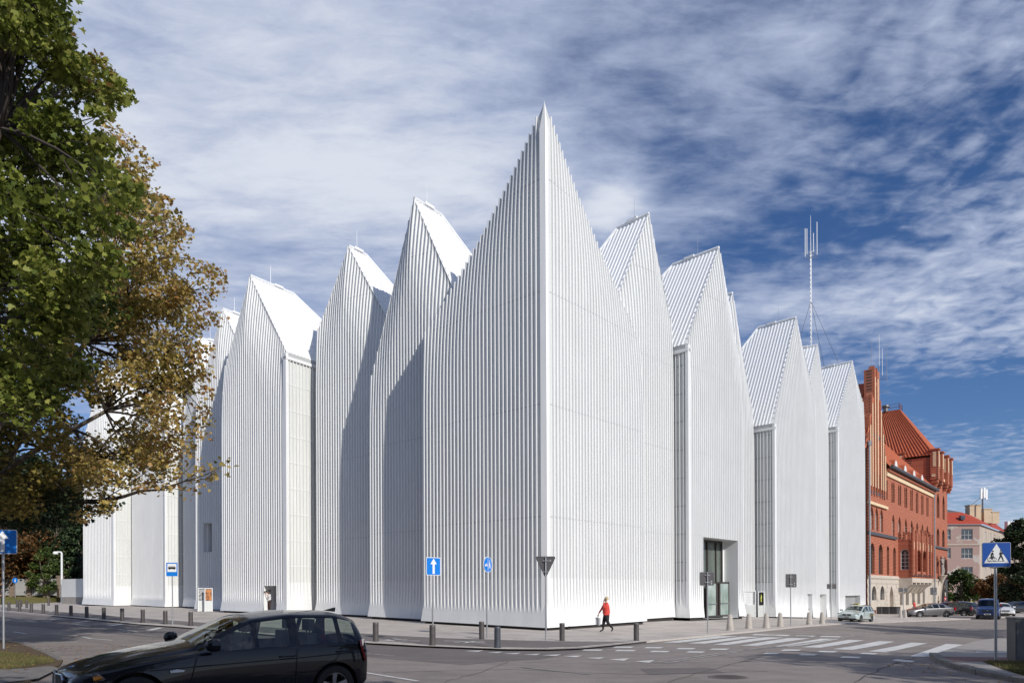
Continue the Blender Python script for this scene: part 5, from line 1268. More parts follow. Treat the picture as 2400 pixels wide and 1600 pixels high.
p0 = plate(o, circ(H/2, 16), zc, -.05, M['signblue']); mb = MB(); flat(mb, [(-.05, zc-.2), (.06, zc-.2), (.08, zc+.1), (-.02, zc+.2)], -.055, .003); mb.build('pictogram', M['signwhite'], p0); pole(o, zc+H*.3, .04)
# crossing sign, near right
o, zc, H = sign_base('crossing_sign', 'shade-darkened blue cycle and pedestrian crossing sign on a grey pole by the near right kerb', 'road sign', 2334, 1549, 1270.5, 1328.5, .1, R(-14))
Wd = H*1.02; p0 = plate(o, rrect(Wd, H), zc, -.055, M['steel'], name='sign_panel'); decal(o, p0, rrect(Wd-.025, H-.025, .03), zc, -.060, M['signblue_shaded'], 'shaded_blue_face')
s_ = H/.75
decal(o, p0, [(-.33*s_, -.25*s_), (.33*s_, -.25*s_), (0, .33*s_)], zc, -.064, M['signwhite'], 'white_triangle')
mb = MB()
def fl(P): flat(mb, [(a*s_, zc+b*s_) for a, b in P], -.069, .003)
def limb(a, b, w=.012):
    d = Vector((b[0]-a[0], b[1]-a[1])).normalized(); n_ = Vector((-d.y, d.x))*w; fl([(a[0]-n_.x, a[1]-n_.y), (b[0]-n_.x, b[1]-n_.y), (b[0]+n_.x, b[1]+n_.y), (a[0]+n_.x, a[1]+n_.y)])
def ring(cx_, cz_, r, w=.009):
    for i in range(14): a, b = 2*math.pi*i/14, 2*math.pi*(i+1)/14; limb((cx_+r*math.cos(a), cz_+r*math.sin(a)), (cx_+r*math.cos(b), cz_+r*math.sin(b)), w*.5)
ring(-.185, -.13, .05); ring(-.055, -.13, .05)
for a, b, w in (((-.185, -.13), (-.15, -.05), .007), ((-.15, -.06), (-.07, -.06), .007), ((-.15, -.06), (-.12, -.13), .007), ((-.12, -.13), (-.07, -.06), .007), ((-.055, -.13), (-.08, -.03), .007), ((-.12, -.13), (-.11, -.05), .013), ((-.11, -.05), (-.14, -.02), .016), ((-.14, -.02), (-.10, .07), .024), ((-.10, .06), (-.08, -.02), .010), ((-.26, -.195), (.22, -.195), .006)): limb(a, b, w)
fl([(-.095+.022*math.cos(i), .11+.022*math.sin(i)) for i in [j*2*math.pi/10 for j in range(10)]])
for a, b, w in (((.11, -.02), (.12, .08), .026), ((.115, -.02), (.08, -.10), .018), ((.08, -.10), (.05, -.17), .014), ((.12, -.02), (.155, -.10), .018), ((.155, -.10), (.18, -.18), .014), ((.13, .07), (.18, .01), .010), ((.105, .07), (.07, .02), .010)): limb(a, b, w)
fl([(.115+.023*math.cos(i), .12+.023*math.sin(i)) for i in [j*2*math.pi/10 for j in range(10)]])
mb.build('black_pictogram', M['black'], p0); plate(o, rrect(Wd-.01, H-.01), zc, -.036, M['signback'], name='back_plate'); pole(o, zc+H*.3, .034)

# ---- dark cylinder bollards
proto = None
dark_b = [(880.7, 1502.7, 'dark bollard just right of the black car'), (1013.7, 1511.6, 'dark bollard directly in front of the one-way sign pole'), (1128.9, 1496.7, 'dark bollard left of the round sign pole'), (1165.8, 1517.3, 'blue-grey bollard nearest the kerb point'), (1317.3, 1501, 'dark bollard right of the give-way sign pole'), (1491.4, 1500.6, 'dark bollard right of the woman in the red jacket')]
row = [(21, 1431), (46, 1432.5), (73.5, 1435), (101.5, 1437.8), (132.5, 1440.8), (166.4, 1443.7), (203.4, 1447), (243.5, 1450.3), (286.3, 1453.9), (334.5, 1457.7), (387.5, 1462.2), (447, 1466)]
far = [(40, 1422.7), (49.4, 1421), (62.8, 1424.4), (114, 1418.4)]
names = ['first', 'second', 'third', 'fourth', 'fifth', 'sixth', 'seventh', 'eighth', 'ninth', 'tenth', 'eleventh', 'twelfth']
lst = dark_b + [(x, y, f'{names[i]} dark bollard from the left edge in the kerbside row') for i, (x, y) in enumerate(row)] + [(x, y, l) for (x, y), l in zip(far, ('leftmost dark bollard of the far trio behind the kerbside row', 'middle dark bollard of the far trio behind the kerbside row', 'rightmost dark bollard of the far trio behind the kerbside row', 'lone dark bollard on the paving before the lawn'))]
for i, (x, y, lab) in enumerate(lst):
    b = base_at(x, y)
    if proto is None:
        o = thing('bollard', lab, 'bollard', tuple(b), 0, 'dark cylinder bollards'); proto = o
        mb = MB(); mb.lathe([(.105, 0), (.105, .60), (.098, .605), (.098, .615), (.105, .62), (.105, .685), (.098, .70), (.05, .705)], 24); mb.build('post', M['bollard'], o, smooth=True)
        mb = MB(); mb.lathe([(.13, 0), (.13, .012), (.11, .02)], 20); mb.build('base_flange', M['bollard'], o)
    else: o = copy_tree(proto); o.location = b; o['label'] = lab
    o.rotation_euler = (random.uniform(-.008, .008), random.uniform(-.008, .008), random.uniform(0, 6))
    if i == 3:
        for c in o.children: c.data = c.data.copy(); c.data.materials[0] = mat('bluish_bollard_metal', (.075, .085, .10), .5, .3, nscale=6, namt=.25)
# ---- concrete cone bollards
proto = None
cones = [(1711, 1476.5, 'concrete cone bollard nearest the zebra crossing'), (1755, 1472.5, 'second concrete cone bollard from the zebra crossing'), (1796, 1470.7, 'concrete cone bollard with a grey smudge, third from the crossing'), (1829, 1467.8, 'concrete cone bollard just left of the tall square sign back'), (1896.5, 1463.2, 'concrete cone bollard right of the tall square sign back'), (1927, 1461, 'concrete cone bollard nearest the twin plate sign'), (2110.7, 1446.5, 'left concrete cone bollard before the silver saloon'), (2121.3, 1446.5, 'right concrete cone bollard touching the nose of the silver saloon')]
for x, y, lab in cones:
    b = base_at(x, y)
    if proto is None:
        o = thing('cone_bollard', lab, 'bollard', tuple(b), 0, 'concrete cone bollards'); proto = o
        mb = MB(); mb.lathe([(.19, 0), (.185, .05), (.11, .72), (.09, .775), (.05, .80)], 24); mb.build('cast_body', M['concrete'], o, smooth=True)
        mb = MB(); mb.lathe([(.205, 0), (.205, .02), (.185, .03)], 20); mb.build('foot', M['kerb'], o)
    else: o = copy_tree(proto); o.location = b; o['label'] = lab
    o.rotation_euler = (random.uniform(-.01, .01), random.uniform(-.01, .01), random.uniform(0, 6))
# ---- info stands
def stand(label, px, py, H, W_, rz, poster, name='info_stand', extra=None):
    b = base_at(px, py); o = thing(name, label, 'info stand', tuple(b), rz)
    mb = MB()
    for s in (-1, 1): mb.box((s*(W_/2-.03), 0, H/2), (.06, .26, H))
    mb.box((0, 0, H-.03), (W_-.12, .26, .06)); mb.build('frame', M['white'], o)
    mb = MB(); mb.box((0, 0, H*.235), (W_-.12, .22, H*.45)); mb.build('lower_panel', M['panel'], o)
    mb = MB(); mb.box((0, 0, H*.72), (W_-.13, .08, H*.48)); p = mb.build('poster', poster, o)
    if extra: extra(p, H, W_)
    return o
pm1 = mat('grey_poster', (.42, .43, .43), .5, nscale=6, col2=(.16, .165, .17), thr=(.45, .6)); pm2 = mat('orange_poster', (.55, .22, .07), .5, nscale=4, col2=(.16, .06, .03), thr=(.45, .58))
stand('white info stand with a grey poster before the shaded gable', 472, 1432, 1.9, .62, R(40), pm1); stand('white info stand with an orange and dark poster before the shaded gable', 488, 1432.5, 1.9, .62, R(40), pm2)
def blobs(p, H, W_):
    mb = MB()
    for i in range(9): mb.box((W_*.33, -.05, H*.5+i*H*.052), (.09, .02, .05))
    mb.build('dark_strip', M['black'], p)
    mb = MB()
    for i in range(4): mb.box((-W_*.12, -.05, H*.55+i*H*.1), (W_*.4, .01, .012))
    mb.build('print', M['joint'], p)
stand('wide white info stand with a dark printed strip beside the entrance', 1757, 1445.5, 2.2, .95, R(-12), M['signwhite'], extra=blobs)
def yb(p, H, W_):
    mb = MB(); mb.prism([(-.03, H*.6), (.05, H*.6), (.02, H*.7), (.07, H*.78), (.01, H*.9), (-.04, H*.75)], (0, -.05, 0), (1, 0, 0), (0, 0, 1), (0, .01, 0)); mb.build('print', mat('yellow_print', (.65, .68, .12), .5), p)
stand('narrow white info stand with a black and yellow poster beside the entrance', 1784, 1445.7, 2.2, .52, R(-12), M['black'], extra=yb)
# leaning boards and frame
def leaner(name, label, px, py, W_, H, m, frame, cat, tilt=-12):
    b = base_at(px, py); o = thing(name, label, cat, tuple(b), R(35)); o.rotation_euler = (0, 0, R(40))
    mb = MB(); T = Matrix.Rotation(R(tilt), 4, 'X')
    if frame:
        for s in (-1, 1): mb.box((s*W_/2, 0, H/2), (.07, .05, H), M4=T)
        for z in (.03, H-.03): mb.box((0, 0, z), (W_, .05, .07), M4=T)
        mb.build('frame', m, o)
    else:
        mb.box((0, 0, H/2), (W_, .04, H), M4=T); mb.build('board', m, o); mb = MB(); mb.box((0, 0, .03), (W_+.04, .2, .05)); mb.build('foot', M['dark'], o)
    return o
leaner('leaning_board', 'plain white board leaning at the right of the entrance', 1729.5, 1441, .45, 1.25, M['signwhite'], False, 'board')
leaner('display_stand', 'blue metal frame leaning beside the entrance', 1741, 1444.5, .55, 1.6, mat('blue_frame', (.12, .26, .52), .5), True, 'display stand')
leaner('leaning_board', 'slim white board leaning against the blue frame', 1748, 1445.5, .35, 1.5, M['signwhite'], False, 'board', -14)
for x, lab, m in ((1685.5, 'short grey steel bin by the open glass door', M['steel']), (1695.5, 'short white bin by the open glass door', M['white'])):
    b = base_at(x, 1445.8); o = thing('litter_bin', lab, 'bin', tuple(b)); mb = MB(); mb.box((0, 0, .33), (.34 if m is M['white'] else .2, .3, .62)); mb.build('body', m, o); mb = MB(); mb.box((0, 0, .655), (.36 if m is M['white'] else .22, .32, .03)); mb.build('lid', M['steel'], o)
# grey cabinet at the right edge
b = base_at(2402, 1549, .1); o = thing('utility_cabinet', 'grey utility cabinet cut by the right edge behind the grass', 'cabinet', tuple(b), R(-8)); hC = at(2402, 1448, b.y).z-b.z
M['cab'] = mat('dirty_grey_cabinet', (.155, .15, .145), .7, nscale=1.5, col2=(.10, .10, .097), stretch=(1, 1, .3))
mb = MB(); mb.box((.15, .2, hC/2), (.75, .4, hC-.04)); mb.build('body', M['cab'], o); mb = MB(); mb.box((.15, .2, hC), (.79, .44, .04)); mb.build('lid', M['cab'], o); mb = MB(); mb.box((.0, -.012, hC*.5), (.40, .014, hC-.2)); d_ = mb.build('door', M['cab'], o); mb = MB(); mb.box((.16, -.03, hC*.55), (.03, .02, .12)); mb.build('handle', M['dark'], d_)
# dark containers by the stone base
mdk = mat('dark_planter', (.06, .055, .055), .8, nscale=5)
for x, w, lab in ((2061, 1.9, 'left dark container against the stone base'), (2078, 1.9, 'middle dark container against the stone base'), (2097, 2.0, 'right dark container against the stone base')):
    b = base_at(x, 1437.5); o = thing('container', lab, 'container', tuple(b), math.atan2(BD.y, BD.x)); hC = at(x, 1422, b.y).z-b.z; mb = MB(); mb.box((0, 0, hC/2), (w*.85, .8, hC)); mb.build('body', mdk, o); mb = MB(); mb.box((0, 0, hC+.02), (w*.88, .85, .05)); mb.build('rim', M['dark'], o)
# camera on the corner of the brick wall and on the hall
cc = at(2033, 1236, 76.5); o = thing('security_camera', 'white security camera on a bracket at the corner of the brick wall', 'camera', tuple(cc)); mb = MB(); mb.box((0, 0, 0), (.7, .25, .22), R(20)); mb.build('housing', M['signwhite'], o); mb = MB(); mb.tube([(-.3, .3, -.1), (-.3, 0, 0)], .05, 6); mb.build('bracket', M['steel'], o)
# stone figure on its bracket above the portal
tq = pxt(BX(815), .5, BY(1100)); zb_ = pz(BX(815), BY(1165), .5); zt = pz(BX(815), BY(990), .5)
st_ = thing('stone_figure', 'weathered stone figure on a bracket above the arched portal', 'statue', tuple(bw.p(tq, zb_, .5)), math.atan2(BD.y, BD.x)); Hs = zt-zb_
mb = MB(); mb.tube([(-.12, 0, 0), (-.14, -.05, Hs*.25), (-.08, 0, Hs*.5)], [.16, .15, .2], 8); mb.tube([(.22, -.05, 0), (.2, -.2, Hs*.25), (.05, 0, Hs*.5)], [.15, .16, .2], 8)
mb.tube([(0, 0, Hs*.45), (.02, -.02, Hs*.62), (-.02, 0, Hs*.8), (-.05, 0, Hs*.86)], [.28, .24, .33, .1], 10); mb.tube([(-.3, 0, Hs*.78), (-.42, -.12, Hs*.62), (-.2, -.3, Hs*.6)], [.12, .1, .07], 8); mb.tube([(.25, 0, Hs*.78), (.45, -.1, Hs*.66), (.5, -.2, Hs*.9)], [.12, .1, .07], 8); mb.lathe([(.05, -.2), (.15, -.1), (.17, .02), (.1, .16)], 10, (-.05, -.03, Hs*.93))
mb.build('figure', mat('grey_carved_stone', (.36, .33, .30), .85, nscale=4, bump=.5), st_, smooth=True)
mb = MB(); mb.lathe([(.15, -1.2), (.3, -.7), (.55, -.25), (.7, -.1), (.7, 0)], 8); mb.build('bracket', M['stone'], st_)
# ================================================================== VEHICLES
M['rubber'] = mat('tyre_rubber', (.022, .021, .021), .85, nscale=10)
M['rim'] = mat('alloy_rim', (.48, .48, .49), .3, .85, nscale=8, namt=.1)
M['trim'] = mat('black_plastic_trim', (.018, .018, .019), .5, nscale=8)
M['seat'] = mat('grey_seat_fabric', (.06, .062, .068), .9, nscale=10)
M['chrome'] = mat('bright_trim', (.6, .6, .6), .15, 1.0, nscale=5, namt=.05)
M['lamp'] = mat('headlamp_lens', (.55, .57, .58), .08, .3, nscale=14, col2=(.18, .18, .19), thr=(.4, .6), spec=.9, coat=1)
M['redlamp'] = mat('red_lamp_lens', (.45, .010, .012), .12, nscale=12, col2=(.25, .005, .008), spec=.8, coat=1)
M['amber'] = mat('amber_lens', (.75, .28, .05), .15, nscale=12)
M['plate'] = mat('licence_plate', (.62, .62, .58), .5, nscale=6)
M['paint_black'] = mat('blue_black_car_paint', (.0035, .0045, .009), .35, .0, nscale=2, namt=.2, spec=.15, coat=.75)
M['paint_mint'] = mat('pale_green_car_paint', (.47, .54, .51), .25, .1, nscale=2, namt=.06, coat=.8)
M['paint_silver'] = mat('grey_metallic_paint', (.20, .195, .195), .28, .5, nscale=2, namt=.1, coat=.9)
M['paint_dark'] = mat('dark_grey_car_paint', (.016, .018, .022), .2, .2, nscale=2, namt=.1, coat=1)
M['paint_navy'] = mat('navy_car_paint', (.010, .030, .115), .22, .1, nscale=2, namt=.1, coat=1)
M['paint_white'] = mat('white_car_paint', (.72, .72, .71), .3, nscale=2, namt=.04, coat=.8)
def glass_mat(name, tint, fac=.35):
    m = bpy.data.materials.new(name); m.use_nodes = True; nt = m.node_tree; nt.nodes.clear()
    out = nt.nodes.new('ShaderNodeOutputMaterial'); tr = nt.nodes.new('ShaderNodeBsdfTransparent'); gl = nt.nodes.new('ShaderNodeBsdfGlossy'); fr = nt.nodes.new('ShaderNodeMath'); lw = nt.nodes.new('ShaderNodeLayerWeight'); lw.inputs['Blend'].default_value = .5; pw = nt.nodes.new('ShaderNodeMath'); pw.operation = 'POWER'; pw.inputs[1].default_value = 4.0; nt.links.new(lw.outputs['Facing'], pw.inputs[0]); fr.operation = 'MULTIPLY_ADD'; nt.links.new(pw.outputs[0], fr.inputs[0]); fr.inputs[1].default_value = .80; fr.inputs[2].default_value = .085; mx = nt.nodes.new('ShaderNodeMixShader')
    tcn = nt.nodes.new('ShaderNodeTexCoord'); nz = nt.nodes.new('ShaderNodeTexNoise'); nz.inputs['Scale'].default_value = 1.5; nt.links.new(tcn.outputs['Object'], nz.inputs['Vector'])
    cm = nt.nodes.new('ShaderNodeMix'); cm.data_type = 'RGBA'; cm.inputs[6].default_value = (*tint, 1); cm.inputs[7].default_value = (*[c*.85 for c in tint], 1); nt.links.new(nz.outputs['Fac'], cm.inputs[0]); nt.links.new(cm.outputs[2], tr.inputs['Color'])
    gl.inputs['Roughness'].default_value = .02
    nt.links.new(fr.outputs[0], mx.inputs[0]); nt.links.new(tr.outputs[0], mx.inputs[1]); nt.links.new(gl.outputs[0], mx.inputs[2]); nt.links.new(mx.outputs[0], out.inputs['Surface'])
    return m
M['cglass'] = glass_mat('car_window_glass', (.74, .82, .77))
M['cglass_d'] = glass_mat('dark_car_glass', (.10, .12, .12))

def car_body(spec, paint, root, glass):
    """lofted shell: stations along x (nose at +x), mirrored section points; window faces become their own panes"""
    st = spec['st']; nS = len(st)
    # section: 0 floor centre,1 floor edge,2 sill,3 flank,4 belt,5 window foot,6 window head,7 roof edge,8 roof mid,9 roof centre
    def section(s):
        x, zf, zb_, zt, ws, wb, wt = s; hood = zt-zb_ < .12
        zm = zf+(zb_-zf)*.55
        P = [(0, zf), (ws*.82, zf), (ws*.98, zf+.10), (ws+.012, zm), (wb, zb_)]
        if hood:
            d = zt-zb_; P += [(wb-.015, zb_+.012), (wb*.93, zb_+d*.35+.01), (wb*.86, zb_+d*.6), (wb*.5, zt-.004), (0, zt+.012)]
        else:
            P += [(wb-.02, zb_+.03), (wt+.03, zt-.085), (wt-.03, zt-.03), (wt*.55, zt+.008), (0, zt+.02)]
        return P
    secs = [section(s) for s in st]; nP = 10
    V = []; F = []; MI = []
    for i, s in enumerate(st):
        for side in (1, -1):
            for j, (y, z) in enumerate(secs[i]):
                V.append((s[0], side*y, z))
    def vid(i, side, j):
        if j in (0, 9): side = 0
        return (i*2+side)*nP+j
    kinds = spec['glass']   # {(interval): set('side','screen')}
    for i in range(nS-1):
        for side in (0, 1):
            for j in range(nP-1):
                a, b, c, d = vid(i, side, j), vid(i+1, side, j), vid(i+1, side, j+1), vid(i, side, j+1)
                q = (a, b, c, d) if side == 0 else (d, c, b, a)
                m = 0; kk = kinds.get(i, '')
                if j == 5 and 'S' in kk: m = 1
                if j in (7, 8) and 'W' in kk: m = 2
                if j in (7, 8) and 'R' in kk: m = 3
                if j in (0, 1): m = 4
                F.append(q); MI.append(m)
    for i, flip in ((0, False), (nS-1, True)):
        for side in (0, 1):
            for j in range(1, 8):
                q = (vid(i, 0, 0), vid(i, side, j), vid(i, side, j+1)); q = q if (side == 0) != flip else q[::-1]; F.append(q); MI.append(0)
            q = (vid(i, 0, 0), vid(i, side, 8), vid(i, 0, 9)); q = q if (side == 0) != flip else q[::-1]; F.append(q); MI.append(0)
    me = bpy.data.meshes.new('body_cage'); me.from_pydata(V, [], F)
    slots = [bpy.data.materials.new('slot_%d' % k) for k in range(5)]
    for k in range(5): me.materials.append(slots[k])
    me.polygons.foreach_set('material_index', MI)
    bm = bmesh.new(); bm.from_mesh(me); bmesh.ops.remove_doubles(bm, verts=bm.verts, dist=1e-5); bmesh.ops.delete(bm, geom=[v for v in bm.verts if not v.link_faces], context='VERTS')
    bmesh.ops.recalc_face_normals(bm, faces=bm.faces)
    cl = bm.edges.layers.float.new('crease_edge')
    for e in bm.edges:
        mm = {f.material_index for f in e.link_faces}
        if len(mm) > 1: e[cl] = .85
        elif abs(e.verts[0].co.z-e.verts[1].co.z) < .2 and all(abs(abs(v.co.y)-1) < 9 for v in e.verts) and len(mm) == 1:
            pass
    cv = bm.verts.layers.float.new('crease_vert')
    for v in bm.verts:
        for mi in (1, 2, 3):
            if sum(f.material_index == mi for f in v.link_faces) == 1 and not (abs(v.co.y) < 1e-4): v[cv] = .75
    bm.to_mesh(me); bm.free()
    tmp = bpy.data.objects.new('tmp_shell', me); link(tmp)
    sb = tmp.modifiers.new('s', 'SUBSURF'); sb.levels = 3; sb.render_levels = 3
    cuts = []
    for wx in spec['wheels']:
        for sgn in (-1, 1):
            mb = MB(); n = 28; rr_ = spec['wr']+.055; vs = []
            for k in range(n): a = 2*math.pi*k/n; vs.append((wx+rr_*math.cos(a), sgn*(spec['ww']-.30), spec['wr']+rr_*math.sin(a)))
            for k in range(n): a = 2*math.pi*k/n; vs.append((wx+rr_*math.cos(a), sgn*(spec['ww']+.5), spec['wr']+rr_*math.sin(a)))
            mb.add(vs, [tuple(range(n)), tuple(range(n, 2*n))]+[(k, (k+1) % n, (k+1) % n+n, k+n) for k in range(n)])
            c = mb.build('tmp_cut', M['trim']); cuts.append(c)
            bo = tmp.modifiers.new('b', 'BOOLEAN'); bo.operation = 'DIFFERENCE'; bo.object = c; bo.solver = 'EXACT'; bo.material_mode = 'TRANSFER'
    dg = bpy.context.evaluated_depsgraph_get(); ev = tmp.evaluated_get(dg); m2 = bpy.data.meshes.new_from_object(ev)
    names = [m.name if m else '' for m in m2.materials]; slot_of = {i: slots.index(m) for i, m in enumerate(m2.materials) if m in slots}
    bm = bmesh.new(); bm.from_mesh(m2)
    parts = {'body': bmesh.new()}
    out = {}
    groups = {0: 'body', 1: 'side_window', 2: 'windscreen', 3: 'rear_window', 4: 'underbody'}
    trim_idx = [i for i, n_ in enumerate(names) if n_ == M['trim'].name]
    bm.faces.ensure_lookup_table()
    bucket = {}
    for f in bm.faces:
        k = groups[slot_of[f.material_index]] if f.material_index in slot_of else 'wheel_well'
        if k == 'side_window':
            c = f.calc_center_median(); k = ('side_window', c.y > 0)
        bucket.setdefault(k, []).append(f)
    for k, fs in bucket.items():
        vmap = {}; vs = []; ff = []
        for f in fs:
            q = []
            for v in f.verts:
                if v.index not in vmap: vmap[v.index] = len(vs); vs.append(v.co.copy())
                q.append(vmap[v.index])
            ff.append(q)
        nm = k if isinstance(k, str) else k[0]
        if nm in ('side_window', 'wheel_well'):
            # split into separate panes
            par = list(range(len(vs)))
            def find(a):
                while par[a] != a: par[a] = par[par[a]]; a = par[a]
                return a
            for q in ff:
                for a in q[1:]: par[find(a)] = find(q[0])
            comp = {}
            for q in ff: comp.setdefault(find(q[0]), []).append(q)
            sets = list(comp.values())
        else: sets = [ff]
        for fset in sets:
            used = sorted({a for q in fset for a in q}); rm = {a: i for i, a in enumerate(used)}
            me3 = bpy.data.meshes.new(nm); me3.from_pydata([vs[a] for a in used], [], [[rm[a] for a in q] for q in fset])
            me3.materials.append(paint if nm == 'body' else M['trim'] if nm in ('underbody', 'wheel_well') else (M['cglass'] if not glass else glass))
            me3.polygons.foreach_set('use_smooth', [nm not in ('wheel_well',)]*len(me3.polygons))
            if nm == 'body': me3.set_sharp_from_angle(angle=R(50))
            o = bpy.data.objects.new(nm, me3); link(o, root); out.setdefault(nm, []).append(o)
    bm.free()
    for c in cuts: bpy.data.objects.remove(c)
    for k in slots: k.user_clear() if False else None
    bpy.data.objects.remove(tmp)
    return out
def wheel(root, x, y, r, spokes=5, side=1, w=.21):
    e = bpy.data.objects.new('wheel', None); link(e, root); e.location = (x, y, r)
    if 'whl_%s_%d' % (r, spokes) in CACHE: ty, rim = CACHE['whl_%s_%d' % (r, spokes)]; inst(ty, e); rm = inst(rim, e)
    else:
        mb = MB(); n = 36; prof = [(r*.66, -w/2+.01), (r*.72, -w/2), (r*.94, -w/2+.01), (r, -w/2+.04), (r, w/2-.04), (r*.94, w/2-.01), (r*.72, w/2), (r*.66, w/2-.01)]
        vs = []; fs = []
        for rr_, yy in prof:
            for k in range(n): a = 2*math.pi*k/n; vs.append((rr_*math.cos(a), yy, rr_*math.sin(a)))
        for i in range(len(prof)):
            for k in range(n): j = (i+1) % len(prof); fs.append((i*n+k, i*n+(k+1) % n, j*n+(k+1) % n, j*n+k))
        mb.add(vs, fs); ty = mb.build('tyre', M['rubber'], e, smooth=True)
        mb = MB(); ro = r*.68
        vs = []; fs = []
        for rr_, yy in ((ro, w/2-.01), (ro, w/2-.03), (ro*.93, w/2-.03), (ro*.90, -w/2+.05)):
            for k in range(n): a = 2*math.pi*k/n; vs.append((rr_*math.cos(a), yy, rr_*math.sin(a)))
        for i in range(3):
            for k in range(n): fs.append((i*n+k, i*n+(k+1) % n, (i+1)*n+(k+1) % n, (i+1)*n+k))
        mb.add(vs, fs)
        for s in range(spokes):
            a = 2*math.pi*s/spokes+.3; u = Vector((math.cos(a), 0, math.sin(a))); v = Vector((-math.sin(a), 0, math.cos(a))); h0, h1 = (.12, .17) if spokes <= 6 else (.06, .08)
            P = [u*ro*.10-v*ro*h0, u*ro*.95-v*ro*h1, u*ro*.95+v*ro*h1, u*ro*.10+v*ro*h0]
            mb.add([p+Vector((0, w/2-.025 if i in (1, 2) else w/2-.055, 0)) for i, p in enumerate(P)]+[p+Vector((0, w/2-.06 if i in (1, 2) else w/2-.09, 0)) for i, p in enumerate(P)], [(0, 1, 2, 3), (0, 4, 5, 1), (1, 5, 6, 2), (2, 6, 7, 3), (3, 7, 4, 0)])
        vs = []
        for rr_, yy in ((ro*.2, w/2-.03), (ro*.16, w/2-.02)):
            for k in range(12): a = 2*math.pi*k/12; vs.append((rr_*math.cos(a), yy, rr_*math.sin(a)))
        mb.add(vs, [(k, (k+1) % 12, (k+1) % 12+12, k+12) for k in range(12)]+[tuple(range(12, 24))])
        rim = mb.build('rim', M['rim'], e)
        mb = MB(); vs = [(ro*.9*math.cos(2*math.pi*k/n), .0, ro*.9*math.sin(2*math.pi*k/n)) for k in range(n)]; mb.add(vs, [tuple(range(n))]); mb.build('brake_disc', M['trim'], rim)
        CACHE['whl_%s_%d' % (r, spokes)] = (ty, rim)
    if side < 0: e.rotation_euler = (0, 0, math.pi)
    return e
CACHE = {}
def seats(root, spec):
    for x, ys in spec['seats']:
        for y in ys:
            mb = MB(); mb.box((x+.2, y, spec['sz']), (.5, .48, .16)); mb.box((x-.08, y, spec['sz']+.32), (.14, .46, .6)); o = mb.build('seat', M['seat'], root)
            mb = MB(); mb.box((x-.12, y, spec['sz']+.74), (.09, .25, .17)); mb.tube([(x-.12, y-.06, spec['sz']+.58), (x-.12, y-.06, spec['sz']+.7)], .01, 4); mb.tube([(x-.12, y+.06, spec['sz']+.58), (x-.12, y+.06, spec['sz']+.7)], .01, 4); mb.build('headrest', M['seat'], o)
    x0, x1 = spec['cab']; mb = MB(); mb.box(((x0+x1)/2, 0, .34), (x1-x0, 1.3, .08)); mb.box((x1-.1, 0, .72), (.4, 1.36, .22)); mb.build('cabin_floor', M['seat'], root)
    mb = MB(); c = Vector((x1-.5, .36, .93)); n = 14
    mb.tube([c+Vector((.05*math.sin(2*math.pi*k/n)*.8, .18*math.cos(2*math.pi*k/n), .18*math.sin(2*math.pi*k/n))) for k in range(n+1)], .014, 5); mb.build('steering_wheel', M['trim'], root)
def place_car(name, label, cat, x, y, heading, z=None, group=None):
    hx, hy = Vector(heading).normalized(); rz = math.atan2(hy, hx)
    def gg(a, b): return g(x+hx*a-hy*b, y+hy*a+hx*b)
    z0 = z if z is not None else (gg(1.3, 0)+gg(-1.3, 0))/2
    o = thing(name, label, cat, (x, y, z0), 0, group)
    pit = math.atan2(gg(1.3, 0)-gg(-1.3, 0), 2.6); rol = math.atan2(gg(0, .75)-gg(0, -.75), 1.5)
    m = Matrix.Rotation(rz, 4, 'Z') @ Matrix.Rotation(-pit, 4, 'Y') @ Matrix.Rotation(rol, 4, 'X'); o.rotation_euler = m.to_euler(); return o
def sided(mbf, name, m, root):
    for s in (1, -1):
        mb = MB(); mbf(mb, s); mb.build(name, m, root)
def poly3(mb, pts, thick): # thin plate along a polygon given in 3D, thickened
    n = len(pts); t = Vector(thick); P = [Vector(p) for p in pts]; mb.add(P+[p+t for p in P], [tuple(range(n)), tuple(range(n, 2*n))[::-1]]+[(i, (i+1) % n, (i+1) % n+n, i+n) for i in range(n)])

# station: x, floor z, belt z, top z, half width at sill, belt, roof
poly3_ = poly3
HATCH = dict(st=[(2.12, .30, .55, .60, .62, .62, .5), (2.06, .22, .60, .68, .74, .72, .6), (1.88, .18, .66, .76, .83, .79, .6), (1.35, .17, .76, .88, .865, .83, .7), (.80, .17, .84, .965, .87, .85, .7), (.62, .17, .86, 1.0, .87, .855, .68),
                 (.02, .17, .885, 1.30, .87, .855, .62), (-.10, .17, .89, 1.345, .87, .855, .61), (-.16, .17, .892, 1.36, .87, .855, .605), (-.62, .17, .905, 1.415, .87, .855, .60), (-.74, .17, .91, 1.42, .87, .855, .60), (-1.38, .17, .93, 1.415, .87, .85, .585), (-1.46, .17, .933, 1.41, .87, .85, .583), (-1.78, .20, .945, 1.36, .86, .835, .56), (-1.92, .22, .95, 1.31, .85, .82, .54), (-2.04, .26, .93, 1.04, .80, .78, .55), (-2.10, .32, .80, .86, .76, .74, .5)],
             glass={5: 'W', 6: 'S', 7: '', 8: 'S', 9: '', 10: 'S', 11: '', 12: 'S', 14: 'R'}, wheels=(1.36, -1.30), wr=.315, ww=.76, seats=[(.0, (.36, -.36)), (-.95, (.38, -.38))], sz=.48, cab=(-1.7, .85))
HATCH['glass'] = {5: 'WS', 6: 'S', 8: 'S', 10: 'S', 12: 'S', 14: 'R'}
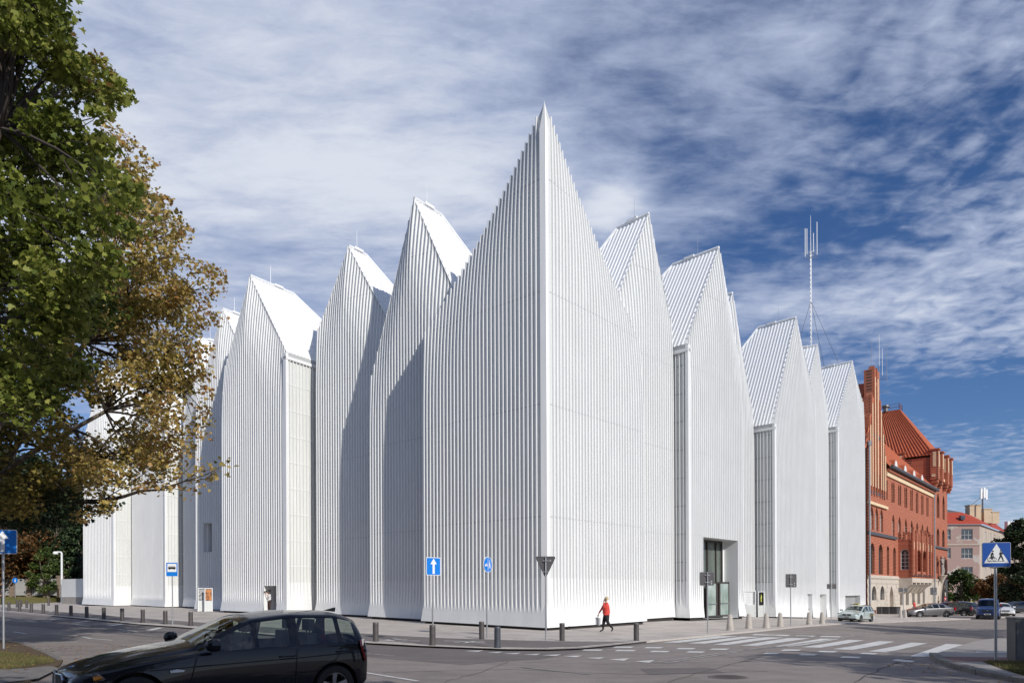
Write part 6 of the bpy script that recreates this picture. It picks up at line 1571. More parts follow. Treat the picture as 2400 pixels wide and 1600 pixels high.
def make_hatch(root, paint, glass=None):
    def F(x): return (-1.30+(x+1.30)*.74) if x < -1.30 else (1.36+(x-1.36)*.90) if x > 1.36 else x
    def poly3(mb, pts, thick): poly3_(mb, [(F(p[0]), p[1], p[2]) for p in pts], thick)
    car_body(HATCH, paint, root, glass); seats(root, HATCH)
    for x in HATCH['wheels']:
        for s in (1, -1): wheel(root, x, s*.765, .315, 5, s)
    # headlamps: lens between nose and wing
    def hl(mb, s): poly3(mb, [(2.02, s*.50, .50), (1.93, s*.72, .52), (1.72, s*.83, .62), (1.80, s*.80, .69), (1.98, s*.66, .655), (2.075, s*.48, .62)], (.018, s*.016, .010))
    sided(hl, 'headlight', M['lamp'], root)
    def am(mb, s): poly3(mb, [(1.84, s*.805, .60), (1.75, s*.838, .63), (1.78, s*.825, .655), (1.85, s*.79, .64)], (.02, s*.022, .014))
    sided(am, 'turn_signal', M['amber'], root)
    def gr(mb, s):
        P = [(2.135, s*.05, .46), (2.11, s*.33, .47), (2.105, s*.36, .58), (2.11, s*.30, .64), (2.135, s*.05, .63)]; poly3(mb, P, (.03, 0, 0))
    sided(gr, 'kidney_grille', M['trim'], root)
    def gc(mb, s):
        P = [(2.17, s*.04, .45), (2.15, s*.35, .46), (2.14, s*.38, .59), (2.145, s*.31, .65), (2.17, s*.04, .64), (2.17, s*.04, .45)]; mb.tube([(F(p[0]), p[1], p[2]) for p in P], .012, 6)
    sided(gc, 'chrome_surround', M['chrome'], root)
    mb = MB(); mb.box((F(2.14), 0, .30), (.04, 1.0, .12)); mb.build('lower_intake', M['trim'], root)
    def tl(mb, s): poly3(mb, [(-2.10, s*.56, .68), (-2.12, s*.58, .86), (-2.04, s*.66, 1.0), (-1.84, s*.83, 1.0), (-1.84, s*.87, .90), (-1.93, s*.87, .68)], (-.022, s*.022, .004))
    sided(tl, 'tail_light', M['redlamp'], root)
    def tw(mb, s): poly3(mb, [(-2.095, s*.66, .80), (-2.085, s*.70, .845), (-1.97, s*.856, .85), (-1.975, s*.86, .81)], (-.016, s*.02, 0))
    sided(tw, 'reversing_lamp', M['signwhite'], root)
    def mi(mb, s): mb.tube([(.52, s*.84, .97), (.50, s*.95, .985)], .03, 6); mb.tube([(.60, s*.99, .995), (.575, s*.99, .997), (.53, s*1.0, 1.0), (.47, s*1.0, 1.0), (.43, s*1.0, 1.0)], [.02, .065, .085, .088, .075], 14)
    sided(mi, 'wing_mirror', paint, root)
    def hd(mb, s):
        for x, z in ((-.55, .80), (-1.42, .835)): mb.tube([(x+.11, s*.872, z), (x+.09, s*.905, z+.004), (x-.09, s*.905, z+.006), (x-.11, s*.872, z+.006)], .014, 6)
    sided(hd, 'door_handle', paint, root)
    def ln(mb, s):   # shut lines
        for P in ([(.78, .25), (.74, .50), (.66, .84)], [(-.68, .24), (-.68, .6), (-.70, .905)], [(-1.02, .60), (-1.30, .72), (-1.46, .93)]):
            mb.tube([(F(x), s*.885, z) for x, z in P], .004, 4)
    sided(ln, 'shut_line', M['trim'], root)
    def cr(mb, s): mb.tube([(1.2, s*.862, .70), (.3, s*.880, .735), (-.8, s*.882, .775), (-1.72, s*.862, .82)], .008, 5)
    sided(cr, 'side_crease', paint, root)
    def si(mb, s): poly3(mb, [(.98, s*.880, .66), (.83, s*.884, .665), (.81, s*.884, .685), (.90, s*.882, .70), (.99, s*.879, .685)], (0, s*.012, 0))
    sided(si, 'side_repeater', M['signwhite'], root)
    mb = MB(); mb.prism([(-1.50, 1.425), (-1.68, 1.405), (-1.69, 1.475)], (0, -.03, 0), (1, 0, 0), (0, 0, 1), (0, .06, 0)); mb.build('roof_fin', M['trim'], root)
    def dr(mb, s): mb.box((-.05, s*.878, .27), (2.1, .02, .08))
    sided(dr, 'sill_trim', M['trim'], root)
HATCH['st'] = [((-1.30+(s[0]+1.30)*.74) if s[0] < -1.30 else (1.36+(s[0]-1.36)*.90) if s[0] > 1.36 else s[0],)+s[1:] for s in HATCH['st']]
h_ = Vector((-.755, -.655)).normalized(); nr = Vector((-h_.y, h_.x)) # left of heading
c_ = Vector((-4.18, 9.95))
blk = place_car('parked_car' if False else 'hatchback', 'glossy black five-door hatchback driving past in the near foreground', 'car', c_.x, c_.y, h_)
make_hatch(blk, M['paint_black'])

WAGON = dict(st=[(2.22, .32, .56, .62, .60, .60, .5), (2.16, .22, .62, .70, .74, .72, .6), (1.95, .18, .68, .78, .83, .78, .6), (1.35, .17, .77, .88, .855, .82, .7), (.95, .17, .83, .93, .86, .84, .7), (.80, .17, .85, .97, .86, .84, .68),
                 (.10, .17, .87, 1.33, .86, .84, .62), (.0, .17, .875, 1.36, .86, .84, .61), (-.06, .17, .875, 1.37, .86, .84, .605), (-.70, .17, .89, 1.42, .86, .84, .60), (-.80, .17, .89, 1.425, .86, .84, .60), (-1.42, .17, .90, 1.42, .86, .84, .59), (-1.50, .17, .90, 1.415, .86, .84, .59), (-2.05, .20, .91, 1.37, .85, .82, .57), (-2.14, .22, .91, 1.30, .84, .81, .56), (-2.26, .26, .88, .98, .80, .78, .55), (-2.30, .32, .7, .76, .76, .74, .5)],
             glass={5: 'WS', 6: 'S', 8: 'S', 10: 'S', 12: 'S', 14: 'R'}, wheels=(1.36, -1.32), wr=.305, ww=.76, seats=[(.1, (.36, -.36)), (-.85, (.38, -.38))], sz=.48, cab=(-1.9, .95))
SEDAN = dict(st=[(2.40, .34, .58, .64, .62, .60, .5), (2.33, .22, .64, .72, .76, .74, .6), (2.1, .18, .70, .80, .87, .82, .6), (1.5, .17, .80, .92, .90, .87, .7), (1.15, .17, .85, .97, .91, .88, .7), (1.0, .17, .87, 1.0, .91, .88, .68),
                 (.15, .17, .90, 1.36, .91, .88, .62), (.05, .17, .90, 1.385, .91, .88, .61), (-.02, .17, .90, 1.40, .91, .88, .605), (-.62, .17, .915, 1.44, .91, .88, .60), (-.72, .17, .92, 1.44, .91, .88, .60), (-1.28, .17, .935, 1.385, .91, .875, .60), (-1.38, .17, .94, 1.36, .90, .87, .60), (-1.86, .18, .96, 1.12, .89, .86, .64), (-2.1, .20, .97, 1.06, .88, .85, .68), (-2.36, .26, .93, 1.0, .82, .80, .6), (-2.42, .34, .7, .78, .78, .76, .5)],
             glass={5: 'WS', 6: 'S', 8: 'S', 10: 'S', 12: 'R'}, wheels=(1.50, -1.40), wr=.335, ww=.79, seats=[(.15, (.36, -.36)), (-.8, (.38, -.38))], sz=.48, cab=(-1.5, 1.1))
SUV = dict(st=[(2.02, .36, .72, .80, .64, .62, .5), (1.96, .26, .80, .88, .76, .74, .6), (1.75, .22, .86, .96, .85, .81, .6), (1.3, .21, .92, 1.02, .87, .85, .7), (.95, .21, .95, 1.06, .88, .86, .7), (.85, .21, .96, 1.08, .88, .86, .68),
               (.25, .21, .98, 1.45, .88, .86, .64), (.15, .21, .98, 1.50, .88, .86, .63), (.1, .21, .98, 1.52, .88, .86, .62), (-.5, .21, 1.0, 1.57, .88, .86, .62), (-.6, .21, 1.0, 1.57, .88, .86, .62), (-1.2, .21, 1.01, 1.55, .88, .86, .61), (-1.3, .21, 1.01, 1.54, .88, .86, .61), (-1.75, .22, 1.02, 1.48, .87, .85, .6), (-1.85, .24, 1.02, 1.42, .86, .84, .58), (-2.0, .30, .98, 1.08, .82, .80, .55), (-2.06, .36, .8, .86, .78, .76, .5)],
             glass={5: 'WS', 6: 'S', 8: 'S', 10: 'S', 12: 'S', 14: 'R'}, wheels=(1.25, -1.25), wr=.35, ww=.77, seats=[(.2, (.36, -.36))], sz=.6, cab=(-1.6, 1.0))
VAN = dict(st=[(2.40, .42, .72, .80, .70, .70, .6), (2.34, .28, .82, .92, .84, .82, .7), (2.2, .22, .92, 1.04, .93, .90, .7), (1.75, .20, 1.06, 1.16, .95, .93, .8), (1.6, .20, 1.08, 1.22, .95, .93, .80),
               (.95, .20, 1.10, 1.80, .95, .93, .76), (.85, .20, 1.10, 1.86, .95, .93, .76), (.78, .20, 1.10, 1.88, .95, .93, .76), (.15, .20, 1.10, 1.94, .95, .93, .76), (.05, .20, 1.10, 1.94, .95, .93, .76), (-1.0, .20, 1.10, 1.95, .95, .93, .76), (-1.1, .20, 1.10, 1.95, .95, .93, .76), (-2.2, .22, 1.10, 1.93, .95, .93, .75), (-2.3, .24, 1.10, 1.88, .94, .92, .74), (-2.42, .32, 1.08, 1.70, .90, .90, .72), (-2.45, .42, .9, 1.4, .88, .88, .7)],
             glass={4: 'WS', 5: 'S', 7: 'S', 9: 'S', 11: 'S'}, wheels=(1.55, -1.45), wr=.34, ww=.83, seats=[(.6, (.45, -.45))], sz=.9, cab=(-.2, 1.7))
def dress(root, spec, paint, glass=None, spokes=7, grille=(.8, .12, .58), lampz=.66, lampw=.42, rails=False, tail=(.72, .30), plate_z=.42, mirror=True):
    car_body(spec, paint, root, glass); seats(root, spec)
    nose = spec['st'][0][0]; rear = spec['st'][-1][0]; bw_ = spec['st'][3][4]
    for x in spec['wheels']:
        for s in (1, -1): wheel(root, x, s*(spec['ww']+.005), spec['wr'], spokes, s)
    def hl(mb, s): poly3(mb, [(nose-.03, s*.34, lampz-.10), (nose-.10, s*(.34+lampw*.7), lampz-.09), (nose-.34, s*(bw_-.01), lampz), (nose-.38, s*(bw_-.03), lampz+.08), (nose-.20, s*.66, lampz+.09), (nose-.10, s*.36, lampz+.02)], (.03, s*.02, .012))
    sided(hl, 'headlight', M['lamp'], root)
    mb = MB(); mb.box((nose+.005, 0, grille[2]+.05), (.05, grille[0]*.8, grille[1])); mb.build('grille', M['trim'], root)
    mb = MB(); mb.lathe([(.06, 0), (.06, .015)], 14); e = mb.build('badge', M['chrome'], root); e.rotation_euler = (0, R(90), 0); e.location = (nose+.03, 0, grille[2]+.06)
    mb = MB(); mb.box((nose-.0, 0, .30), (.06, 1.15, .12)); mb.build('lower_intake', M['trim'], root)
    mb = MB(); mb.box((nose+.04, 0, plate_z), (.02, .52, .11)); pl_ = mb.build('licence_plate', M['plate'], root)
    mb = MB(); mb.box((nose+.052, 0, plate_z), (.004, .40, .05)); mb.build('plate_text', M['black'], pl_)
    def tl(mb, s): mb.box((rear+.10, s*(bw_-.07), tail[0]+tail[1]/2), (.16, .16, tail[1]))
    sided(tl, 'tail_light', M['redlamp'], root)
    wsx = [s for i, s in enumerate(spec['st']) if 'W' in spec['glass'].get(i, '')][0][0]
    def mi(mb, s): mb.box((wsx-.18, s*(bw_+.10), spec['st'][6][2]+.10), (.12, .22, .14))
    sided(mi, 'wing_mirror', paint, root)
    def hd(mb, s):
        for x in (-.45, -1.25): mb.box((x, s*(bw_+.022), spec['st'][8][2]-.10), (.2, .03, .03))
    sided(hd, 'door_handle', paint, root)
    def ln(mb, s):
        zb_ = spec['st'][8][2]
        for x in (wsx-.1, spec['st'][9][0]-.05, spec['st'][11][0]-.02): mb.tube([(x+.02, s*(bw_+.014), .26), (x, s*(bw_+.014), zb_)], .005, 4)
    sided(ln, 'shut_line', M['trim'], root)
    def su(mb, s): mb.box((.05, s*(bw_+.008), .26), (2.1, .03, .07))
    sided(su, 'sill_trim', M['trim'], root)
    if rails:
        def rl(mb, s): mb.tube([(-.2, s*.56, 1.40), (-.3, s*.56, 1.46), (-1.8, s*.56, 1.45), (-1.9, s*.56, 1.39)], .02, 6)
        sided(rl, 'roof_rail', M['trim'], root)
# pale green estate taxi
SD = Vector((-.70, -.715))
def car_at(px, py, h=0.0): return spot(px, py, h)
q = car_at(1990, 1457.5); q = q.xy - SD*1.6
taxi = place_car('taxi', 'pale green estate taxi with a yellow roof sign turning by the hall', 'taxi', q.x+.0, q.y, SD); dress(taxi, WAGON, M['paint_mint'], rails=True)
mb = MB(); mb.prism([(-.24, 0), (.24, 0), (.2, .13), (-.2, .13)], (-.12, 0, 1.43), (0, 1, 0), (0, 0, 1), (.14, 0, 0)); ts = mb.build('roof_sign', mat('yellow_sign', (.78, .60, .10), .5), taxi)
mb = MB()
for i, x in enumerate((-.14, -.05, .04, .13)): mb.box((.03, x, 1.50), (.004, .05, .06))
mb.build('lettering', M['black'], ts)
mb = MB(); poly3(mb, [(-.55, .884, .58), (-.9, .884, .50), (-1.8, .878, .60), (-1.9, .876, .66), (-1.4, .880, .74), (-1.0, .884, .78)], (0, .006, 0)); sw_ = mb.build('side_graphic', mat('gold_swoosh', (.55, .42, .16), .4, nscale=6, col2=(.07, .06, .05), thr=(.42, .5)), taxi)
mb = MB()
for i in range(7): mb.tube([(-.35-i*.16, .89, .62-i*.01), (-.45-i*.16, .89, .56-i*.01)], .012, 4)
# silver saloon, side on
def side_car(name, label, px, py, spec, paint, hd, h=0.0, cat='car', **k):
    q = car_at(px, py, h); o = place_car(name, label, cat, q.x, q.y+.9, hd, z=None); dress(o, spec, paint, **k); return o
side_car('saloon_car', 'silver-grey saloon parked side-on in front of the brick building', 2187, 1446.5, SEDAN, M['paint_silver'], (-1, -.10), spokes=9)
side_car('dark_suv', 'dark five-door off-road car parked behind the tail of the silver saloon', 2250, 1443.5, SUV, M['paint_dark'], (-.55, .83), glass=M['cglass_d'])
side_car('dark_hatchback', 'navy car parked behind the roof of the silver saloon', 2222, 1440.0, WAGON, M['paint_navy'], (-.75, .66), glass=M['cglass_d'])
q = car_at(2318, 1450.5).xy-Vector((-.55, -.83))*1.7; vn = place_car('blue_van', 'dark blue passenger van facing the camera behind the crossing sign pole', 'van', q.x, q.y, (-.60, -.80)); dress(vn, VAN, M['paint_navy'], glass=M['cglass_d'], grille=(1.1, .16, .78), lampz=.86, tail=(.8, .6), plate_z=.50)
q = car_at(2365, 1444).xy; wc = place_car('white_car', 'white car half hidden behind the blue van', 'car', q.x, q.y+1, (-.45, -.9)); dress(wc, HATCH | dict(), M['paint_white'])
side_car('black_car', 'black car cut by the right edge of the street far behind the van', 2392, 1437.5, SEDAN, M['paint_dark'], (-1, -.25), glass=M['cglass_d'])
# ================================================================== PEOPLE
M['skin'] = mat('skin', (.55, .33, .24), .6, nscale=8, namt=.08)
M['hair_blond'] = mat('blond_hair', (.62, .50, .30), .7, nscale=30, col2=(.42, .31, .16))
M['hair_grey'] = mat('short_grey_hair', (.20, .15, .12), .8, nscale=30)
M['redjacket'] = mat('coral_red_jacket', (.66, .065, .045), .7, nscale=5, col2=(.52, .04, .03), bump=.4)
M['blacktr'] = mat('black_trousers', (.014, .013, .015), .8, nscale=6)
M['whiteshirt'] = mat('white_shirt', (.66, .66, .66), .8, nscale=5, namt=.12, bump=.4)
M['browntr'] = mat('dark_brown_trousers', (.055, .03, .025), .85, nscale=6)
M['shoe'] = mat('dark_shoe', (.02, .018, .016), .5, nscale=9)
def person(label, loc, rz, J, E, zones, hair, height=1.7, extra=None, name='person'):
    """J joints {name:(x,y,z,r)} facing -y; E bones; zones: bone -> material"""
    root = thing(name, label, 'person', tuple(loc), rz)
    names = list(J); idx = {n: i for i, n in enumerate(names)}
    me = bpy.data.meshes.new('body'); me.from_pydata([J[n][:3] for n in names], [(idx[a], idx[b]) for a, b in E], [])
    tmp = bpy.data.objects.new('tmp_body', me); link(tmp)
    sk = tmp.modifiers.new('k', 'SKIN'); sk.use_smooth_shade = True
    sv = me.skin_vertices[0].data
    for n in names:
        r = J[n][3]; rr_ = r if isinstance(r, tuple) else (r, r); sv[idx[n]].radius = rr_; sv[idx[n]].use_root = (n == 'pelvis')
    ss = tmp.modifiers.new('s', 'SUBSURF'); ss.levels = 2
    m2 = bpy.data.meshes.new_from_object(tmp.evaluated_get(bpy.context.evaluated_depsgraph_get())); bpy.data.objects.remove(tmp)
    m2.name = 'body'; mats = []
    m2.materials.clear()
    for z in zones.values():
        if z not in mats: mats.append(z); m2.materials.append(z)
    segs = [(Vector(J[a][:3]), Vector(J[b][:3]), mats.index(zones[(a, b)])) for a, b in zones]
    for p in m2.polygons:
        c = p.center; best = 9; bi = 0
        for a, b, mi in segs:
            ab = b-a; t = max(0, min(1, (c-a).dot(ab)/max(1e-9, ab.length_squared))); d = (c-a-ab*t).length
            if d < best: best = d; bi = mi
        p.material_index = bi; p.use_smooth = True
    o = bpy.data.objects.new('body', m2); link(o, root)
    if hair:
        hx, hy, hz = J['head'][:3]; mb = MB(); r = .105
        n, mrows = 14, 7; vs = []; fs = []
        for i in range(mrows+1):
            th = math.pi*.62*i/mrows
            for k in range(n):
                a = 2*math.pi*k/n; rr_ = r*math.sin(th)*(1.08 if math.sin(a) > -.3 else .86)*(1+.06*math.sin(3*a+i)); vs.append((hx+rr_*math.cos(a), hy+.02+rr_*math.sin(a), hz+.035+r*1.12*math.cos(th)))
        for i in range(mrows):
            for k in range(n): fs.append((i*n+k, i*n+(k+1) % n, (i+1)*n+(k+1) % n, (i+1)*n+k))
        mb.add(vs, fs); mb.build('hair', hair, root, smooth=True)
    hx, hy, hz = J['head'][:3]
    for s in (-1, 1):
        mb = MB(); mb.box((hx+s*.032, hy-.098, hz+.012), (.022, .01, .010)); mb.build('eye', M['shoe'], root)
    mb = MB(); mb.box((hx, hy-.098, hz-.05), (.045, .01, .010)); mb.build('mouth', M['redlamp'], root)
    if extra: extra(root)
    return root
def hand(root, p, d, up, m=None, s=1.0):
    """palm with five tapering bent fingers"""
    p, d, up = Vector(p), Vector(d).normalized(), Vector(up).normalized(); side = d.cross(up); mb = MB()
    mb.tube([p, p+d*.05*s, p+d*.085*s], [.026*s, .034*s, .03*s], 8)
    for i, (o_, L) in enumerate(((-.026, .060), (-.009, .072), (.009, .068), (.026, .052))):
        b = p+d*.08*s+side*o_*s; mb.tube([b, b+d*L*.5*s-up*.006, b+d*L*.85*s-up*.028*s], [.009*s, .008*s, .006*s], 6)
    b = p+d*.03*s-side*.03*s; mb.tube([b, b-side*.02*s+d*.03*s, b-side*.018*s+d*.055*s-up*.012*s], [.011*s, .010*s, .008*s], 6)
    return mb.build('hand', m or M['skin'], root, smooth=True)
def base_joints(H=1.7, lean=0):
    k = H/1.7
    return {k_: (v[0]*k, v[1]*k, v[2]*k, v[3]) for k_, v in {
        'pelvis': (0, 0, .92, (.15, .12)), 'waist': (0, 0, 1.06, (.13, .10)), 'chest': (0, 0, 1.28, (.16, .115)), 'neck0': (0, .01, 1.43, (.07, .06)), 'neck': (0, 0, 1.49, .05), 'head': (0, -.01, 1.585, (.075, .088)), 'crown': (0, 0, 1.65, (.06, .07)), 'nose': (0, -.10, 1.575, .014),
        'shL': (.17, 0, 1.38, .062), 'elL': (.23, .02, 1.12, .042), 'wrL': (.23, -.06, .88, .030), 'shR': (-.17, 0, 1.38, .062), 'elR': (-.23, .02, 1.12, .042), 'wrR': (-.23, -.06, .88, .030),
        'hipL': (.09, 0, .86, .085), 'knL': (.10, -.02, .48, .058), 'anL': (.10, .02, .09, .038), 'toL': (.11, -.15, .035, .034), 'hipR': (-.09, 0, .86, .085), 'knR': (-.10, -.02, .48, .058), 'anR': (-.10, .02, .09, .038), 'toR': (-.11, -.15, .035, .034)}.items()}
BONES = [('pelvis', 'waist'), ('waist', 'chest'), ('chest', 'neck0'), ('neck0', 'neck'), ('neck', 'head'), ('head', 'crown'), ('head', 'nose'), ('chest', 'shL'), ('shL', 'elL'), ('elL', 'wrL'), ('chest', 'shR'), ('shR', 'elR'), ('elR', 'wrR'), ('pelvis', 'hipL'), ('hipL', 'knL'), ('knL', 'anL'), ('anL', 'toL'), ('pelvis', 'hipR'), ('hipR', 'knR'), ('knR', 'anR'), ('anR', 'toR')]
def zones(top, leg, shoe, sleeve=None, fore=None):
    sl = sleeve or top; fo = fore or sl; z = {}
    for a, b in BONES:
        m = top
        if (a, b) in (('neck', 'head'), ('head', 'crown'), ('head', 'nose'), ('neck0', 'neck')): m = M['skin']
        elif a in ('shL', 'shR'): m = sl
        elif a in ('elL', 'elR'): m = fo
        elif a in ('hipL', 'hipR', 'knL', 'knR') or b in ('hipL', 'hipR'): m = leg
        elif a in ('anL', 'anR'): m = shoe
        z[(a, b)] = m
    return z
# woman walking in a red jacket: she faces left-forward, right hand at her cheek, left hand carrying a bag
J = base_joints(1.66)
J.update({'shL': (.17, -.01, 1.35, .072), 'elL': (.21, -.17, 1.14, .058), 'wrL': (.11, -.17, 1.41, .036), 'shR': (-.17, -.01, 1.35, .07), 'elR': (-.24, -.14, 1.10, .052), 'wrR': (-.24, -.30, .88, .034),
          'pelvis': (0, 0, .90, (.21, .19)), 'waist': (0, 0, 1.03, (.20, .185)), 'chest': (0, 0, 1.24, (.20, .18)),
          'hipR': (-.09, 0, .80, .115), 'knR': (-.08, -.10, .47, .085), 'anR': (-.09, -.14, .09, .042), 'toR': (-.09, -.30, .035, .034), 'hipL': (.09, 0, .80, .115), 'knL': (.09, .03, .46, .085), 'anL': (.09, .30, .16, .042), 'toL': (.10, .22, .03, .034), 'hem': (0, .0, .80, (.20, .18))})
zz_ = zones(M['redjacket'], M['blacktr'], M['shoe']); zz_[('pelvis', 'hem')] = zz_[('pelvis', 'hipL')] = zz_[('pelvis', 'hipR')] = M['redjacket']
def wx(root):
    hand(root, (.11, -.17, 1.42), (-.2, .35, 1), (0, 1, 0)); hand(root, (-.24, -.30, .87), (0, -.15, -1), (0, 1, 0))
    mb = MB(); mb.box((.085, -.09, 1.53), (.03, .06, .12)); mb.build('phone', M['trim'], root)
wl_ = base_at(1421, 1480)
wo_ = person('blonde woman in a coral red jacket and black trousers walking past the main corner', wl_, R(-78), J, BONES+[('pelvis', 'hem')], zz_, M['hair_blond'], extra=wx)
bgp = wl_ + Matrix.Rotation(R(-78), 3, 'Z') @ Vector((-.24, -.33, .68))
bag = thing('shopping_bag', 'grey and white shopping bag carried by the woman in red', 'bag', tuple(bgp-Vector((0, 0, .36))), R(-70))
mb = MB(); mb.prism([(-.15, 0), (.15, 0), (.17, .36), (-.17, .36)], (0, -.05, 0), (1, 0, 0), (0, 0, 1), (0, .10, 0)); mb.build('sack', mat('grey_bag', (.36, .37, .38), .7, nscale=5), bag); mb = MB(); mb.box((-.06, -.056, .15), (.13, .01, .26)); mb.box((0, 0, .36), (.35, .115, .02)); mb.build('white_panel', M['signwhite'], bag)
mb = MB(); mb.tube([(-.08, 0, .35), (-.07, 0, .46), (0, 0, .50), (.07, 0, .46), (.08, 0, .35)], .008, 6); mb.build('handle', M['trim'], bag)
# photographer in the doorway
J = base_joints(1.78)
J.update({'elR': (-.30, -.16, 1.33, .040), 'wrR': (-.10, -.24, 1.60, .030), 'elL': (.22, -.20, 1.24, .040), 'wrL': (.06, -.30, 1.56, .030), 'waist': (0, 0, 1.11, (.16, .14)), 'pelvis': (0, 0, .96, (.16, .13))})
def px_(root):
    hand(root, (-.10, -.24, 1.60), (.5, -.2, .6), (0, 1, 0)); hand(root, (.06, -.30, 1.55), (-.3, -.3, .8), (0, 1, 0))
dp = base_at(629, 1429); G = GL[3]; pq = G.P0+G.d*2.15-G.inw*.55
pq = at(631, 1400, 50.6); dp = Vector((pq.x, pq.y, g(pq.x, pq.y)+PH))
ph_ = person('man in a white shirt photographing from the small doorway', dp, R(12)+math.atan2(-G.inw.y, -G.inw.x)+math.pi/2-R(15), J, BONES, zones(M['whiteshirt'], M['browntr'], M['shoe'], fore=M['skin']), M['hair_grey'], extra=px_)
cq = dp + Matrix.Rotation(ph_.rotation_euler[2], 3, 'Z') @ Vector((-.02, -.24, 1.66)); cam_o = thing('photo_camera', 'black camera held at the eye by the man in the doorway', 'camera', tuple(cq), ph_.rotation_euler[2])
mb = MB(); mb.box((0, 0, 0), (.15, .07, .10)); mb.box((0, 0, .06), (.06, .06, .04)); mb.build('camera_body', M['trim'], cam_o); mb = MB(); mb.tube([(0, -.03, 0), (0, -.17, 0)], [.038, .043], 12); mb.build('lens', M['black'], cam_o)
# figure in red near the brick building
J = base_joints(1.6); J.update({'elR': (-.30, -.05, 1.25, .04), 'wrR': (-.42, -.12, 1.42, .03)})
person('person in a red top beside the cars before the stone base', base_at(2143, 1441), R(30), J, BONES, zones(M['redjacket'], M['blacktr'], M['shoe']), M['hair_grey'])
J = base_joints(1.75)
hv = person('person in a yellow high-visibility vest between the dark cars and the blue van', base_at(2276, 1441), R(-20), J, BONES, zones(mat('hi_vis_yellow', (.55, .68, .06), .7, nscale=6), M['blacktr'], M['shoe'], sleeve=M['blacktr']), M['hair_grey'])
J = base_joints(1.72)
person('person in dark clothes standing on the paving at the left edge', base_at(5.5, 1416), R(60), J, BONES, zones(M['browntr'], M['blacktr'], M['shoe'], fore=M['skin']), M['hair_grey'])
# ================================================================== TREES
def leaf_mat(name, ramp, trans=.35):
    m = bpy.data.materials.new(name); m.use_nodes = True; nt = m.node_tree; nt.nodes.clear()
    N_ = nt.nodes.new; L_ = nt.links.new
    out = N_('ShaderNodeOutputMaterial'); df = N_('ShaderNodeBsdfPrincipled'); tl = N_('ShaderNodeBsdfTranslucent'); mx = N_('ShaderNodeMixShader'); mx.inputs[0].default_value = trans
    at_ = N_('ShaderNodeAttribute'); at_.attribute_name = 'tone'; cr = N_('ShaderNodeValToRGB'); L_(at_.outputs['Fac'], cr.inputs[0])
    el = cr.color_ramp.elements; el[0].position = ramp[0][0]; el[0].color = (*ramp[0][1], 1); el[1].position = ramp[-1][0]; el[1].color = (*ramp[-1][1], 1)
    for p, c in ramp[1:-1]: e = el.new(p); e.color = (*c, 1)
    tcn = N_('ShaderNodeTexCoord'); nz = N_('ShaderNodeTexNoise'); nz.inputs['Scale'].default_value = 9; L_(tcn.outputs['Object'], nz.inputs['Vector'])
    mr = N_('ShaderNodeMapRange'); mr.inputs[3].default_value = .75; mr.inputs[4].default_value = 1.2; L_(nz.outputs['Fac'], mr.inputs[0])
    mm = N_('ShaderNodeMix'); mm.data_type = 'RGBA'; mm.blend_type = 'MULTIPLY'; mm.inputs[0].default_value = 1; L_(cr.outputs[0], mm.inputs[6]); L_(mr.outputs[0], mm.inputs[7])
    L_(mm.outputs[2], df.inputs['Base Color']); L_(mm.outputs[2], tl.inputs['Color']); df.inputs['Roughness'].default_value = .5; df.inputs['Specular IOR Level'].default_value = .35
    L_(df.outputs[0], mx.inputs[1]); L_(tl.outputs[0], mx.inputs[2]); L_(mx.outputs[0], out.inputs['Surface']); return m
LM_green = leaf_mat('plane_leaves_green', [(0, (.035, .055, .012)), (.35, (.12, .155, .025)), (.7, (.29, .32, .060)), (.9, (.50, .49, .14)), (1, (.26, .16, .05))], .42)
LM_gold = leaf_mat('plane_leaves_golden', [(0, (.06, .07, .018)), (.3, (.21, .185, .045)), (.65, (.47, .355, .10)), (.88, (.66, .49, .20)), (1, (.42, .22, .07))], .42)
LM_brown = leaf_mat('chestnut_leaves_rusty', [(0, (.035, .04, .012)), (.35, (.12, .065, .022)), (.75, (.25, .12, .045)), (1, (.33, .19, .08))], .25)
LM_dark = leaf_mat('conifer_needles', [(0, (.010, .020, .010)), (.5, (.026, .048, .020)), (1, (.070, .100, .040))], .15)
LM_con = leaf_mat('spruce_needles', [(0, (.014, .028, .014)), (.45, (.035, .065, .028)), (.8, (.085, .13, .055)), (1, (.15, .19, .08))], .15)
LM_mid = leaf_mat('bushy_green_leaves', [(0, (.025, .045, .012)), (.5, (.06, .10, .022)), (1, (.14, .18, .05))], .3)
M['bark'] = mat('plane_bark', (.13, .105, .08), .9, nscale=5, col2=(.30, .27, .21), thr=(.52, .62), bump=.6)
M['twig'] = mat('dark_twig_bark', (.050, .038, .030), .9, nscale=8)
LOBED = np.array([(0, -.42), (.22, -.36), (.46, -.12), (.27, .02), (.36, .28), (.15, .24), (0, .52), (-.13, .26), (-.36, .26), (-.28, .0), (-.44, -.16), (-.2, -.34)])
OVAL = np.array([(0, -.5), (.3, -.15), (.25, .25), (0, .5), (-.25, .25), (-.3, -.15)])
NEEDLE = np.array([(0, -.5), (.34, -.1), (0, .5), (-.34, -.1)])
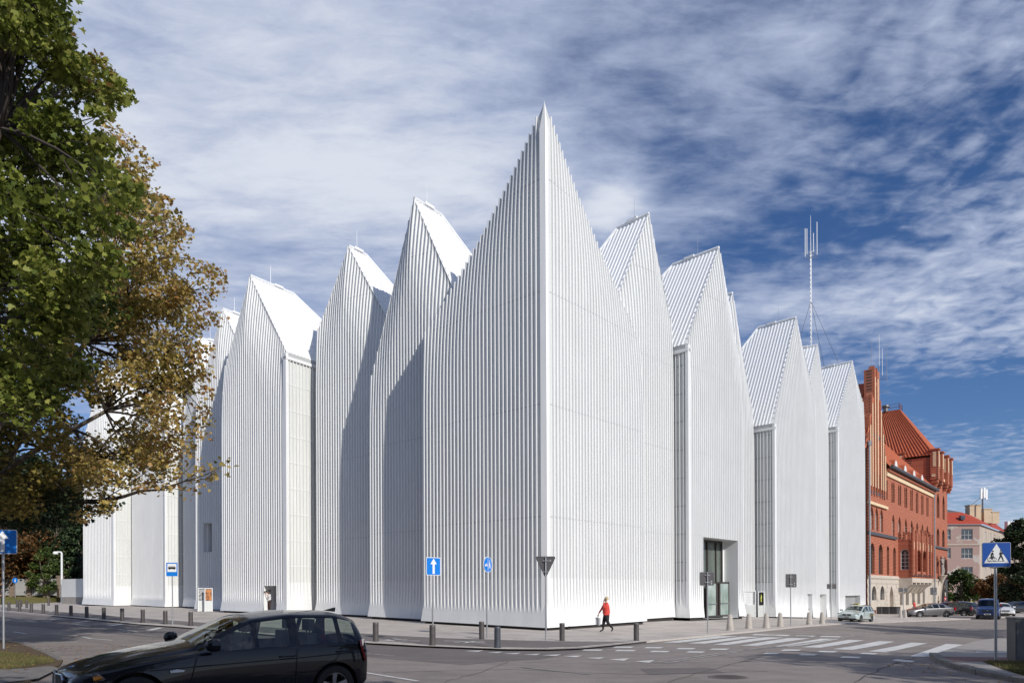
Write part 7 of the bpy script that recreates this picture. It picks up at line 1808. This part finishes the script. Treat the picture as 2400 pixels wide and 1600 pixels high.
def leaves(name, centres, radii, counts, size, m, parent, shape=LOBED, tone=None, seed=1, shell=.55, flat=(1, 1, .75), droop=.5, tone_bias=0.0, wind=0.0):
    rs = np.random.RandomState(seed); P = []; T = []
    for c, r, n, in zip(centres, radii, counts):
        n = int(n); d = rs.normal(size=(n, 3)); d /= np.linalg.norm(d, axis=1)[:, None]
        rad = r*(shell+(1-shell)*rs.rand(n))**1.0*rs.rand(n)**(1/3.5)
        P.append(np.array(c)+d*rad[:, None]*np.array(flat)); ct = rs.rand()*.35
        T.append(np.clip(ct+rs.rand(n)*.62+tone_bias, 0, 1))
    P = np.concatenate(P); T = np.concatenate(T); n = len(P); k = len(shape)
    if tone is not None: T = np.clip(tone(P, T, rs), 0, 1)
    # orientation: mostly face up and outwards, drooping
    nrm = rs.normal(size=(n, 3)); nrm[:, 2] = np.abs(nrm[:, 2])+.35; nrm /= np.linalg.norm(nrm, axis=1)[:, None]
    up = rs.normal(size=(n, 3))*.8; up[:, 2] -= droop; up[:, 0] += wind
    up -= nrm*np.sum(up*nrm, axis=1)[:, None]; up /= np.linalg.norm(up, axis=1)[:, None]+1e-9
    sd = np.cross(nrm, up); s = size*(.55+.75*rs.rand(n))
    V = P[:, None, :]+(sd[:, None, :]*shape[None, :, 0:1]+up[:, None, :]*shape[None, :, 1:2])*s[:, None, None]
    V = V + nrm[:, None, :]*((np.abs(shape[:, 0])**1.5)[None, :, None]*(s*rs.uniform(-.9, 1.5, n))[:, None, None])
    V = V + nrm[:, None, :]*((shape[:, 1]**2)[None, :, None]*(s*rs.uniform(-1.3, .3, n))[:, None, None])
    V = V.reshape(-1, 3).astype(np.float32)
    me = bpy.data.meshes.new(name); me.vertices.add(n*k); me.vertices.foreach_set('co', V.ravel()); me.loops.add(n*k); me.loops.foreach_set('vertex_index', np.arange(n*k, dtype=np.int32)); me.polygons.add(n); me.polygons.foreach_set('loop_start', np.arange(0, n*k, k, dtype=np.int32))
    me.update(calc_edges=True)
    at_ = me.attributes.new('tone', 'FLOAT', 'POINT'); at_.data.foreach_set('value', np.repeat(T, k).astype(np.float32))
    me.materials.append(m); o = bpy.data.objects.new(name, me); link(o, parent)
    if parent is not None: o.location = -parent.location
    return o
def limb_(mb, a, b, r0, r1, rr_, bend=.12, n=5, sides=7):
    a, b = Vector(a), Vector(b); L = (b-a).length; pts = []; rs_ = []
    o1 = Vector((rr_.uniform(-1, 1), rr_.uniform(-1, 1), rr_.uniform(-.4, .8)))*L*bend
    for i in range(n+1):
        t = i/n; p = a.lerp(b, t)+o1*math.sin(math.pi*t)+Vector((rr_.uniform(-1, 1), rr_.uniform(-1, 1), rr_.uniform(-1, 1)))*L*.012*(0 < i < n); pts.append(p); rs_.append(r0+(r1-r0)*t**.8)
    mb.tube(pts, rs_, sides, False); return pts
def skeleton(root, base, fork, targets, r0, seed, trunk_m=None, twig=True, nmain=7, name='trunk'):
    rr_ = random.Random(seed); base, fork = Vector(base), Vector(fork)
    mb = MB(); pts = limb_(mb, base, fork, r0, r0*.62, rr_, .03, 7, 14); mb.tube([base-Vector((0, 0, .1)), base+Vector((0, 0, .4))], [r0*1.5, r0], 14, False)
    tr = mb.build(name, trunk_m or M['bark'], root, smooth=True); tr.location = -root.location
    tg = [Vector(t) for t in targets]; rr_.shuffle(tg); mains = tg[:nmain]; mb = MB(); nodes = []
    for t in mains:
        q = fork+(t-fork)*rr_.uniform(.55, .75); nodes += limb_(mb, fork+Vector((0, 0, rr_.uniform(-.8, .1))), q, r0*.42, r0*.16, rr_, .14, 6, 8)[2:]
    o = mb.build('branches', trunk_m or M['bark'], root, smooth=True); o.location = -root.location
    mb = MB()
    for t in tg:
        nd = min(nodes, key=lambda q: (q-t).length); p = limb_(mb, nd, t, min(.05, r0*.14), .010, rr_, .14, 5, 5)
        for k in range(5 if twig else 2):
            e = t+Vector((rr_.gauss(0, .32), rr_.gauss(0, .32), rr_.gauss(-.05, .28))); limb_(mb, p[rr_.randint(2, 4)], e, .014, .004, rr_, .12, 3, 4)
    o = mb.build('twigs', M['twig'], root, kind='stuff'); o.location = -root.location
    return tr
def poly_points(poly, n, rr_, mind=0):
    xs = [p[0] for p in poly]; ys = [p[1] for p in poly]; out = []
    def ins(x, y):
        c = False; j = len(poly)-1
        for i in range(len(poly)):
            if (poly[i][1] > y) != (poly[j][1] > y) and x < (poly[j][0]-poly[i][0])*(y-poly[i][1])/(poly[j][1]-poly[i][1])+poly[i][0]: c = not c
            j = i
        return c
    tr = 0
    while len(out) < n and tr < n*80:
        tr += 1; x, y = rr_.uniform(min(xs), max(xs)), rr_.uniform(min(ys), max(ys))
        if ins(x, y) and all((x-a)**2+(y-b)**2 > mind**2 for a, b in out): out.append((x, y))
    return out
rr = random.Random(21)
# ---- big green plane tree, upper left
gp_poly = [(-330, -260), (40, -260), (95, -60), (90, 20), (120, 90), (205, 165), (245, 205), (215, 240), (170, 270), (190, 350), (265, 440), (270, 520), (250, 600), (215, 690), (190, 800), (150, 880), (60, 960), (-50, 980), (-330, 940)]
cs = []
for x, y in poly_points(gp_poly, 132, rr, 34): cs.append(at(x, y, rr.uniform(13.0, 18.0)))
gt = thing('plane_tree', 'large green plane tree whose leafy crown fills the upper left corner', 'tree', (-13.8, 16.0, g(-13.8, 16.0)))
skeleton(gt, gt.location, (-13.0, 15.8, 5.0), cs, .34, 3, nmain=9)
leaves('crown', [tuple(c) for c in cs], [rr.uniform(.65, 1.05) for _ in cs], [300]*len(cs), .155, LM_green, gt, seed=4, droop=.6, wind=.4, tone_bias=-.02)
tips = [at(x, y, rr.uniform(13.8, 15.5)) for x, y in ((100, 40), (142, 70), (165, 130), (230, 150), (262, 195), (285, 215), (248, 222), (270, 235), (205, 200), (235, 262), (225, 330), (250, 345), (300, 470), (312, 440), (298, 540), (185, 150), (145, 110))]
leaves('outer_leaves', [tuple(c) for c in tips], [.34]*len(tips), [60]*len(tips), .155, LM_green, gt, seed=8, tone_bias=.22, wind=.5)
mb = MB()
for t in tips: nd = min(cs, key=lambda q: (q-t).length); limb_(mb, nd, t, .018, .004, rr, .15, 4, 5)
o = mb.build('outer_twigs', M['twig'], gt, kind='stuff'); o.location = -gt.location
# ---- golden plane tree behind it
go_poly = [(-330, 820), (60, 800), (190, 700), (215, 520), (250, 380), (320, 420), (355, 490), (395, 540), (385, 610), (430, 650), (455, 700), (430, 760), (420, 850), (440, 930), (430, 1010), (385, 1060), (350, 1100), (270, 1125), (190, 1130), (140, 1185), (40, 1205), (-330, 1210)]
cs2 = []
hol = [(150, 945, 26), (205, 985, 16), (330, 905, 12), (390, 985, 14)]
for x, y in poly_points(go_poly, 165, rr, 26):
    if any((x-a)**2+(y-b)**2 < (r+14)**2 for a, b, r in hol): continue
    cs2.append(at(x, y, rr.uniform(20.5, 27.0)))
gd = thing('plane_tree', 'plane tree turning golden brown, its crown reaching over the left gables', 'tree', (-20.5, 24.0, g(-20.5, 24.0)))
skeleton(gd, gd.location, (-19.3, 23.8, 5.2), cs2, .36, 5, nmain=10)
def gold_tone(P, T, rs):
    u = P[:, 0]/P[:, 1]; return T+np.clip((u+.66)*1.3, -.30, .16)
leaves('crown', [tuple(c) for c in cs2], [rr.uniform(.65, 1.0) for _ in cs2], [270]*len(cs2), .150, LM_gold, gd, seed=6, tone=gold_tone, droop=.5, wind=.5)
tips2 = [(262, 300), (270, 335), (300, 330), (315, 350), (345, 375), (340, 410), (300, 390), (275, 420), (385, 465), (370, 490), (345, 500), (405, 510), (430, 530), (435, 545), (410, 560), (390, 590), (425, 600), (455, 625), (485, 625), (470, 650), (500, 640), (515, 650), (512, 675), (490, 690), (505, 745), (480, 720), (470, 760), (455, 790), (485, 820), (470, 850), (450, 820), (478, 880), (485, 920), (470, 960), (484, 985), (470, 1020), (440, 1050), (455, 1000), (405, 1085), (420, 1060), (395, 1110), (360, 1130), (330, 1140), (235, 1160), (215, 1190), (190, 1210), (255, 1185), (245, 1200), (440, 700), (450, 740), (420, 690)]
t3 = [at(x, y, rr.uniform(21, 24)) for x, y in tips2]
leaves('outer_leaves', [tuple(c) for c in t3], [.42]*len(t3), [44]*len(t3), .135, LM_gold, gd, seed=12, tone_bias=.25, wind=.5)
mb = MB()
for t in t3: nd = min(cs2, key=lambda q: (q-t).length); limb_(mb, nd, t, .022, .005, rr, .12, 4, 5)
o = mb.build('outer_twigs', M['twig'], gd, kind='stuff'); o.location = -gd.location
# long low bough across the hall
mb = MB(); bp = [at(x, y, Y) for x, y, Y in ((60, 1165, 24.0), (160, 1176, 23.5), (240, 1174, 23), (290, 1163, 22.6), (330, 1150, 22.4), (375, 1147, 22.2), (430, 1128, 22), (480, 1113, 21.8), (525, 1090, 21.6))]
mb.tube(bp, [.10, .085, .075, .06, .045, .036, .026, .016, .006], 8, False)
subs = [((240, 1172), (300, 1135), (370, 1130), (430, 1118)), ((330, 1150), (400, 1143), (440, 1150), (470, 1135)), ((375, 1147), (400, 1128), (440, 1100), (455, 1085)), ((200, 1130), (260, 1138), (300, 1143)), ((300, 1135), (345, 1105), (360, 1090)), ((430, 1128), (465, 1105), (500, 1100)), ((430, 1128), (480, 1122), (515, 1100)), ((290, 1163), (250, 1145), (215, 1140))]
lv = []
for s_ in subs:
    P_ = [at(x, y, 22.2) for x, y in s_]; mb.tube(P_, [.02]+[.012]*(len(P_)-2)+[.004], 5, False); lv += P_[1:]
o = mb.build('low_bough', M['twig'], gd); o.location = -gd.location
leaves('bough_leaves', [tuple(c) for c in lv+bp[5:]], [.5]*len(lv+bp[5:]), [12]*len(lv+bp[5:]), .15, LM_gold, gd, seed=14, tone_bias=.2, wind=.5)
lowd = [at(x, y, rr.uniform(22, 25)) for x, y in poly_points([(60, 1150), (190, 1165), (265, 1180), (262, 1200), (210, 1215), (150, 1228), (40, 1240), (-100, 1240), (-100, 1170)], 26, rr, 18)]
leaves('low_leaves', [tuple(c) for c in lowd], [.55]*len(lowd), [120]*len(lowd), .13, LM_dark, gd, seed=15, tone_bias=.1)

# ---- simple free-standing trees
def tree(name, label, x, y, zg_, H, R_, m, shape, size, nclump, per, seed, trunk=.25, cb=.3, cone=False, tb=0.0, group=None):
    rr_ = random.Random(seed); o = thing(name, label, 'tree' if 'bush' not in name else 'bush', (x, y, zg_), 0, group); cs_ = []; rd = []
    for i in range(nclump):
        f = rr_.random(); z = zg_+H*(cb+(1-cb)*f)*.97
        w = (1-f*.92) if cone else math.sin(math.pi*min(1, .12+f*.88))**.6
        a = rr_.uniform(0, 6.28); q = math.sqrt(rr_.uniform(.15, 1))*R_*w; cs_.append((x+q*math.cos(a), y+q*math.sin(a), z)); rd.append(R_*rr_.uniform(.26, .40)*(.55 if cone else 1))
    mb = MB(); mb.tube([(x, y, zg_-.3), (x+.1, y, zg_+H*cb), (x, y+.1, zg_+H*.85)], [trunk, trunk*.75, trunk*.15], 9, False); t = mb.build('trunk', M['bark'], o); t.location = -o.location
    mb = MB()
    for c in cs_[::2]: limb_(mb, (x, y, zg_+H*cb*rr_.uniform(.7, 1.6)), c, trunk*.3, .02, rr_, .1, 4, 5)
    t = mb.build('branches', M['bark'], o); t.location = -o.location
    leaves('crown', cs_, rd, [per]*nclump, size, m, o, shape=shape, seed=seed, flat=(1, 1, .5 if cone else .8), tone_bias=tb, droop=.2 if cone else .5); return o
def tx(px, Y): return (px-1200)/1600*Y
for i, (n_, lab, px, Y, H, R_, m, sh, sz, nc, per, cone, cb, tb) in enumerate([
    ('chestnut_tree', 'rusty brown chestnut tree behind the garden fence near the left edge', 14, 92, 12.5, 5.0, LM_brown, OVAL, .40, 75, 200, False, .24, .05),
    ('chestnut_tree', 'smaller rusty brown tree behind the fence, left of the white annex', 74, 94, 10.5, 3.0, LM_brown, OVAL, .38, 46, 170, False, .28, .12),
    ('conifer', 'dark green conifer with layered boughs behind the white annex', 132, 97, 16, 5.2, LM_con, NEEDLE, .45, 110, 230, True, .10, .15),
    ('conifer', 'blackish conifer pressed against the left end of the hall', 182, 99, 19, 5.0, LM_con, NEEDLE, .55, 90, 200, True, .06, -.1),
    ('broadleaf_tree', 'small yellow-green tree beside the slim white lamp post', 112, 90, 6.6, 2.3, LM_mid, OVAL, .30, 34, 130, False, .15, .25),
    ('broadleaf_tree', 'tall dark tree behind the chestnuts at the left edge', -20, 96, 21, 8, LM_dark, OVAL, .6, 90, 190, False, .1, -.05),
    ('broadleaf_tree', 'tall dark tree rising between the chestnuts and the conifers', 75, 98, 20, 7, LM_dark, OVAL, .6, 90, 190, False, .08, -.05),
    ('broadleaf_tree', 'dark tree at the far left edge behind the fence', -110, 84, 16, 7, LM_brown, OVAL, .5, 60, 170, False, .12, -.1),
    ('broadleaf_tree', 'deep green tree half hidden by the left end of the hall', 160, 105, 17, 7, LM_dark, OVAL, .6, 80, 190, False, .05, .0),
]):
    x = tx(px, Y); tree(n_, lab, x, Y, 1.3, H, R_, m, sh, sz, nc, per, 40+i, cb=cb, cone=cone, tb=tb)
for i, (n_, lab, px, Y, H, R_, m, sh, sz, nc, per, cone, cb, tb) in enumerate([
    ('broadleaf_tree', 'bushy green tree between the brick building and the apartment house', 2252, 112, 5.8, 2.9, LM_mid, OVAL, .34, 46, 160, False, .2, .0),
    ('broadleaf_tree', 'spreading green tree in front of the pink plastered wall', 2282, 118, 4.6, 2.6, LM_mid, OVAL, .34, 34, 140, False, .2, .08),
    ('broadleaf_tree', 'low brownish tree behind the blue van', 2338, 96, 4.6, 2.9, LM_brown, OVAL, .32, 50, 170, False, .1, -.12),
    ('broadleaf_tree', 'brown-green tree behind the sign pole at the right', 2372, 92, 4.2, 2.4, LM_brown, OVAL, .30, 40, 170, False, .08, -.15),
    ('conifer', 'tall dark pine rising at the right edge', 2396, 100, 13.0, 3.4, LM_dark, NEEDLE, .50, 80, 190, False, .15, .1),
    ('broadleaf_tree', 'dark green tree low at the right edge beyond the cars', 2410, 88, 5, 3.0, LM_dark, OVAL, .35, 40, 150, False, .05, .1),
]):
    x = tx(px, Y); tree(n_, lab, x, Y, g(x, Y), H, R_, m, sh, sz, nc, per, 70+i, cb=cb, cone=cone, tb=tb)
# distant tree belt that closes the streets on both sides
def belt(name, x0, x1, Y, H, m, seed, label, cyc=None):
    rr_ = random.Random(seed); cs_ = []; n = int(abs(x1-x0)/2.6)
    for i in range(n):
        x = x0+(x1-x0)*(i+rr_.random())/n
        for k in range(4): cs_.append((x+rr_.uniform(-2, 2), Y+rr_.uniform(-4, 4), -1+H*(k+.5)/4*rr_.uniform(.7, 1.15)))
    o = leaves(name, cs_, [2.4]*len(cs_), [90]*len(cs_), .9, m, None, shape=OVAL, seed=seed); tag(o, label, 'woodland', kind='stuff')
belt('woodland', -190, -84, 130, 13, LM_dark, 91, 'far dark belt of trees beyond the left end of the street')
belt('woodland', 130, 300, 250, 15, LM_dark, 92, 'far dark belt of trees beyond the right end of the street')

# ---- street trees to the right of and behind the camera: they stand outside the picture and cast the dappled shade in it
shade = [('street plane tree standing right of the crossing, outside the frame', 21.0, 4.2, 11.5, 4.2, 34, 130), ('street plane tree near the right kerb, outside the frame', 25.0, 5.4, 11, 4.5, 46, 140), ('street plane tree along the right street, outside the frame', 34.5, 28.0, 12, 4.4, 40, 150),
         ('plane tree behind the camera, shading the black car', 5.6, -4.6, 12.5, 4.6, 60, 170), ('plane tree left behind the camera, shading the verge', -3.2, -2.6, 10.4, 3.9, 40, 150), ('street plane tree beside the second kerb, outside the frame', 37.5, 37.0, 12, 4.2, 36, 140)]
for i, (lab, x, y, H, R_, nc, per) in enumerate(shade):
    tree('street_tree', lab, x, y, g(x, y), H, R_, LM_green, OVAL, .34, nc, per, 110+i, trunk=.28, cb=.42)

# unseen dark trees added behind the camera to darken reflections in polished surfaces
for i, (x, y) in enumerate([(-46, -34), (-36, -42), (-25, -46), (-14, -48), (-3, -50), (8, -52), (20, -54), (-54, -22), (-58, -8), (-60, 6), (-30, -30), (-16, -34)]):
    tree('reflection_tree', 'dark unseen tree added behind the camera for reflections', x, y, g(x, y), 15+(i*37 % 5), 6.5, LM_dark, OVAL, .75, 60, 110, 210+i, trunk=.35, cb=.08, group='added trees behind the camera')
